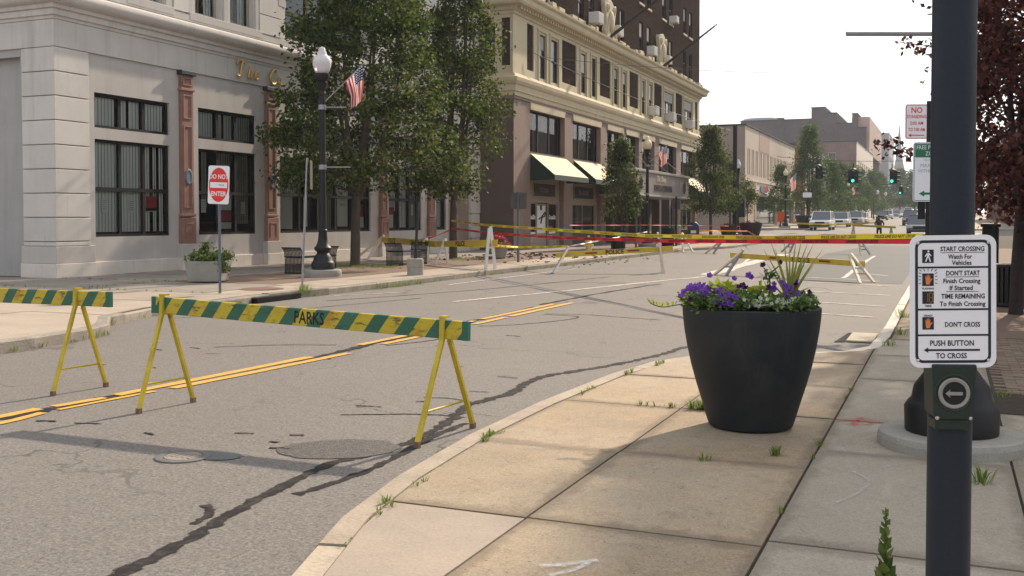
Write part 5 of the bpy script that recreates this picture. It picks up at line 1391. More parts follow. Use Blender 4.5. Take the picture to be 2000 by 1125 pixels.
def police(name_label, p0, p1, hb, words, tr, th=.045):
    """yellow board from p0 to p1 on two trestles; words: (text, fraction, size); tr: list of (top, foot, spread, mats)"""
    p0, p1 = Vector(p0), Vector(p1); c = p0.lerp(p1, .5); d = (p1 - p0); L = d.length; u = d.normalized()
    t = thing('police_barricade', name_label, 'barricade', (c.x, c.y, gz(c.y)), group='yellow police barricades')
    hz = Vector((u.x, u.y, 0)).normalized(); perp = Vector((hz.y, -hz.x, 0))     # perp faces the camera side
    v = perp.cross(u) * -1 if perp.cross(u).z < 0 else perp.cross(u)
    b = MB(); b.bar(p0, p1, th, hb); o = b.build('board', 'yellow_board', t, bevel=.004)
    n = u.cross(v)
    for s, f, size, mt in words:
        q = MB(); org = p0.lerp(p1, f) + n * (th / 2 + .003) - v * size * .35
        if s == '#': plate(q, [(-.18, -.02), (.18, -.02), (.18, .03), (-.18, .03)], p0.lerp(p1, f) + n * (th / 2), u, v, .001, .003)
        else: put_text(q, s, org, u, v, size=size, sx=.9, bold=.006)
        q.build('lettering' if s != '#' else 'painted_bar', mt, o)
    for top, foot, sp, m1, m2 in tr: trestle(t, top, foot, sp, (-perp.x * .6 + 0 * hz.x, -perp.y, 0) if False else perp, m1, mat2=m2)
    return t
SB = 'stencil_black'
police('yellow POLICE barricade over the lane beside the left kerb, before the rubble', (-10.85, 28.95, .53), (-7.6, 30.3, .74), .15,
       [('POLICE', .50, .19, SB), ('#', .30, .1, 'rust_red'), ('#', .66, .1, 'rust_red')],
       [((-10.5, 29.05, .80), (-10.9, 28.85, 0), .5, 'trestle_grey', 'white_plastic'), ((-8.02, 30.12, 1.22), (-7.86, 30.15, 0), .42, 'white_plastic', 'trestle_cream')])
police('yellow POLICE barricade in mid street above the flower planter', (-5.85, 30.2, .56), (-1.95, 27.9, .46), .15,
       [('P', .50, .16, SB), ('OLICE', .58, .16, SB), ('#', .36, .1, 'rust_red'), ('#', .73, .1, 'rust_red')],
       [((-5.45, 29.95, .74), (-6.05, 29.7, 0), .55, 'trestle_grey', 'trestle_cream'), ((-2.32, 28.05, .72), (-1.85, 27.35, 0), .6, 'trestle_cream', 'trestle_cream')])
police('long yellow POLICE DO NOT CROSS board on the left pavement behind the benches', (-19.5, 33.3, .86), (-15.5, 30.1, .80), .21,
       [('POLICE', .24, .23, 'stencil_black'), ('DO NOT CROSS', .72, .21, 'stencil_faded')],
       [((-19.3, 33.2, 1.02), (-20.0, 32.8, LTOP), .5, 'white_plastic', 'trestle_cream'), ((-16.2, 30.7, .98), (-16.3, 30.6, LTOP), .45, 'white_plastic', 'white_plastic')])
police('short yellow POLICE board reaching the left kerb beside the flower pot', (-15.45, 30.05, .80), (-12.2, 27.6, .92), .19,
       [('POLICE', .42, .22, SB)],
       [((-15.0, 29.75, .98), (-15.1, 29.7, LTOP), .45, 'white_plastic', 'white_plastic'), ((-12.5, 27.75, 1.40), (-12.44, 27.65, LTOP), .32, 'white_plastic', 'white_plastic')])
police('far police barricade in front of the mailbox, white legs splayed', (-12.2, 50.2, .62), (-9.7, 48.2, .66), .16, [('#', .5, .1, 'rust_red')],
       [((-12.1, 50.0, .95), (-11.6, 49.3, 0), .6, 'white_plastic', 'white_plastic'), ((-9.6, 48.2, .80), (-10.3, 48.0, 0), .5, 'trestle_grey', 'trestle_cream')])
police('far POLICE barricade in mid street behind the tapes', (-7.0, 52.0, .66), (-3.6, 49.0, .60), .16, [('POLICE', .5, .15, SB)],
       [((-6.8, 51.9, .78), (-7.3, 51.6, 0), .55, 'trestle_grey', 'trestle_grey'), ((-3.7, 49.2, .78), (-3.35, 48.6, 0), .55, 'trestle_grey', 'trestle_cream')])
police('farthest barricade, a thin dark yellow rail in front of the standing person', (-6.0, 73.8, 1.1 + gz(74)), (-3.1, 71.8, 1.0 + gz(72)), .14, [],
       [((-5.9, 73.7, 1.15), (-5.95, 73.7, gz(73)), .5, 'trestle_grey', 'trestle_grey'), ((-3.4, 72.0, 1.08), (-3.4, 72, gz(72)), .5, 'trestle_grey', 'trestle_grey')])

# ------------------------------------------------------------------ barrier tapes
def tape(label, pts, w, mat, word=None, sag=.0, tw=.35, seed=0, gap=1.7, n_seg=None):
    rg = random.Random(seed); P = []
    for a, b in zip(pts, pts[1:]):
        a, b = Vector(a), Vector(b); L = (b - a).length; n = max(6, int(L / .35))
        for k in range(n + (1 if b == Vector(pts[-1]) else 0)):
            f = k / n; q = a.lerp(b, f); q.z -= 4 * sag * f * (1 - f); P.append(q)
    N = len(P); acc = [0.0]
    for a, b in zip(P, P[1:]): acc.append(acc[-1] + (b - a).length)
    ph = rg.uniform(0, 6)
    def frame(s):
        i = 0
        while i < N - 2 and acc[i + 1] < s: i += 1
        f = (s - acc[i]) / max(1e-6, acc[i + 1] - acc[i]); p = P[i].lerp(P[i + 1], f); d = (P[i + 1] - P[i]).normalized()
        side = d.cross(Vector((0, 0, 1))).normalized(); upv = side.cross(d)
        tws = tw * math.sin(s * .9 + ph) + .5 * tw * math.sin(s * 2.3 + ph * 2)
        return p, d, upv * math.cos(tws) + side * math.sin(tws), side
    mb = MB(); M_ = int(acc[-1] / .2) + 2
    for i in range(M_ + 1):
        p, d, v, _ = frame(acc[-1] * i / M_); mb.v.append(tuple(p - v * w / 2)); mb.v.append(tuple(p + v * w / 2))
    for i in range(M_): mb.f.append((2 * i, 2 * i + 2, 2 * i + 3, 2 * i + 1)); mb.m.append(0)
    t = mb.build('barrier_tape', mat); tag(t, label, 'tape', 'barrier tapes')
    if word:
        tm = text_mb(word, size=w * .85, sx=1.0, bold=w * .012); s0 = .6; q = MB(); W = max(v_[0] for v_ in tm.v) * 2
        while s0 + W < acc[-1]:
            vs = []
            for x, y, _ in tm.v:
                p, d, v, sd_ = frame(s0 + W / 2 + x); nn = d.cross(v)
                vs.append(p + v * (y - w * .30) + nn * .004)
            q.add(vs, tm.f); s0 += W + gap * .25
        q.build('lettering', 'stencil_black', t)['kind'] = 'stuff'
    return t
TR2 = (-16.9, 34.05)
tape('yellow police tape crossing the whole street at chest height, above the red one', [(TR2[0], TR2[1], 1.56), (-13.66, 30.25, 1.42), (-9.14, 24.9, 1.33), (-5.85, 21.0, 1.27), (-2.74, 17.33, 1.31), (-.3, 14.5, 1.40)], .075, 'tape_yellow', 'POLICE LINE DO NOT CROSS', seed=1)
tape('red danger tape crossing the whole street just below the yellow one', [(TR2[0], TR2[1], 1.28), (-13.66, 30.25, 1.17), (-9.14, 24.9, 1.13), (-5.24, 20.3, 1.18), (-2.74, 17.33, 1.25), (-.3, 14.5, 1.33)], .075, 'tape_red', 'DANGER DO NOT ENTER', seed=2, tw=.25)
tape('low yellow tape from the kerb trestle past the sign back to the POLICE barricade', [(-12.5, 27.75, .85), (-13.45, 32.3, .66), (-10.5, 29.05, .80)], .07, 'tape_yellow', 'POLICE LINE', seed=3, tw=.5)
tape('thin pale tape rising from the POLICE barricade to the marquee lamp', [(-10.5, 29.05, .80), (-14.7, 53.1, .95)], .05, 'white_plastic', None, seed=4, tw=1.1)
tape('short red tape from the second tree back to the bank wall', [(TR2[0], TR2[1], 1.25), (-20.4, 37.4, .75)], .06, 'tape_red', None, seed=5, tw=.9, sag=.1)
tape('far red tape before the awnings and the marquee doors', [(-14.6, 40.6, 1.36), (-14.7, 53.1, 1.30), (-13.4, 70, 1.15), (-13.3, 72, 1.1)], .05, 'tape_red', None, seed=6)
tape('orange tape in front of the black planters at the far corner', [(-13.4, 60, .95), (-12.6, 71, .8), (-9.5, 56, .72)], .09, 'tape_orange', None, seed=7)
tape('yellow and black tape low along the bumpers of the parked cars', [(-13.0, 96, gz(96) + .75), (-9.5, 96.5, gz(96) + .62), (-5.5, 92, gz(92) + .9)], .14, 'tape_yellow', 'LINE DO NOT', seed=8)
tape('yellow tape strung between the bank pilaster and the flower pot', [(-16.9, 34.05, .62), (-15.6, 34.6, .60), (-13.45, 32.3, .64)], .07, 'tape_yellow', 'POLICE', seed=9)

# ------------------------------------------------------------------ benches, planters, bins on the left pavement
def bench(loc, rz, label):
    t = thing('bench', label, 'bench', loc, rz, 'black metal slatted benches on the left pavement')
    s = MB(); s.box(-.75, -.24, .42, .75, .24, .455); s.build('seat', 'black_metal', t, local=True, bevel=.01)
    for e in (-1, 1):
        for k in range(14):
            y = -.30 + .6 * k / 13; m_ = MB()
            m_.tube(spline([(e * .72, y, .0), (e * .72, y, .3), (e * .73, y, .48), (e * .77, y, .62), (e * .84, y, .70)], 3), .015, 5); m_.build('slat', 'black_metal', t, local=True)
        for z, x in ((.02, .72), (.46, .73), (.70, .84)):
            m_ = MB(); m_.bar((e * x, -.32, z), (e * x, .32, z), .03, .03); m_.build('rail', 'black_metal', t, local=True)
    return t
bench((-16.1, 23.75, LTOP), R(86), 'black slatted bench without a back, behind the near street lamp')
bench((-16.05, 29.1, LTOP), R(86), 'black slatted bench behind the weighted post, second from the corner')
def tuft(mb, c, n, h, spread, rg, w=.012):
    for _ in range(n):
        a = rg.uniform(0, 6.28); r = rg.uniform(0, spread); b = Vector((c[0] + r * math.cos(a), c[1] + r * math.sin(a), c[2]))
        d = Vector((math.cos(a), math.sin(a), 0)) * rg.uniform(.1, .9) * h; hh = h * rg.uniform(.5, 1); s = Vector((-math.sin(a), math.cos(a), 0)) * w
        mid = b + d * .4 + Vector((0, 0, hh * .7)); tip = b + d + Vector((0, 0, hh))
        mb.add([b - s, b + s, mid + s * .8, tip, mid - s * .8], [(0, 1, 2, 4), (4, 2, 3)])
def leaves(mb, centers, n, size, spread, rg, flat=.6):
    for _ in range(n):
        c = rg.choice(centers); p = Vector((c[0] + rg.gauss(0, spread), c[1] + rg.gauss(0, spread), c[2] + rg.gauss(0, spread * flat)))
        add_leaf(mb, p, size * rg.uniform(.7, 1.3), rg)
def add_leaf(mb, p, s, rg, d=None):
    d = d or Vector((rg.gauss(0, 1), rg.gauss(0, 1), rg.gauss(0, .7))).normalized()
    n = Vector((rg.gauss(0, .7), rg.gauss(0, .7), rg.gauss(.6, .5))); a = d.cross(n)
    if a.length < .01: return
    a = a.normalized() * s * .33
    mb.add([p, p + d * s * .45 + a, p + d * s, p + d * s * .45 - a], [(0, 1, 2, 3)])
t = thing('concrete_planter', 'weathered square concrete planter with straggly green shrub, behind the DO NOT ENTER sign', 'planter', (-15.85, 19.2, LTOP), R(20))
m_ = MB(); w0, w1 = .36, .42
m_.add([(-w0, -w0, .03), (w0, -w0, .03), (w0, w0, .03), (-w0, w0, .03), (-w1, -w1, .5), (w1, -w1, .5), (w1, w1, .5), (-w1, w1, .5), (-w1 + .06, -w1 + .06, .5), (w1 - .06, -w1 + .06, .5), (w1 - .06, w1 - .06, .5), (-w1 + .06, w1 - .06, .5), (-w1 + .06, -w1 + .06, .42), (w1 - .06, -w1 + .06, .42), (w1 - .06, w1 - .06, .42), (-w1 + .06, w1 - .06, .42)],
       [(0, 3, 2, 1)] + [(i, (i + 1) % 4, 4 + (i + 1) % 4, 4 + i) for i in range(4)] + [(4 + i, 4 + (i + 1) % 4, 8 + (i + 1) % 4, 8 + i) for i in range(4)] + [(8 + i, 8 + (i + 1) % 4, 12 + (i + 1) % 4, 12 + i) for i in range(4)] + [(12, 13, 14, 15)])
m_.build('box', 'concrete_ring', t, local=True, bevel=.015)
rg = random.Random(5); m_ = MB(); leaves(m_, [(rg.uniform(-.3, .38), rg.uniform(-.35, .3), .55 + rg.uniform(0, .1)) for _ in range(26)], 1500, .07, .08, rg)
leaves(m_, [(.38 + .03 * k, -.32, .5 - .05 * k) for k in range(5)], 300, .07, .06, rg); leaves(m_, [(-.2 + .02 * k, .1, .6 + .05 * k) for k in range(7)], 220, .07, .05, rg); m_.build('shrub', 'leaf_shrub', t, local=True)['kind'] = 'stuff'
t = thing('iron_utility_cover', 'rusty oval utility cover in the left pavement beside the DO NOT ENTER post', 'utility cover', (-13.27, 17.75, LTOP))
MB().lathe([(.42, 0), (.42, .012), (.38, .016), (0, .016)], 28).build('lid', 'rust_iron', t, local=True)
MB().lathe([(.46, -.02), (.46, .010), (.425, .010), (.425, -.02)], 28).build('rim', 'concrete_old', t, local=True)
# flower pot with red flowers
t = thing('flower_pot', 'round concrete pot of red and white flowers by the kerb trestle', 'planter', (-15.5, 35.0, LTOP))
MB().lathe([(.30, 0), (.36, .04), (.42, .3), (.44, .42), (.39, .43), (.37, .38), (0, .37)], 22).build('pot', 'concrete_ring', t, local=True, smooth=True, auto=True)
rg = random.Random(8); m_ = MB()
for _ in range(900):
    a, b = rg.uniform(0, 6.28), rg.uniform(0, 1.5); r = .38 * rg.uniform(.75, 1); add_leaf(m_, Vector((r * math.cos(a) * math.sin(b) * 1.2, r * math.sin(a) * math.sin(b) * 1.2, .42 + r * math.cos(b))), .07, rg)
m_.build('foliage', 'leaf_petunia', t, local=True)['kind'] = 'stuff'
m_ = MB()
for _ in range(420):
    a, b = rg.uniform(0, 6.28), rg.uniform(0, 1.65); r = .42 * rg.uniform(.92, 1.05); add_leaf(m_, Vector((r * math.cos(a) * math.sin(b) * 1.2, r * math.sin(a) * math.sin(b) * 1.2, .42 + r * math.cos(b))), .09, rg)
m_.build('blossom', 'petal_red', t, local=True)['kind'] = 'stuff'
# hydrant
t = thing('fire_hydrant', 'pale yellow fire hydrant behind the POLICE barricade', 'hydrant', (-13.3, 39.2, LTOP))
MB().lathe([(.17, 0), (.17, .05), (.12, .06), (.115, .5), (.15, .52), (.15, .57), (.13, .6), (.10, .68), (.05, .74), (.05, .8), (0, .81)], 16).build('barrel', 'yellow_paint_old', t, local=True, smooth=True, auto=True)
for a in (0, 2.1, 4.2):
    m_ = MB(); d = Vector((math.cos(a), math.sin(a), 0)); m_.tube([d * .08 + Vector((0, 0, .42)), d * .2 + Vector((0, 0, .42))], .055, 10); m_.build('nozzle', 'yellow_paint_old', t, local=True)
# mailbox
t = thing('mailbox', 'dark blue domed mailbox on the pavement beyond the marquee', 'mailbox', (-14.1, 61.3, LTOP), R(10))
m_ = MB(); pr = [(-.33, .25), (.33, .25), (.33, .95)] + [(.33 * math.cos(k * math.pi / 10), .95 + .36 * math.sin(k * math.pi / 10)) for k in range(1, 10)] + [(-.33, .95)]
m_.prism(pr, -.3, .3, 0, lambda x, y, q: (x, q, y)); m_.build('body', 'mail_blue', t, local=True, bevel=.02)
m_ = MB(); m_.box(-.28, -.315, .95, .28, -.30, 1.1); m_.build('hatch', 'mail_blue', t, local=True); m_ = MB(); m_.box(-.16, -.318, .62, .16, -.302, .8); m_.build('label_plate', 'paper_white', t, local=True)
for x in (-.27, .27):
    for y in (-.24, .24):
        m_ = MB(); m_.box(x - .03, y - .03, 0, x + .03, y + .03, .26); m_.build('leg', 'mail_blue', t, local=True)
# pillar-like bollard with pale cap, bins and black planters near the corner
t = thing('capped_bollard', 'short post with pale cap next to the mailbox', 'bollard', (-14.0, 57.0, LTOP))
MB().lathe([(.14, 0), (.14, .95), (.17, .97), (.17, 1.08), (.1, 1.14), (0, 1.15)], 14).build('column', 'shop_side', t, local=True)
def litter_bin(loc, label, s=1.0, nsl=18, h=.9, r=.28):
    t = thing('litter_bin', label, 'litter bin', loc, group='black slatted litter bins')
    MB().lathe([(r * .88, .04), (r * .9, h - .06), (0, h - .06)], 18).build('liner', 'trim_black', t, local=True)
    for k in range(nsl):
        a = 2 * math.pi * k / nsl; m_ = MB(); c_, s_ = math.cos(a), math.sin(a)
        m_.bar((r * c_, r * s_, .05), (r * 1.03 * c_, r * 1.03 * s_, h - .08), .05, .012, upv=(c_, s_, 0)); m_.build('slat', 'black_metal', t, local=True)
    for z in (.04, h - .05):
        m_ = MB(); m_.lathe([(r * 1.06, z - .03), (r * 1.08, z), (r * 1.06, z + .03), (r * .9, z + .03), (r * .9, z - .03)], 22); m_.build('hoop', 'black_metal', t, local=True)
    return t
litter_bin((-13.9, 54.3, LTOP), 'black litter bin at the foot of the marquee lamp', h=1.0, r=.33)
litter_bin((-14.3, 46.5, LTOP), 'black litter bin under the small clipped tree', h=1.0, r=.33)
def tub(loc, label, r=.62, h=.85):
    t = thing('black_planter_tub', label, 'planter', loc, group='black tapered planter tubs at the far corner')
    MB().lathe([(r * .62, 0), (r * .8, h * .4), (r * .95, h * .85), (r, h), (r * .93, h), (r * .9, h * .9), (0, h * .88)], 22).build('tub', 'pot_charcoal', t, local=True, smooth=True, auto=True)
    rg = random.Random(int(loc[1])); m_ = MB(); leaves(m_, [(rg.uniform(-r * .6, r * .6), rg.uniform(-r * .6, r * .6), h + .02) for _ in range(12)], 260, .09, .08, rg); m_.build('plants', 'leaf_plum', t, local=True)['kind'] = 'stuff'
tub((-13.6, 69.5, gz(69) + LTOP), 'black planter tub left of the tall black pole', .6, 1.0); tub((-13.0, 74.5, gz(74) + LTOP), 'wide black planter tub right of the tall black pole', .85, 1.1); tub((-12.9, 95.5 + 8, gz(103) + .14), 'black planter tub near the orange sign and parked cars', .85, 1.2)
# tall black corner pole
t = thing('signal_strain_pole', 'tall thick black pole at the far corner, with a control cabinet', 'pole', (-14.3, 75.3, gz(75) + LTOP))
MB().lathe([(.24, 0), (.24, .3), (.17, .35), (.15, 8.2), (0, 8.22)], 16).build('shaft', 'black_metal', t, local=True, smooth=True, auto=True)
m_ = MB(); m_.box(.2, -.25, 1.5, .75, .25, 3.0); m_.build('cabinet', 'pole_blue_black', t, local=True, bevel=.02); m_ = MB(); m_.box(.12, -.1, 3.0, .22, .1, 3.4); m_.build('bracket', 'black_metal', t, local=True)
t = thing('slim_lamp_side_post', 'slim dark post with a narrow box sign left of the marquee lamp', 'sign post', (-14.9, 51.6, LTOP))
m_ = MB(); m_.bar((0, 0, 0), (0, 0, 3.0), .09, .09); m_.build('post', 'post_blue_grey', t, local=True); m_ = MB(); m_.box(-.16, -.1, 1.6, .12, .08, 2.95); m_.build('box_sign', 'sign_back', t, local=True)
t = thing('thin_round_post', 'thin dark post between the marquee lamp and the capped bollard', 'post', (-13.6, 54.9, LTOP))
m_ = MB(); m_.tube([(0, 0, 0), (0, 0, 2.7)], .05, 8); m_.build('post', 'black_metal', t, local=True)
m_ = MB(); plate(m_, rrect(.4, .6, .03), (0, .06, 2.3), (.92, .39, 0), (0, 0, 1), -.004, .004); m_.build('plate', 'sign_back', t, local=True)
# rubble fallen from the cornice
rg = random.Random(31); m_ = MB()
def chunk(x, y, s):
    z = (LTOP if x < -12.3 else 0) + gz(y); a = rg.uniform(0, 3); q = MB(); q.box(-s, -s * .6, 0, s, s * .6, s * .8)
    q.v = [(p[0] * rg.uniform(.7, 1.1), p[1] * rg.uniform(.7, 1.1), p[2] * rg.uniform(.6, 1.1)) for p in q.v]
    c, n = math.cos(a), math.sin(a); m_.add([(x + p[0] * c - p[1] * n, y + p[0] * n + p[1] * c, z + p[2]) for p in q.v], q.f)
for _ in range(170): chunk(rg.gauss(-15.6, 1.2), rg.gauss(37.5, 2.0), rg.uniform(.02, .075))
for _ in range(45): chunk(rg.uniform(-13.8, -11.0), rg.uniform(32, 42), rg.uniform(.015, .06))
tag(m_.build('brick_rubble', 'rubble_brown'), 'scattered broken brick and stone on the left pavement below the awnings', 'rubble', kind='stuff')

# ------------------------------------------------------------------ crossing post with sign and push button
PX, PY = .012, 2.985
t = thing('crossing_signal_post', 'thick blue black post in the right foreground, carrying the pedestrian crossing sign', 'post', (PX, PY, RTOP))
m_ = MB(); m_.lathe([(.056, -.1), (.056, 4.2)], 40); m_.build('shaft', 'pole_blue_black', t, local=True, smooth=True, auto=True)
m_ = MB(); m_.lathe([(.13, 0), (.13, .03), (.06, .05)], 24); m_.build('base_plate', 'pole_blue_black', t, local=True)
q = MB(); q.tube([(-.058, .01, 1.28), (-.0585, .012, 1.282)], .006, 6); q.build('bolt', 'screw_steel', t, local=True)
# the sign faces the camera, swung a little to the street
sang = R(19.5); u, v = uv_dir(sang); n = u.cross(v)
def P3(x, z, d=0): return Vector((PX, PY, 0)) + u * x + Vector((0, 0, z)) + n * d
c0 = P3(-.020, 1.4045, .068)
t = thing('crossing_instruction_sign', 'white pedestrian crossing sign reading PUSH BUTTON TO CROSS, on the foreground post', 'sign', c0)
W, H = .2286, .360
SC = .965
v = (Vector((0, 0, 1)) * math.cos(R(.8)) + u * math.sin(R(-.8))).normalized(); u = v.cross(n).normalized()
u, v = u * SC, v * SC
def S(x, y, d=0): return c0 + u * x + v * y + n * d        # sign coordinates, centred
m_ = MB(); plate(m_, rrect(W, H, .027, 8), c0, u, v, -.0015, .0015); pl = m_.build('plate', 'sign_white', t)
k = 0.01
m_ = MB(); o_, i_ = rrect(W - .028, H - .026, .021, 8), rrect(W - .043, H - .041, .014, 8); ring(m_, o_, i_, c0, u, v, .0021); m_.build('border', 'sign_black', pl)
X0, X1 = -W / 2 + .020, W / 2 - .020
for y in (.0931, -.0212, -.0912):
    m_ = MB(); plate(m_, [(X0, y - .0025), (X1, y - .0025), (X1, y + .0025), (X0, y + .0025)], c0, u, v, .0016, .0023); m_.build('rule', 'sign_black', pl)
def st(s, x, y, cap, width, bold=.03, mt='sign_black', nm='lettering'):
    """lettering fitted to a cap height and a line width"""
    size = cap / .70; t_ = text_mb(s, size=size, bold=bold * cap); w0_ = max(p[0] for p in t_.v) - min(p[0] for p in t_.v)
    m_ = MB(); put_text(m_, s, S(x, y, .0024), u, v, size=size, sx=width / w0_, bold=bold * cap); return m_.build(nm, mt, pl)
def rule(x0, x1, y, h=.0013):
    m_ = MB(); plate(m_, [(x0, y - h / 2), (x1, y - h / 2), (x1, y + h / 2), (x0, y + h / 2)], c0, u, v, .0018, .0024); m_.build('underline', 'sign_black', pl)
for s_, x_, y_, c_, w_ in (('START CROSSING', .025, .1370, .0122, .116), ('Watch For', .0187, .1160, .0122, .063), ('Vehicles', .0232, .0995, .0122, .052), ("DON'T START", .026, .0711, .0125, .089),
        ('Finish Crossing', .0228, .0500, .0122, .098), ('If Started', .0215, .0312, .0122, .061), ('TIME REMAINING', .0266, .0082, .0128, .115), ('To Finish Crossing', .025, -.0120, .0122, .121),
        ("DON'T CROSS", .0246, -.0685, .0128, .093), ('PUSH BUTTON', -.003, -.1200, .0146, .116), ('TO CROSS', -.0045, -.1540, .0140, .082)):
    st(s_, x_, y_, c_, w_)
rule(-.033, .083, .1331); rule(-.019, .069, .0668); rule(-.018, .068, .0272)
m_ = MB(); plate(m_, [(-.078, -.1318), (-.066, -.1390), (-.066, -.1345), (.071, -.1345), (.071, -.1292), (-.066, -.1292), (-.066, -.1246)], c0, u, v, .0017, .0024); m_.build('arrow', 'sign_black', pl)
def panel(x, y, w, h, name='pictogram'):
    m_ = MB(); plate(m_, [(-w / 2 + x, -h / 2 + y), (w / 2 + x, -h / 2 + y), (w / 2 + x, h / 2 + y), (-w / 2 + x, h / 2 + y)], c0, u, v, .0017, .0023); return m_.build(name, 'sign_black', pl)
IX = -.0661
Y1_, Y2_, Y3_, Y4_ = .1235, .0600, .0113, -.0588
panel(IX, Y1_, .0304, .036); panel(IX, Y2_, .0304, .034); panel(IX, Y3_, .0304, .034); panel(IX, Y4_, .0304, .034)
m_ = MB()       # walking figure
disc(m_, S(IX + .001, Y1_ + .0135, .0026), u, v, .0027, n=12)
for a in ([(-.002, .009), (.003, .009), (.0035, -.001), (-.003, -.001)], [(-.003, -.0005), (.0005, -.0005), (-.0045, -.0145), (-.0080, -.0145)], [(0, -.0005), (.0035, -.0005), (.0078, -.0145), (.0042, -.0145)], [(.0025, .010), (.0090, .0015), (.0073, .0002), (.0015, .006)], [(-.002, .010), (-.0090, .000), (-.0073, -.0012), (-.0012, .005)]):
    m_.add([S(IX + x, Y1_ + y, .0026) for x, y in a], [(0, 1, 2, 3)])
m_.build('walking_figure', 'sign_white', pl)
HAND = [(-.0045, -.0105), (.003, -.0105), (.0055, -.004), (.0098, .0015), (.0085, .0028), (.0045, -.0002), (.0048, .0085), (.0032, .0088), (.0026, .003), (.0018, .0108), (.0002, .0110), (0, .003), (-.0014, .0106), (-.003, .0102), (-.0026, .0025), (-.0046, .0082), (-.0060, .0076), (-.0056, -.003)]
for yc in (Y2_, Y4_):
    m_ = MB(); m_.add([S(IX + x * 1.2, yc + y * 1.25, .0026) for x, y in HAND], [tuple(range(len(HAND)))]); m_.build('hand_symbol', 'sign_orange', pl)
for a_, b_ in ((-1, .0), (-1, .45), (-1, .9), (-.95, 1.3), (-.45, 1.3), (0, 1.3), (.45, 1.3), (.95, 1.3), (1, .9), (1, .45), (1, 0), (-1, -.5), (1, -.5)):
    q0 = Vector((a_ * .0185, b_ * .0180)); d_ = Vector((a_, b_ * .55)).normalized() * .0065; q1 = q0 + d_
    m_ = MB(); m_.bar(S(IX + q0.x, Y2_ + q0.y, .0022), S(IX + q1.x, Y2_ + q1.y, .0022), .0013, .0013); m_.build('flash_ray', 'sign_black', pl)
m_ = MB()       # 18 as seven-segment digits
def seg(x, y, w, h): m_.add([S(IX + x - w / 2, Y3_ + y - h / 2, .0026), S(IX + x + w / 2, Y3_ + y - h / 2, .0026), S(IX + x + w / 2, Y3_ + y + h / 2, .0026), S(IX + x - w / 2, Y3_ + y + h / 2, .0026)], [(0, 1, 2, 3)])
for y in (.0062, -.0062): seg(-.0012, y, .0017, .0112); seg(.0028, y, .0017, .0112); seg(.0118, y, .0017, .0112)
for y in (.0125, 0, -.0125): seg(.0073, y, .0072, .0017)
m_.build('digit_segments', 'sign_amber', pl)['kind'] = 'stuff'
st('FLASHING', IX, .0335, .0052, .031); st('TIMER', IX, -.0142, .0052, .019); st('STEADY', IX, -.0404, .0052, .024)
for x in (-W / 2 + .0215, W / 2 - .0215):
    for y in (-H / 2 + .0205, H / 2 - .0205):
        m_ = MB(); m_.lathe([(.0042, 0), (.0038, .0018), (.002, .0026), (0, .0028)], 12); m_.xf(Matrix.Translation(S(x, y, .0022)) @ Matrix((u.normalized(), v.normalized(), n)).transposed().to_4x4()); m_.build('screw', 'screw_steel', pl, smooth=True)
# second sign of the pair, turned to the side street and seen on edge
u2 = Vector((.10, .995, 0)).normalized(); u, v = uv_dir(sang); n = u.cross(v); t = thing('side_street_sign', 'sign for the other crossing, seen edge on behind the crossing instruction sign', 'sign', P3(.11, 1.40, -.02))
m_ = MB(); plate(m_, rrect(.23, .355, .027), P3(.088, 1.402, -.06), u2, (0, 0, 1), -.0015, .0015); m_.build('plate', 'sign_white', t)
m_ = MB(); m_.box(PX + .03, PY - .02, 1.33, PX + .10, PY + .02, 1.47); m_.build('bracket', 'black_metal', t)
# push button
n = Vector((math.sin(sang), -math.cos(sang), 0)); u = Vector((math.cos(sang), math.sin(sang), 0)); v = Vector((0, 0, 1))
c1 = P3(-.002, 1.165, .063) if False else Vector((PX, PY, 1.165)) + n * .062 - u * .020
u, v = u * 1.1, v * 1.1
t = thing('push_button', 'dark green push button box with arrow on a silver ringed button, below the crossing sign', 'push button', c1)
m_ = MB(); plate(m_, [(-.044, -.05), (-.034, -.064), (.042, -.064), (.052, -.05), (.056, .068), (-.048, .068)], c1, u, v, -.05, .012); bx_ = m_.build('housing', 'button_green', t, bevel=.004)
m_ = MB(); plate(m_, [(-.036, -.090), (.043, -.090), (.045, -.0645), (-.038, -.0645)], c1, u, v, -.045, .004); m_.build('lower_housing', 'button_green', bx_, bevel=.003)
Mx = Matrix.Translation(c1 + u * .002) @ Matrix((u, v, n)).transposed().to_4x4()
for prof, mt, nm in (([(.046, .010), (.046, .014), (.043, .017), (.040, .016)], 'button_green', 'collar'), ([(.037, .012), (.037, .019), (.034, .022), (.028, .021), (.027, .016)], 'button_silver', 'ring'), ([(.0275, .014), (.0275, .018), (0, .0185)], 'trim_black', 'button')):
    m_ = MB(); m_.lathe(prof, 36); m_.xf(Mx); m_.build(nm, mt, bx_, smooth=True, auto=True)
m_ = MB(); plate(m_, [(-.022, 0), (-.010, -.010), (-.0125, -.004), (.018, -.004), (.018, .004), (-.0125, .004), (-.010, .010)], c1 + u * .002, u, v, .0186, .0198); m_.build('arrow', 'button_silver', bx_)
for x in (-.035, .042):
    m_ = MB(); m_.lathe([(.005, 0), (.004, .003), (0, .0035)], 10); m_.xf(Matrix.Translation(c1 + u * x - v * .06 + n * .0125) @ Matrix((u, v, n)).transposed().to_4x4()); m_.build('screw', 'screw_steel', bx_)

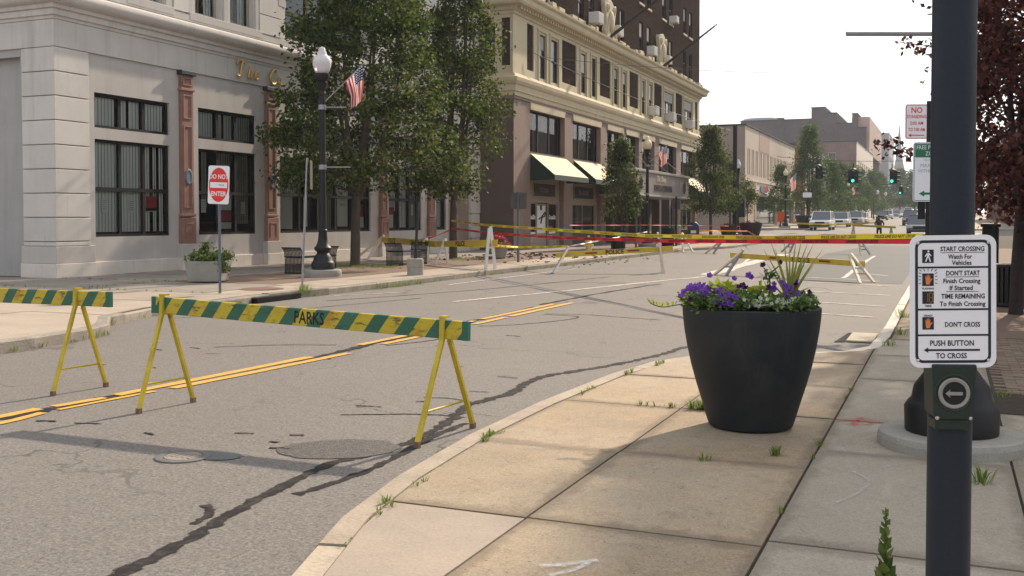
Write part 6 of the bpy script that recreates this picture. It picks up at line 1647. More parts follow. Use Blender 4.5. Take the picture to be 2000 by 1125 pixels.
# ------------------------------------------------------------------ the big round planter
CP = Vector((-1.30, 7.49, RTOP))
t = thing('round_planter', 'large charcoal tapered planter standing on the pavement, the biggest pot in view', 'planter', CP)
prof = [(.0, .004), (.275, .004), (.298, .014), (.311, .05), (.350, .183), (.392, .32), (.426, .443), (.456, .58), (.477, .704), (.488, .80), (.491, .85), (.490, .866), (.480, .874)]
MB().lathe(prof, 72).build('pot', 'pot_charcoal', t, local=True, smooth=True, auto=True)
MB().lathe([(.478, .874), (.46, .872), (.445, .86), (.435, .80)], 72).build('rim', 'pot_rim', t, local=True, smooth=True)
MB().lathe([(.437, .79), (.3, .82), (0, .84)], 40).build('soil', 'soil', t, local=True, smooth=True)
rg = random.Random(77)
camdir = Vector((0, 0, CAM_H)) - CP; camdir.z = 0; camdir.normalize(); camright = Vector((-camdir.y, camdir.x, 0))
def spot(a, b, z): return CP + camright * a - camdir * b + Vector((0, 0, z))     # a to the right, b away from the viewer
def plant_thing(name, label, cat, a, b): return thing(name, label, cat, spot(a, b, .83), group='bedding plants in the round planter')
def foliage(parent, centers, n, size, spread, mat):
    m_ = MB(); leaves(m_, centers, n, size, spread, rg, .7); o = m_.build('foliage', mat, parent); o['kind'] = 'stuff'; return o
# petunia flower mesh: five-lobed trumpet, shared by all blossoms of a colour
def trumpet(mat, s=.03):
    m_ = MB(); N = 20; m_.v.append((0, 0, -.025))
    for r_, z in ((.35, -.004), (.8, .004), (1.0, .0)):
        for k in range(N):
            a = 2 * math.pi * k / N; lob = 1 - (.20 if r_ > .5 else 0) * (abs(math.cos(a * 2.5)) < .35)
            m_.v.append((s * r_ * lob * math.cos(a), s * r_ * lob * math.sin(a), z + (.004 * math.cos(a * 5) if r_ > .5 else 0)))
    for k in range(N): m_.f.append((0, 1 + (k + 1) % N, 1 + k)); m_.m.append(0)
    for j in range(2):
        for k in range(N): m_.f.append((1 + j * N + k, 1 + j * N + (k + 1) % N, 1 + (j + 1) * N + (k + 1) % N, 1 + (j + 1) * N + k)); m_.m.append(0)
    return m_.mesh('blossom', mat)
ME = {k_: trumpet(k_, s_) for k_, s_ in (('petal_purple', .033), ('petal_dark', .031), ('petal_white', .019))}
def blossoms(parent, pts, mat, name='blossom'):
    for p in pts:
        o = bpy.data.objects.new(name, ME[mat]); col.objects.link(o); o.parent = parent
        o.location = p - root_off(parent) + Vector((0, 0, .012)) + camdir * .012
        d = (camdir * rg.uniform(.3, 1.2) + camright * rg.gauss(0, .6) + Vector((0, 0, rg.uniform(.1, .9)))).normalized()
        o.rotation_euler = d.to_track_quat('Z', 'Y').to_euler(); k_ = rg.uniform(.6, .92); o.scale = (k_, k_, k_)
def mound(a0, a1, b0, b1, z0, z1, n):
    out = []
    for _ in range(n):
        a = rg.uniform(a0, a1); b = rg.uniform(b0, b1); L = math.hypot(a, b); lim = .455
        if L > lim: a, b = a * lim / L, b * lim / L
        out.append(spot(a, b, rg.uniform(z0, z1)))
    return out
pt = plant_thing('petunia', 'violet petunias spilling over the left rim of the round planter', 'flowers', -.28, -.1)
foliage(pt, mound(-.46, -.05, -.44, .3, .87, .96, 60), 2400, .036, .03, 'leaf_petunia')
blossoms(pt, mound(-.47, -.2, -.44, .05, .92, 1.02, 26) + mound(-.25, .0, -.46, -.3, .90, .97, 16) + mound(-.45, -.3, -.3, -.1, .96, 1.03, 10) + mound(-.44, -.36, -.15, .05, .98, 1.03, 4) + [spot(-.30, .1, 1.075), spot(-.02, .0, 1.085), spot(.0, .02, 1.07), spot(-.48, -.05, .96), spot(-.5, -.05, .93), spot(-.12, .0, 1.06)], 'petal_purple')
blossoms(pt, [spot(-.06, -.1, 1.02), spot(-.04, -.1, 1.0), spot(-.08, -.12, 1.01), spot(-.42, -.2, .92), spot(-.14, -.2, .95), spot(-.2, -.3, .93), spot(.06, -.2, .97), spot(.05, -.15, .95)], 'petal_dark')
pd = plant_thing('petunia', 'dark purple and white petunias on the right side of the round planter', 'flowers', .2, -.1)
foliage(pd, mound(-.08, .43, -.44, .3, .87, .945, 60), 2600, .036, .03, 'leaf_petunia')
blossoms(pd, mound(.12, .32, -.15, .1, .99, 1.04, 9) + mound(.25, .38, -.3, -.1, .93, .98, 5) + [spot(.24, -.15, .97)], 'petal_purple'); blossoms(pd, [spot(.39, -.1, .95), spot(.405, -.1, .915), spot(.4, -.08, .975), spot(.23, -.25, .94), spot(.17, -.4, .89), spot(.25, .0, 1.0), spot(.31, .0, 1.02), spot(.12, -.05, 1.0)], 'petal_dark')
blossoms(pd, mound(-.05, .42, -.45, -.2, .89, .95, 90), 'petal_white')
m_ = MB()       # tall straggling stem with two dark blooms turned away
s0 = spot(.13, 0, .95); m_.tube(spline([s0, spot(.13, 0, 1.06), spot(.14, .02, 1.11), spot(.19, .02, 1.16)], 4), .005, 6); m_.tube(spline([spot(.13, .0, 1.07), spot(.11, 0, 1.12), spot(.085, 0, 1.15)], 4), .004, 6)
m_.build('stem', 'leaf_petunia', pd); blossoms(pd, [spot(.08, 0, 1.16), spot(.205, .02, 1.18)], 'petal_dark')
m_ = MB(); leaves(m_, [spot(.13, 0, 1.08), spot(.135, 0, 1.12)], 40, .035, .02, rg); m_.build('stem_leaves', 'leaf_petunia', pd)['kind'] = 'stuff'
lm = plant_thing('sweet_potato_vine', 'lime green vine leaves between the violet petunias in the round planter', 'plant', -.15, .15)
m_ = MB()
for p in mound(-.30, -.12, -.15, .2, .97, 1.03, 60) + mound(-.02, .12, .05, .25, .95, 1.01, 26) + mound(-.50, -.42, -.1, .0, .88, .95, 14): add_leaf(m_, p, .075, rg)
m_.build('leaf_mass', 'leaf_lime', lm)['kind'] = 'stuff'
m_ = MB(); V_ = spline([spot(-.46, -.1, .89), spot(-.54, -.12, .875), spot(-.62, -.1, .86), spot(-.68, -.1, .87), spot(-.72, -.1, .89)], 4); m_.tube(V_, .004, 5); m_.build('runner', 'leaf_shrub', lm)
m_ = MB()
for p in V_[4:]: add_leaf(m_, p, .04, rg, Vector((0, 0, 1)) + camright * rg.gauss(0, .4))
m_.build('runner_leaves', 'leaf_lime', lm)['kind'] = 'stuff'
ds = plant_thing('spike_plant', 'upright fountain of long narrow leaves on the right of the round planter', 'plant', .26, .05)
bl = [(-.22, .24, .04), (-.16, .30, .0), (-.10, .40, .05), (-.04, .46, 0), (-.13, .45, -.03), (-.18, .40, .05), (0, .42, .06), (.04, .47, -.03), (.08, .47, .02), (.12, .45, 0), (.03, .38, -.05), (.16, .44, .04), (.22, .40, 0), (.10, .36, -.06), (-.02, .32, .02), (.06, .30, -.08), (.30, .20, .0), (.38, .10, .02), (.17, .30, .06), (-.30, .14, 0)]
for a, h, b in bl:
    m_ = MB(); n_ = 6; L, Rr = [], []
    for k in range(n_ + 1):
        f = k / n_; dx = a * (f ** 1.35); z = h * (f if a < .28 else f * (2 - 1.5 * f)); w = .013 * (1 - f) ** .7 + .0012
        c_ = spot(.27 + .03 * a + dx, .05 + b * f, .88 + z); sd_ = (camright * .8 + camdir * .6 * (1 if a > 0 else -1)).normalized()
        L.append(c_ - sd_ * w); Rr.append(c_ + sd_ * w)
    m_.add(L + Rr, [(k, k + 1, n_ + 2 + k, n_ + 1 + k) for k in range(n_)]); m_.build('blade', 'blade_spike', ds)
m_ = MB(); m_.tube(spline([spot(.02, -.42, .9), spot(.1, -.43, .915), spot(.2, -.42, .91), spot(.27, -.4, .885)], 5), .004, 5); m_.build('dry_stem', 'pot_rim', pd)

# ------------------------------------------------------------------ weeds
t = thing('tall_weed', 'single upright weed with pointed leaves growing from the pavement joint in the foreground', 'weed', (-.20, 4.05, RTOP))
m_ = MB(); m_.tube([(0, 0, 0), (.004, 0, .2), (0, .005, .42)], [.006, .005, .002], 6); m_.build('stem', 'leaf_shrub', t, local=True)
rg = random.Random(9); m_ = MB()
for k in range(40):
    z = .02 + .39 * k / 40; a = k * 2.4; s = .10 * (1 - .78 * k / 40); d = Vector((math.cos(a) * .55, math.sin(a) * .55, .9)).normalized(); add_leaf(m_, Vector((0, 0, z)), s, rg, d)
m_.build('leaf_spire', 'leaf_shrub', t, local=True)
def weeds(name, label, spots, mat='grass', seed=0, parent=None):
    rg = random.Random(seed); m_ = MB()
    for (x, y, z, n_, h, sp) in spots: tuft(m_, (x, y, z), n_, h, sp, rg, .004)
    o = m_.build(name, mat); tag(o, label, 'weeds', kind='stuff'); return o
sp = []
rg = random.Random(12)
for y, w_ in ((4.05, .3), (4.5, .8), (4.75, 1.0), (5.0, .6), (6.2, 1.0), (6.35, 1.2), (6.5, .7), (8.3, .8), (8.55, .9), (9.5, 1.4), (10.3, 1.2), (10.4, .8)):
    for _ in range(2): sp.append((xk(y) + .165 + rg.gauss(0, .012), y + rg.gauss(0, .08), RTOP, int(9 * w_) + 2, .045 * w_, .03))
for y in (4.2, 5.2, 6.6, 9.6): sp.append((xk(y) + .02, y, .02, 12, .06, .05))
for a in [-2.3 + .04 * k for k in range(18)]: sp.append((a + rg.gauss(0, .02), 7.98, RTOP, rg.choice((0, 3, 6, 12)), .05 + .03 * (a > -1.95), .02))
for _ in range(10): sp.append((-1.9 + rg.uniform(0, .25), 7.98 + rg.gauss(0, .01), RTOP, 16, .085, .03))
for y in (7.0, 7.05, 6.6, 8.9, 5.3, 9.4): sp.append((-.76, y, RTOP, 9, .05, .02))
sp += [(-1.38, 6.3, RTOP, 22, .05, .05), (-.98, 6.62, RTOP, 24, .075, .03), (-1.0, 6.6, RTOP, 14, .07, .03), (.2, 6.35, RTOP, 30, .12, .05), (.45, 9.6, RTOP, 30, .06, .15), (-.55, 14.2, RTOP, 30, .12, .1), (-.62, 16.8, RTOP, 40, .16, .12), (-.62, 12.9, RTOP, 30, .10, .1)]
weeds('weed_tufts', 'small green weeds in the joints and kerb line of the right pavement', sp, seed=3)
sp = []
for y in [9 + .25 * k for k in range(140)]:
    if rg.random() < .5: sp.append((xl(y) + .1, y + rg.uniform(-.1, .1), .01, rg.choice((5, 10, 22)), rg.choice((.05, .09, .13)), .08))
for y in (20.5, 21, 21.5, 22, 22.5): sp.append((xl(y) + .12, y, .0, 60, .15, .2))
for y in (17.7, 17.9): sp.append((-12.25, y, .1, 50, .22, .12))
for _ in range(120): sp.append((-17.0 + rg.gauss(.3, .8), 27.4 + rg.gauss(-.3, .7), LTOP, 12, .08, .12))
for _ in range(90): sp.append((-16.7 + rg.gauss(.1, .7), 34.1 + rg.gauss(-.2, .7), LTOP, 12, .08, .12))
for x in [-20.4 + .2 * k for k in range(38)]:
    if rg.random() < .6: sp.append((x, 16.3 + rg.gauss(0, .03), LTOP, 8, .06, .06)); sp.append((-16.95 + (x + 17) * .02, 16.4 + (x + 20.4) * .4, LTOP, 6, .05, .06))
for _ in range(30): sp.append((rg.uniform(-20.4, -15.5), 19.1 + rg.gauss(0, .03), LTOP, 6, .05, .08))
weeds('grass_tufts', 'grass and weeds along the left kerb and in the tree pits', sp, seed=4)

# ------------------------------------------------------------------ right-hand litter bin and far things
litter_bin((1.02, 19.5, RTOP), 'black slatted litter bin beside the purple leaved tree', nsl=20, h=.75, r=.25)
t = thing('slim_black_litter_stand', 'dark upright box post behind the litter bin at the right', 'post', (.75, 21.2, RTOP))
m_ = MB(); m_.box(-.14, -.14, 0, .14, .14, 1.35); m_.build('body', 'black_metal', t, local=True, bevel=.02); m_ = MB(); m_.box(-.17, -.17, 1.35, .17, .17, 1.42); m_.build('lid', 'black_metal', t, local=True, bevel=.02)

# ------------------------------------------------------------------ cars
def car(name, label, loc, rz, paint, L=4.7, W=1.85, H=1.75, hood=1.15, boxy=0.0, rear=False, group='cars parked and driving in the far street'):
    """front faces local -y; side profile lofted across the width with tumblehome"""
    t = thing(name, label, 'car', loc, rz, group)
    belt = H * .56; g = .26
    def prof(k):   # lower body outline (y, z)
        return [(-L / 2, g + .1), (-L / 2, belt * .62), (-L / 2 + .08, belt * .80), (-L / 2 + .22, belt * .88), (-L / 2 + hood, belt * .97), (L / 2 - .35, belt), (L / 2 - .04, belt * .95), (L / 2, belt * .6), (L / 2, g + .1), (L / 2 - .25, g), (-L / 2 + .25, g)]
    m_ = MB(); sec = [(-W / 2, .0), (-W / 2 + .05, 1), (W / 2 - .05, 1), (W / 2, .0)]
    pf = prof(0); N = len(pf); xs = [-W / 2 + .06, -W / 2, W / 2, W / 2 - .06]
    rows = []
    for s_, ins in ((-1, .09), (-1, .0), (1, .0), (1, .09)):
        rows.append([(s_ * (W / 2 - ins * .0) if ins == 0 else s_ * W / 2 * 1.0, y * (1 if ins == 0 else 1), z) for y, z in pf])
    a = [(-W / 2, y, z) for y, z in pf]; b = [(W / 2, y, z) for y, z in pf]
    m_.add(a + b, [tuple(range(N)), tuple(range(2 * N - 1, N - 1, -1))] + [(i, N + i, N + (i + 1) % N, (i + 1) % N) for i in range(N)])
    body = m_.build('body', paint, t, local=True, bevel=.05)
    y0, y1, y2, y3 = -L / 2 + hood - .05, -L / 2 + hood + .62, L / 2 - .55 - .2 * (1 - boxy), L / 2 - .22; tw = .15; rz_ = H - .05
    q = [(-W / 2 + .05, y0, belt * .95), (W / 2 - .05, y0, belt * .95), (W / 2 - .05, y3, belt * .97), (-W / 2 + .05, y3, belt * .97), (-W / 2 + tw, y1, rz_), (W / 2 - tw, y1, rz_), (W / 2 - tw, y2, rz_), (-W / 2 + tw, y2, rz_)]
    m_ = MB(); m_.add(q, [(0, 1, 5, 4), (1, 2, 6, 5), (2, 3, 7, 6), (3, 0, 4, 7)]); m_.build('windows', 'car_glass', t, local=True)
    m_ = MB(); m_.box(-W / 2 + tw, y1 - .03, rz_ - .01, W / 2 - tw, y2 + .03, H); m_.build('roof', paint, t, local=True, bevel=.03)
    for i, j in ((0, 4), (1, 5), (2, 6), (3, 7)):
        m_ = MB(); m_.bar(q[i], q[j], .09, .09); m_.build('pillar', paint, t, local=True)
    for s_ in (-1, 1):
        ym = (y1 + y2) / 2; m_ = MB(); m_.bar((s_ * (W / 2 - .04), ym, belt), (s_ * (W / 2 - tw + .01), ym, rz_), .09, .05); m_.build('pillar', paint, t, local=True)
        m_ = MB(); m_.box(s_ * (W / 2), y0 + .35, belt * .98, s_ * (W / 2 + .22), y0 + .50, belt * 1.14); m_.build('mirror', paint, t, local=True, bevel=.03)
        m_ = MB(); m_.box(s_ * (W / 2 - .42), -L / 2 - .012, belt * .62, s_ * (W / 2 - .06), -L / 2 + .1, belt * .80); m_.build('headlight', 'headlamp', t, local=True, bevel=.02)
        m_ = MB(); m_.box(s_ * (W / 2 - .22), L / 2 - .1, belt * .6, s_ * (W / 2 - .03), L / 2 + .012, belt * .92); m_.build('tail_light', 'tail_red', t, local=True, bevel=.02)
        for yw in (-L / 2 + .85, L / 2 - .85):
            m_ = MB(); m_.tube([(s_ * (W / 2 - .22), yw, .33), (s_ * (W / 2 + .01), yw, .33)], .33, 18); w_ = m_.build('wheel', 'tyre', t, local=True)
            m_ = MB(); m_.tube([(s_ * (W / 2 - .05), yw, .33), (s_ * (W / 2 + .02), yw, .33)], .2, 14); m_.build('rim', 'rim_alloy', w_, local=True)
    m_ = MB(); m_.box(-W / 2 + .5, -L / 2 - .015, belt * .56, W / 2 - .5, -L / 2 + .05, belt * .80); m_.build('grille', 'trim_black', t, local=True, bevel=.01)
    m_ = MB(); m_.box(-W / 2 + .02, -L / 2 - .06, g + .12, W / 2 - .02, -L / 2 + .06, belt * .5); m_.build('front_bumper', paint if boxy < .5 else 'trim_black', t, local=True, bevel=.03)
    m_ = MB(); m_.box(-W / 2 + .02, L / 2 - .06, g + .12, W / 2 - .02, L / 2 + .06, belt * .45); m_.build('rear_bumper', 'trim_black', t, local=True, bevel=.03)
    m_ = MB(); m_.box(-.26, L / 2 + .005, belt * .5, .26, L / 2 + .075, belt * .62); m_.build('number_plate', 'paper_white', t, local=True)
    return t
cl = lambda x, y: (x, y, gz(y))
car('white_truck', 'white pickup style car parked first in the row at the left kerb', cl(-10.95, 101.5), 0, 'car_white', 4.8, 1.9, 1.78, 1.25, .6)
car('parked_car', 'white car parked second in the row, behind the white pickup style car', cl(-10.95, 120), 0, 'car_white', 4.7, 1.85, 1.68)
car('parked_car', 'silver car parked third in the row at the left kerb', cl(-10.95, 140), 0, 'car_silver', 4.7, 1.9, 1.72)
car('parked_car', 'pale car parked fourth in the row, mostly hidden by the silver one', cl(-10.9, 148), 0, 'car_white', 4.5, 1.8, 1.5)
car('parked_car', 'dark parked car at the far left kerb beneath the double lamps', cl(-10.8, 196), 0, 'car_black', 4.8, 1.9, 1.7)
car('parked_car', 'white parked car far down the left kerb', cl(-10.7, 213), 0, 'car_white', 4.8, 1.9, 1.75)
car('parked_car', 'silver car far down the street, next after the white one', cl(-10.3, 240), 0, 'car_silver', 4.8, 1.9, 1.7)
car('parked_car', 'white van shape at the very far end of the street', cl(-9.5, 290), 0, 'car_white', 5.2, 2.0, 2.3, .8, 1)
car('parked_car', 'small dark car farthest away in the middle of the street', cl(-7.0, 300), 0, 'car_silver', 4.6, 1.85, 1.5)
car('driving_car', 'dark sport utility car driving away, seen from behind left of the parking signs', cl(-3.9, 132), 0, 'car_black', 4.9, 2.0, 1.85, 1.1, .7)
car('parked_car', 'blue car parked at the right kerb beside the parking sign post', cl(-2.0, 88), 0, 'car_blue', 4.6, 1.85, 1.62)
car('parked_car', 'white car parked at the right kerb beyond the blue one', cl(-2.0, 112), 0, 'car_white', 4.6, 1.85, 1.62)

# ------------------------------------------------------------------ person
def person(loc, rz, label):
    t = thing('person', label, 'person', loc, rz)
    J = {'pel': (0, 0, .92, .15), 'waist': (0, .0, 1.08, .135), 'chest': (0, .01, 1.30, .165), 'neck': (0, .0, 1.47, .06), 'head0': (0, -.02, 1.55, .075), 'head1': (0, -.02, 1.66, .09), 'head2': (0, -.01, 1.74, .05),
         'shl': (-.19, 0, 1.40, .07), 'ell': (-.30, -.05, 1.14, .05), 'wrl': (-.20, -.26, 1.05, .038), 'shr': (.19, 0, 1.40, .07), 'elr': (.32, -.06, 1.15, .05), 'wrr': (.22, -.28, 1.08, .038),
         'hil': (-.10, 0, .86, .10), 'knl': (-.12, -.03, .48, .065), 'anl': (-.13, .02, .09, .045), 'tol': (-.14, -.14, .04, .035), 'hir': (.10, 0, .86, .10), 'knr': (.13, .02, .48, .065), 'anr': (.15, .08, .09, .045), 'tor': (.16, -.08, .04, .035)}
    E_ = [('pel', 'waist'), ('waist', 'chest'), ('chest', 'neck'), ('neck', 'head0'), ('head0', 'head1'), ('head1', 'head2'), ('chest', 'shl'), ('shl', 'ell'), ('ell', 'wrl'), ('chest', 'shr'), ('shr', 'elr'), ('elr', 'wrr'), ('pel', 'hil'), ('hil', 'knl'), ('knl', 'anl'), ('anl', 'tol'), ('pel', 'hir'), ('hir', 'knr'), ('knr', 'anr'), ('anr', 'tor')]
    keys = list(J); me = bpy.data.meshes.new('body'); me.from_pydata([J[k][:3] for k in keys], [(keys.index(a), keys.index(b)) for a, b in E_], [])
    o = bpy.data.objects.new('body', me); col.objects.link(o); o.parent = t; me.materials.append(MATS['cloth_dark'])
    sk = o.modifiers.new('skin', 'SKIN'); sv = me.skin_vertices[0].data
    for i, k in enumerate(keys): sv[i].radius = (J[k][3], J[k][3] * (.75 if k in ('chest', 'waist', 'pel') else 1)); sv[i].use_root = (k == 'pel')
    s2 = o.modifiers.new('sub', 'SUBSURF'); s2.levels = 1; s2.render_levels = 1
    m_ = MB(); m_.lathe([(.17, .95), (.185, 1.1), (.2, 1.3), (.19, 1.4), (.10, 1.47)], 14, sy=.78); m_.build('jacket', 'cloth_brown', t, local=True, smooth=True)
    m_ = MB(); m_.lathe([(.098, 1.62), (.105, 1.70), (.08, 1.77), (0, 1.79)], 12, c=(0, -.015, 0)); m_.build('cap', 'hair', t, local=True, smooth=True)
    m_ = MB(); m_.lathe([(.0, 1.52), (.07, 1.55), (.082, 1.62)], 10, c=(0, -.045, 0)); m_.lathe([(.0, 1.585), (.012, 1.60), (0, 1.615)], 6, c=(0, -.125, 0)); m_.build('face', 'skin', t, local=True, smooth=True)
    for s_ in (-1, 1):
        h = MB()
        for k in range(4): h.tube([(s_ * (.20 + .018 * k - .02), -.27, 1.06), (s_ * (.20 + .018 * k - .02), -.33 + .005 * abs(k - 1), 1.055), (s_ * (.20 + .018 * k - .02), -.35, 1.03)], [.011, .009, .007], 5)
        h.tube([(s_ * .19, -.26, 1.07), (s_ * .165, -.30, 1.08), (s_ * .16, -.325, 1.07)], [.012, .010, .008], 5); h.box(s_ * .18, -.30, 1.035, s_ * .26, -.24, 1.075); h.build('hand', 'skin', t, local=True)
person((-4.35, 75.5, gz(75.5)), R(15), 'person in dark clothes and cap standing in mid street behind the farthest barricade')

# ------------------------------------------------------------------ traffic signals on span wires
def signal(loc, label, lit=True, faces=3):
    t = thing('traffic_signal', label, 'traffic light', loc, group='traffic signals hung over the far crossing')
    m_ = MB(); m_.lathe([(.04, 0), (.04, .5)], 8); m_.lathe([(.3, -.05), (.32, .0), (.1, .12)], 14); m_.build('hanger', 'trim_black', t, local=True)
    dirs = [(0, -1), (.95, .3), (-.95, .3)][:faces]
    for i, (dx, dy) in enumerate(dirs):
        c_ = Vector((dx * .28, dy * .28, -.65)); sd_ = Vector((-dy, dx, 0))
        m_ = MB(); m_.bar(c_ + Vector((0, 0, -.58)), c_ + Vector((0, 0, .58)), .36, .26, upv=(dx, dy, 0)); h = m_.build('head', 'trim_black', t, local=True, bevel=.03)
        for k in range(3):
            z = -.65 + .37 * (1 - k); f = Vector((dx, dy, 0)); c2 = Vector((dx * .42, dy * .42, z))
            m_ = MB(); m_.tube([c2 - f * .02, c2 + f * .015], .13, 14); m_.build('lens', 'signal_green' if (lit and k == 2 and i == 0) else 'trim_black', h, local=True)
            m_ = MB(); n_ = 8
            for j in range(n_):
                a0, a1 = math.pi * j / n_, math.pi * (j + 1) / n_
                m_.quad(c2 + sd_ * .16 * math.cos(a0) + Vector((0, 0, .16 * math.sin(a0))), c2 + sd_ * .16 * math.cos(a1) + Vector((0, 0, .16 * math.sin(a1))), c2 + f * .28 + sd_ * .15 * math.cos(a1) + Vector((0, 0, .14 * math.sin(a1))), c2 + f * .28 + sd_ * .15 * math.cos(a0) + Vector((0, 0, .14 * math.sin(a0))))
            m_.build('visor', 'trim_black', h, local=True)
signal((-11.0, 98, 6.55), 'unlit dark traffic signal seen from the side against the tallest green tree', False, 2)
signal((-7.75, 96, 6.05), 'many sided black traffic signal showing green over the middle of the street')
signal((-4.55, 97, 6.0), 'traffic signal showing green below the purple leaved twigs', True, 2)
signal((-6.6, 166, 6.6), 'small far traffic signal showing green at the next crossing', True, 2)
def wire(label, pts, r=.012, sag=.3):
    a, b = Vector(pts[0]), Vector(pts[1]); m_ = MB()
    m_.tube([a.lerp(b, k / 24) - Vector((0, 0, 4 * sag * (k / 24) * (1 - k / 24))) for k in range(25)], r, 5); tag(m_.build('overhead_wire', 'trim_black'), label, 'wire', 'overhead wires')
wire('span wire carrying the middle and right traffic signals', [(-14.3, 75.3 + 20, 7.3), (4, 98, 7.2)], .02, .5)
wire('sagging cable across the cream mezzanine of the brick block', [(-18.6, 46.6, 9.7), (-14.3, 75.3, 8.0)], .018, .35)
wire('thin cable from the brick block out over the street', [(-18.3, 47.5, 9.6), (9, 70, 11.5)], .012, 1.0)
wire('far span wire over the next crossing', [(-13, 166, 7.3), (2, 166, 7.3)], .025, .5)
t = thing('double_lamp', 'far lamp post with two white globes at the left kerb', 'street lamp', (-12.8, 205, gz(205) + .14))
m_ = MB(); m_.lathe([(.2, 0), (.09, .8), (.08, 4.6)], 10); m_.bar((-.7, 0, 4.6), (.7, 0, 4.6), .08, .08); m_.build('post', 'black_metal', t, local=True)
for x in (-.65, .65): m_ = MB(); m_.lathe([(.15, 4.6), (.32, 4.95), (.3, 5.2), (.1, 5.4), (0, 5.5)], 10, c=(x, 0, 0)); m_.build('globe', 'glass_globe', t, local=True, smooth=True)
t2 = dup(t, (-12.8, 232, gz(232) + .14), label='second far lamp post with two white globes, just beyond the first'); 
t = thing('orange_road_sign', 'small orange warning sign on the pavement before the shop window', 'sign', (-15.3, 100.8 + 4, gz(104) + .14))
m_ = MB(); plate(m_, rrect(.75, 1.0, .05), (0, 0, 1.1), (.92, .39, 0), (0, 0, 1), 0, .02); m_.build('plate', 'vest_orange', t, local=True); m_ = MB(); m_.bar((-.2, 0, 0), (0, .02, 1.2), .05, .05); m_.bar((.2, .1, 0), (0, .04, 1.2), .05, .05); m_.build('stand', 'trim_black', t, local=True)
t = thing('one_way_post', 'black post with a small white sign by the planter tub at the parked cars', 'sign post', (-13.1, 100.6 + 7, gz(107) + .14))
m_ = MB(); m_.lathe([(.2, 0), (.1, .2), (.08, 3.2), (0, 3.25)], 10); m_.build('post', 'black_metal', t, local=True); m_ = MB(); plate(m_, rrect(.9, .5, .04), (0, -.1, 3.3), (.92, .39, 0), (0, 0, 1), 0, .02); m_.build('plate', 'sign_white', t, local=True)
for x, y, zz in ((-.6, 0, 2.6),): m_ = MB(); m_.bar((0, 0, zz), (x, 0, zz), .04, .04); m_.build('arm', 'galvanised', t, local=True)

# ------------------------------------------------------------------ trees
import numpy as np
def leaf_mesh(name, mat, P, D, S, seed):
    """many leaf blades: P positions, D directions, S sizes; one four-sided blade each, slightly folded"""
    rs = np.random.RandomState(seed); n = len(P)
    D = D / np.linalg.norm(D, axis=1, keepdims=True); nr = rs.normal(size=(n, 3)) * .8; nr[:, 2] += .5
    A = np.cross(D, nr); A /= np.maximum(1e-6, np.linalg.norm(A, axis=1, keepdims=True)); S = S[:, None]
    V = np.stack([P, P + D * S * .45 + A * S * .32, P + D * S, P + D * S * .45 - A * S * .32], 1).reshape(-1, 3)
    me = bpy.data.meshes.new(name); me.vertices.add(4 * n); me.loops.add(4 * n); me.polygons.add(n)
    me.vertices.foreach_set('co', V.astype(np.float32).ravel()); me.loops.foreach_set('vertex_index', np.arange(4 * n, dtype=np.int32))
    me.polygons.foreach_set('loop_start', np.arange(0, 4 * n, 4, dtype=np.int32)); me.polygons.foreach_set('loop_total', np.full(n, 4, dtype=np.int32))
    me.materials.append(MATS[mat]); me.update(calc_edges=True); me.validate(); return me
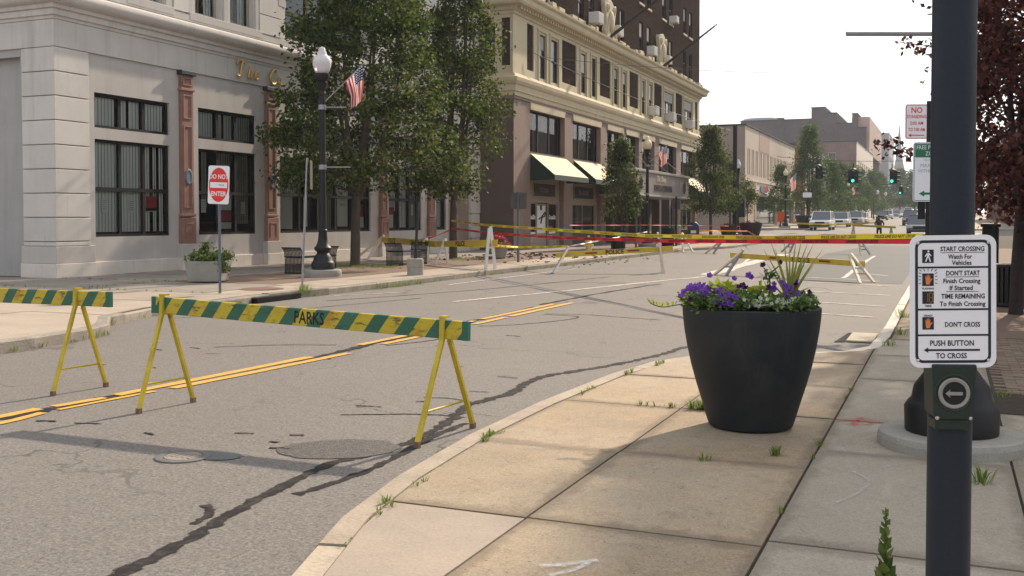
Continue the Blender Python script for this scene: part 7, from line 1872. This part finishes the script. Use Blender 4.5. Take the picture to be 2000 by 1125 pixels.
def tree(label, loc, h, crown_z, rx, ry, n_cl, n_leaf, leaf_s, mat='leaf_pear', bark='bark', trunk_r=.14, seed=1, fork=None, lean=(0, 0), spread=.30, top_pow=.55, shape='egg', group='street trees along the left pavement', name='street_tree', extra=None, clip=None, bottom=.0):
    rs = np.random.RandomState(seed); rg = random.Random(seed); t = thing(name, label, 'tree', loc, group=group)
    ch = h - crown_z; fork = fork or crown_z * .95
    # crown clumps inside an uneven egg
    C_ = []
    while len(C_) < n_cl:
        f = rs.uniform(0.02, 1); a = rs.uniform(0, 2 * math.pi)
        prof = (math.sin(math.pi * min(1, (f * .92 + .10)) ** top_pow)) if shape == 'egg' else (1 - f) ** .8
        if shape == 'round': prof = math.sqrt(max(0, 1 - ((f - .42) / .6) ** 2))
        prof = max(.08, prof) * (1 + .22 * math.sin(3 * a + seed) * math.sin(5 * f * 2 + seed))
        r = rs.uniform(.25, 1) ** .55
        c = np.array([rx * prof * r * math.cos(a) + lean[0] * f, ry * prof * r * math.sin(a) + lean[1] * f, crown_z + ch * f])
        if clip and not clip(c + np.array(loc)): continue
        C_.append(c)
    if extra: C_ += [np.array(e) for e in extra]
    # limbs
    tk = MB(); tk.tube([(0, 0, -.1), (0, 0, .05), (.01, 0, fork * .5), (lean[0] * .05, lean[1] * .05, fork)], [trunk_r * 1.5, trunk_r * 1.08, trunk_r * .95, trunk_r * .9], 12)
    NL = 7; limbs = []
    for k in range(NL):
        a = 2 * math.pi * (k + rg.uniform(-.25, .25)) / NL; tilt = rg.uniform(.18, .5) if k else .03
        top = Vector((lean[0] * .8 + math.cos(a) * rx * tilt * 1.2, lean[1] * .8 + math.sin(a) * ry * tilt * 1.2, crown_z + ch * rg.uniform(.55, .92)))
        b = Vector((lean[0] * .05, lean[1] * .05, fork * rg.uniform(.82, 1.0))); mid = b.lerp(top, .45) + Vector((math.cos(a) * rx * .10, math.sin(a) * ry * .10, 0))
        pts = spline([b, mid, top], 5); rr = [trunk_r * .55 * (1 - i / len(pts)) + .012 for i in range(len(pts))]; tk.tube(pts, rr, 6); limbs.append(pts)
    for c in C_:
        cv = Vector(c); best, bd = None, 1e9
        for pts in limbs:
            for p in pts:
                dd_ = (p - cv).length + max(0, p.z - cv.z + .1) * 2.5
                if dd_ < bd: bd, best = dd_, p
        tk.tube([best, best.lerp(cv, .55) + Vector((0, 0, .06)), cv], [.022, .014, .006], 4, caps=False)
    tk.build('trunk', bark, t, local=True, smooth=True)
    C_ = np.array(C_); idx = rs.randint(0, len(C_), n_leaf); cs = rs.uniform(.65, 1.35, len(C_))
    off = rs.normal(size=(n_leaf, 3)) * spread * cs[idx][:, None]; off[:, 2] *= .75
    P = C_[idx] + off
    axis = np.array([0, 0, 0]); outd = P - np.array([0, 0, crown_z + ch * .4]); outd /= np.maximum(.2, np.linalg.norm(outd, axis=1, keepdims=True))
    D = outd * .8 + rs.normal(size=(n_leaf, 3)) * .9 + np.array([0, 0, -.15]); S = leaf_s * rs.uniform(.65, 1.3, n_leaf)
    keep = P[:, 2] > crown_z - .5 + bottom
    o = bpy.data.objects.new('crown', leaf_mesh('crown', mat, P[keep], D[keep], S[keep], seed)); col.objects.link(o); o.parent = t
    return t
tree('nearest green street tree, crown hiding the lettering of the bank', (-17.0, 27.5, LTOP), 11.8, 2.4, 2.95, 2.7, 290, 34000, .14, seed=3, trunk_r=.15, fork=2.3, spread=.25, top_pow=.50, lean=(.6, .3))
tree('second green street tree, narrower, at the end of the bank', (-16.9, 34.2, LTOP), 12.2, 2.4, 1.75, 1.9, 180, 21000, .14, seed=8, trunk_r=.15, fork=2.2, spread=.24, top_pow=.6, lean=(.45, .3))
tree('small clipped green tree in front of the marquee', (-15.2, 49.9, LTOP), 5.3, 1.5, .95, .95, 60, 6500, .13, seed=5, trunk_r=.06, spread=.2)
tree('green tree in front of the far end of the brick block', (-15.0, 70.3, gz(70) + LTOP), 7.6, 2.0, 1.75, 1.75, 90, 10000, .16, seed=6, trunk_r=.11, fork=1.9, spread=.28)
tree('smaller dark green tree between the brick block and the shop', (-17.5, 90.0, gz(90) + .1), 6.0, 1.8, 1.9, 1.9, 60, 9000, .14, seed=12, trunk_r=.10, spread=.28)
tree('leafy sapling beside the lamp at the shop corner', (-14.2, 79.8, gz(80) + LTOP), 4.3, 2.4, .75, .75, 24, 2500, .12, seed=15, trunk_r=.05, spread=.2)
tree('small bright green tree before the shop sign', (-15.6, 106.5, gz(106) + .14), 6.3, 1.6, 1.25, 1.25, 60, 7000, .15, 'leaf_far', seed=7, trunk_r=.08, spread=.25)
tree('tallest bright green tree with pointed crown behind the parked cars', (-15.3, 127, gz(127) + .14), 11.9, 1.7, 2.9, 2.9, 150, 17000, .2, 'leaf_far', seed=9, trunk_r=.15, spread=.4, shape='cone')
for i, (x, y, hh, r) in enumerate([(-15, 147, 8.2, 2.6), (-15, 163, 8.5, 2.7), (-15, 182, 9, 3.0), (-15.2, 202, 9, 3.0), (-14.5, 226, 9.5, 3.2), (-14.5, 252, 10, 3.6)]):
    tree(['green tree next beyond the pointed one', 'green tree below the square white window of the plum brick building', 'green tree under the middle traffic signal', 'green tree before the pale front of the plum brick building', 'green tree behind the double lamps', 'hazy green tree at the end of the row'][i], (x, y, gz(y) + .14), hh, 1.8, r, r, 80, 7500, .28, 'leaf_far', seed=20 + i, trunk_r=.14, spread=.45)
for i, (x, y, hh, r) in enumerate([(-9, 330, 13, 6), (-4, 345, 14, 6.5), (1.5, 300, 13, 6), (-14, 350, 14, 6), (4, 250, 12, 5), (-6, 380, 15, 7)]):
    tree(['hazy round tree closing the street, left of the spire', 'hazy round tree closing the street below the far signal', 'hazy tree at the right end of the street', 'hazy tree beside the grey far building', 'hazy tree beyond the right kerb cars', 'palest tree at the very end of the street'][i], (x, y, gz(y)), hh, 2.5, r, r, 90, 7000, .5, 'leaf_far', seed=40 + i, trunk_r=.25, spread=.8, group='hazy trees closing the far street')
tw = []
for k in range(14): tw.append((-1.0 - 1.05 * k / 13, -.2 - .5 * k / 13, 2.75 - .12 * k / 13 + .12 * math.sin(k)))
for k in range(8): tw.append((-.7 - .7 * k / 7, -.3, 3.25 + .1 * k / 7))
for k in range(16): tw.append((-.4 - 1.5 * k / 15, -.3 - .5 * k / 15, 4.1 + .32 * math.sin(k * .35)))
for k in range(5): tw.append((-.7 - .3 * k / 4, -.2, 3.6))
# the purple-leaved tree: crown hangs over the right pavement
tree('purple leaved tree overhanging the right pavement behind the signal post', (1.02, 18.0, RTOP), 9.4, 1.5, 2.1, 2.9, 330, 56000, .11, 'leaf_plum', 'bark_dark', .10, seed=31, shape='round', fork=1.5, lean=(1.0, .2), spread=.24, group=None, name='plum_tree', top_pow=.7,
     clip=lambda w: w[0] > (.35 if w[2] < 5.2 else 1.25 if w[2] < 8.0 else .9))
# side twigs reaching towards the street
t = [o for o in col.objects if o.name.startswith('plum_tree')][0]
def twig(pts, n, seed, s=.10, sp_=.07):
    rs = np.random.RandomState(seed); P = spline(pts, 8); m_ = MB(); m_.tube(P, [.018 - .013 * i / len(P) for i in range(len(P))], 5); m_.build('twig', 'bark_dark', t, local=True)
    A_ = np.array([tuple(p) for p in P]); idx = (rs.uniform(.25, 1, n) ** .7 * (len(P) - 1)).astype(int); Q = A_[idx] + rs.normal(size=(n, 3)) * sp_
    D = rs.normal(size=(n, 3)); D[:, 2] -= .4; o = bpy.data.objects.new('twig_leaves', leaf_mesh('twig_leaves', 'leaf_plum', Q, D, s * rs.uniform(.7, 1.2, n), seed)); col.objects.link(o); o.parent = t
twig([(.2, -.1, 3.2), (-.6, -.3, 2.55), (-1.3, -.5, 2.45), (-1.75, -.65, 2.6), (-2.12, -.75, 2.72)], 150, 1)
twig([(-.5, -.3, 2.55), (-.9, -.4, 2.2), (-1.1, -.45, 2.05)], 60, 2); twig([(-.6, -.3, 2.6), (-1.0, -.4, 2.62), (-1.4, -.55, 2.35)], 80, 3)
twig([(.3, 0, 3.6), (-.5, -.3, 4.0), (-1.2, -.5, 4.2), (-1.75, -.6, 4.3)], 110, 4); twig([(-.4, -.3, 3.95), (-.9, -.4, 3.95), (-1.2, -.45, 3.75)], 60, 5)
twig([(.2, 0, 2.8), (-.5, -.2, 3.2), (-1.0, -.4, 3.3)], 30, 6, .07, .05); twig([(.5, 0, 4.4), (-.2, -.2, 4.9), (-.9, -.3, 5.2)], 60, 7)

# ------------------------------------------------------------------ far buildings
def simple_front(parent, face, a0, a1, z0, z1, rows, mat, depth=.25):
    hol = [h for r in rows for h in r]
    wall(face, a0, a1, z0, z1, hol, depth).build('front_wall', mat, parent)
    for h in hol: far_window(parent, face, *h, depth)
def far_window(parent, face, a0, a1, z0, z1, depth=.25, frame='shop_cream', pane='glass_dark'):
    f = MB(); w = .08
    for (u0, u1, s0, s1) in ((a0, a1, z0, z0 + w), (a0, a1, z1 - w, z1), (a0, a0 + w, z0, z1), (a1 - w, a1, z0, z1)): face.box(f, u0, u1, s0, s1, -depth, -depth + .06)
    wi = f.build('window', frame, parent); p = MB(); face.quad(p, a0, a1, z0, z1, -depth + .02); p.build('pane', pane, wi)
def box_building(name, label, x0, x1, y0, y1, z1, side_mat, front_mat, rows=(), z0=None, roof='roof_felt', side_holes=()):
    """front faces the street (+x at x1), near end faces -y at y0"""
    zb = gz(y0) if z0 is None else z0
    t = thing(name, label, 'building', ((x0 + x1) / 2, (y0 + y1) / 2, zb))
    F1 = Face((x1, 0, 0), (0, 1, 0), (1, 0, 0)); F2 = Face((0, y0, 0), (1, 0, 0), (0, -1, 0))
    simple_front(t, F1, y0, y1, zb - .3, z1, rows, front_mat)
    wall(F2, x0, x1, zb - .3, z1, [], .2).build('side_wall', side_mat, t)
    for h in side_holes: far_window(t, Face((0, y0 - .03, 0), (1, 0, 0), (0, -1, 0)), *h, .02)
    m_ = MB(); m_.box(x0, y0 + .02, z1 - .15, x1 - .02, y1 - .02, z1 - .1); m_.box(x0, y1 - .05, zb - .3, x1 - .02, y1 - .01, z1 - .02); m_.box(x0, y0 + .05, zb - .3, x0 + .05, y1 - .05, z1 - .02); m_.build('roof', roof, t)
    m_ = MB(); sweep([(x0, y0), (x1, y0), (x1, y1)], [(0, z1 - .02), (.12, z1 - .02), (.12, z1 + .12), (-.2, z1 + .12), (-.2, z1 - .1)], m_); m_.build('parapet_cap', 'bronze_cap', t)
    return t, F1
# beige two-storey shop on the far corner
SY0, SY1, SZ = 104.3, 140.5, 11.1
wins = []; a = 105.7
rows = [[], []]
for k in range(14):
    y = 105.6 + k * 2.44
    rows[0] += [(y, y + .55, 6.2, 8.85), (y + .95, y + 1.5, 6.2, 8.85)]
rows[1] += [(106.0, 106.55, 2.2, 4.0), (107.1, 107.65, 2.2, 4.0), (108.2, 108.75, 2.2, 4.0), (110.6, 125.5, .95, 4.2), (127.5, 139.5, .95, 4.2)]
shop, FSH = box_building('corner_shop', 'beige two-storey shop with rows of narrow windows and a red and blue sign', -44, XT, SY0, SY1, SZ, 'shop_side', 'shop_beige', rows, z0=gz(104))
m_ = MB(); FSH.box(m_, SY0 + .0, SY1, 5.55, 5.75, 0, .12); m_.build('string_course', 'shop_cream', shop)
for yy_ in (104.3, 110.0, 126.4, 140.1):
    m_ = MB(); FSH.box(m_, yy_, yy_ + .42, gz(104), 5.55, 0, .1); m_.build('pier', 'shop_cream', shop)
m_ = MB(); FSH.box(m_, 112.5, 119.5, 8.95, 11.05, 0, .03); m_.build('patched_panel', 'shop_pink', shop)
m_ = MB(); FSH.quad(m_, 110.5, 140, 4.3, 5.5, .02); m_.build('fascia', 'shop_cream', shop)
m_ = MB(); FSH.box(m_, 113.0, 115.3, 4.62, 5.18, .03, .14); sg = m_.build('sign_panel', 'slate_blue', shop); m_ = MB(); FSH.box(m_, 115.3, 118.2, 4.66, 5.22, .03, .14); m_.build('sign_panel', 'poster_red', shop); m_ = MB(); FSH.box(m_, 115.2, 117.2, 4.35, 4.5, .03, .1); m_.build('sign_panel', 'trim_black', shop)
m_ = MB(); m_.tube([FSH.p(115.6 + 3.0 * math.cos(a_), 4.92 + .5 * math.sin(a_), .12) for a_ in [R(200 + 14 * k) for k in range(12)]], .05, 6); m_.build('sign_swoosh', 'slate_blue', shop)
m_ = MB(); Face((0, SY0, 0), (1, 0, 0), (0, -1, 0)).box(m_, -23.8, -20.2, gz(104), 8.7, 0, .15); m_.build('side_pilaster', 'shop_side', shop)
box_building('orange_brick_building', 'orange brick building just beyond the beige shop', -44, XT, 140.6, 152, 11.6, 'brick_red', 'brick_red', [[(142, 144, 6, 8.5), (147, 149, 6, 8.5)], [(141.5, 151, 1.4, 4.0)]])
box_building('cream_shop_building', 'pale cream shop building behind the pointed green tree', -44, XT, 152.1, 185, 12.0, 'shop_side', 'shop_cream', [[(155 + 5 * k, 157.5 + 5 * k, 6.5, 9) for k in range(6)], [(154 + 6 * k, 158.5 + 6 * k, 1.8, 4.6) for k in range(5)]])
b2, _ = box_building('plum_brick_building', 'three-storey plum brick building with one small white framed window in its side', -34, XT, 251 - 10, 296, 19.0, 'brick_plum', 'shop_cream', [[(246 + 6 * k, 249 + 6 * k, 12, 15) for k in range(8)], [(246 + 6 * k, 249 + 6 * k, 6.5, 9.5) for k in range(8)]], side_holes=[(-24.9, -23.2, 14.0, 16.6)])
box_building('brown_shop_row', 'low brown shops in the shade behind the row of trees', -40, XT, 186, 240, 8.5, 'brick_plum', 'pink_stone', [[(188 + 5 * k, 191.5 + 5 * k, 2.2, 4.6) for k in range(10)]])
# big dark brick mass behind, with stepped roofline
bb = thing('windowless_brick_block', 'huge windowless dark brick block with stepped roofline against the sky', 'building', (-60, 330, gz(320)))
m_ = MB(); BY = 305
SX = BY / 230.
for (x0, x1, z1) in ((-42.5 * SX, -27.3 * SX, 23.2), (-27.3 * SX, -24.4 * SX, 25.6), (-24.4 * SX, -22.0 * SX, 24.3), (-22.0 * SX, -18.9 * SX, 22.0), (-18.9 * SX, -17.75 * SX, 24.0), (-17.75 * SX, -16.0 * SX, 21.0)):
    zt = 1.62 + (z1 - 1.62) * SX; q = MB(); q.box(x0, BY, 0, x1 - .01, BY + 60, zt); q.build('wing', 'brick_dark', bb)
    q = MB(); q.box(x0 - .1, BY - .15, zt, x1 + .05, BY + 60, zt + .3); q.build('coping', 'bronze_cap', bb)
q = MB(); q.box(-34.5 * SX, BY - .4, 0, -33.0 * SX, BY, 31.0); q.build('buttress', 'brick_dark', bb)
q = MB(); q.lathe([(6.5, 0), (6.5, 1.0), (6.0, 1.5), (0, 1.6)], 20, c=(-39 * SX, BY + 12, 30.4)); q.build('roof_tank', 'far_grey', bb)
q = MB(); q.box(-16.0 * SX - 4, BY + 1, 20, -16.0 * SX + .8, BY + 58, 30.5); q.build('cornice_block', 'shop_pink', bb)
box_building('grey_far_building', 'hazy grey building at the far end of the left side', -60, -20, 400, 440, 33, 'far_grey', 'far_grey', [[(404 + 6 * k, 407 + 6 * k, z, z + 2) for k in range(5) for z in (8, 13, 18, 23)]])
t = thing('church_spire', 'slender pale church spire far beyond the end of the street', 'spire', (-20.5, 500, 4))
m_ = MB(); m_.box(-3, -3, 0, 3, 3, 17); m_.build('tower', 'far_grey', t, local=True); m_ = MB(); m_.lathe([(3.0, 17), (1.5, 25), (0.05, 41)], 8); m_.build('steeple', 'far_grey', t, local=True)
# right-hand side of the street, mostly behind the purple tree
rb = thing('pale_street_building', 'pale building glimpsed through the purple leaved tree at the right', 'building', (14, 50, RTOP))
FRT = Face((6.4, 0, 0), (0, 1, 0), (-1, 0, 0)); hol = [(26 + 5 * k, 29 + 5 * k, 6.0, 8.2) for k in range(11)] + [(25.5 + 5 * k, 29.6 + 5 * k, .8, 3.4) for k in range(11)]
wall(FRT, 24, 82, 0, 11, hol, .25).build('front_wall', 'shop_beige', rb)
for h in hol: far_window(rb, FRT, *h)
m_ = MB(); m_.box(6.42, 24.0, 0, 24, 24.05, 11); m_.build('side_wall', 'shop_cream', rb); m_ = MB(); m_.box(6.4, 24.06, 10.9, 24, 82, 11.0); m_.build('roof', 'roof_felt', rb)
rb = thing('plum_street_building', 'plum coloured brick building far along the right side, behind the purple leaved tree', 'building', (14, 150, gz(140)))
FRT = Face((6.4, 0, 0), (0, 1, 0), (-1, 0, 0)); hol = [(106 + 6 * k, 109 + 6 * k, 6.0, 8.4) for k in range(15)] + [(105 + 6 * k, 109.8 + 6 * k, 1.7, 4.0) for k in range(15)]
wall(FRT, 104, 200, 0, 12, hol, .25).build('front_wall', 'brick_plum', rb)
for h in hol: far_window(rb, FRT, *h)
m_ = MB(); m_.box(6.42, 104, 0, 24, 104.05, 12); m_.build('side_wall', 'brick_plum', rb); m_ = MB(); m_.box(6.4, 104.06, 11.9, 24, 200, 12); m_.build('roof', 'roof_felt', rb)

# ------------------------------------------------------------------ haze in the air
hz_ = MB(); hz_.box(-260, -70, -1.2, 120, 640, 60)
hm = bpy.data.materials.new('haze'); hm.use_nodes = True
for n_ in list(hm.node_tree.nodes):
    if n_.type == 'BSDF_PRINCIPLED': hm.node_tree.nodes.remove(n_)
pv_ = hm.node_tree.nodes.new('ShaderNodeVolumePrincipled'); pv_.inputs['Color'].default_value = (.86, .91, 1.0, 1); pv_.inputs['Density'].default_value = .00038; pv_.inputs['Anisotropy'].default_value = 0.0
hm.node_tree.links.new(pv_.outputs[0], hm.node_tree.nodes['Material Output'].inputs['Volume']); MATS['haze'] = hm
ho = hz_.build('haze', 'haze'); tag(ho, 'pale smoky haze filling the air of the street', 'haze', kind='stuff')
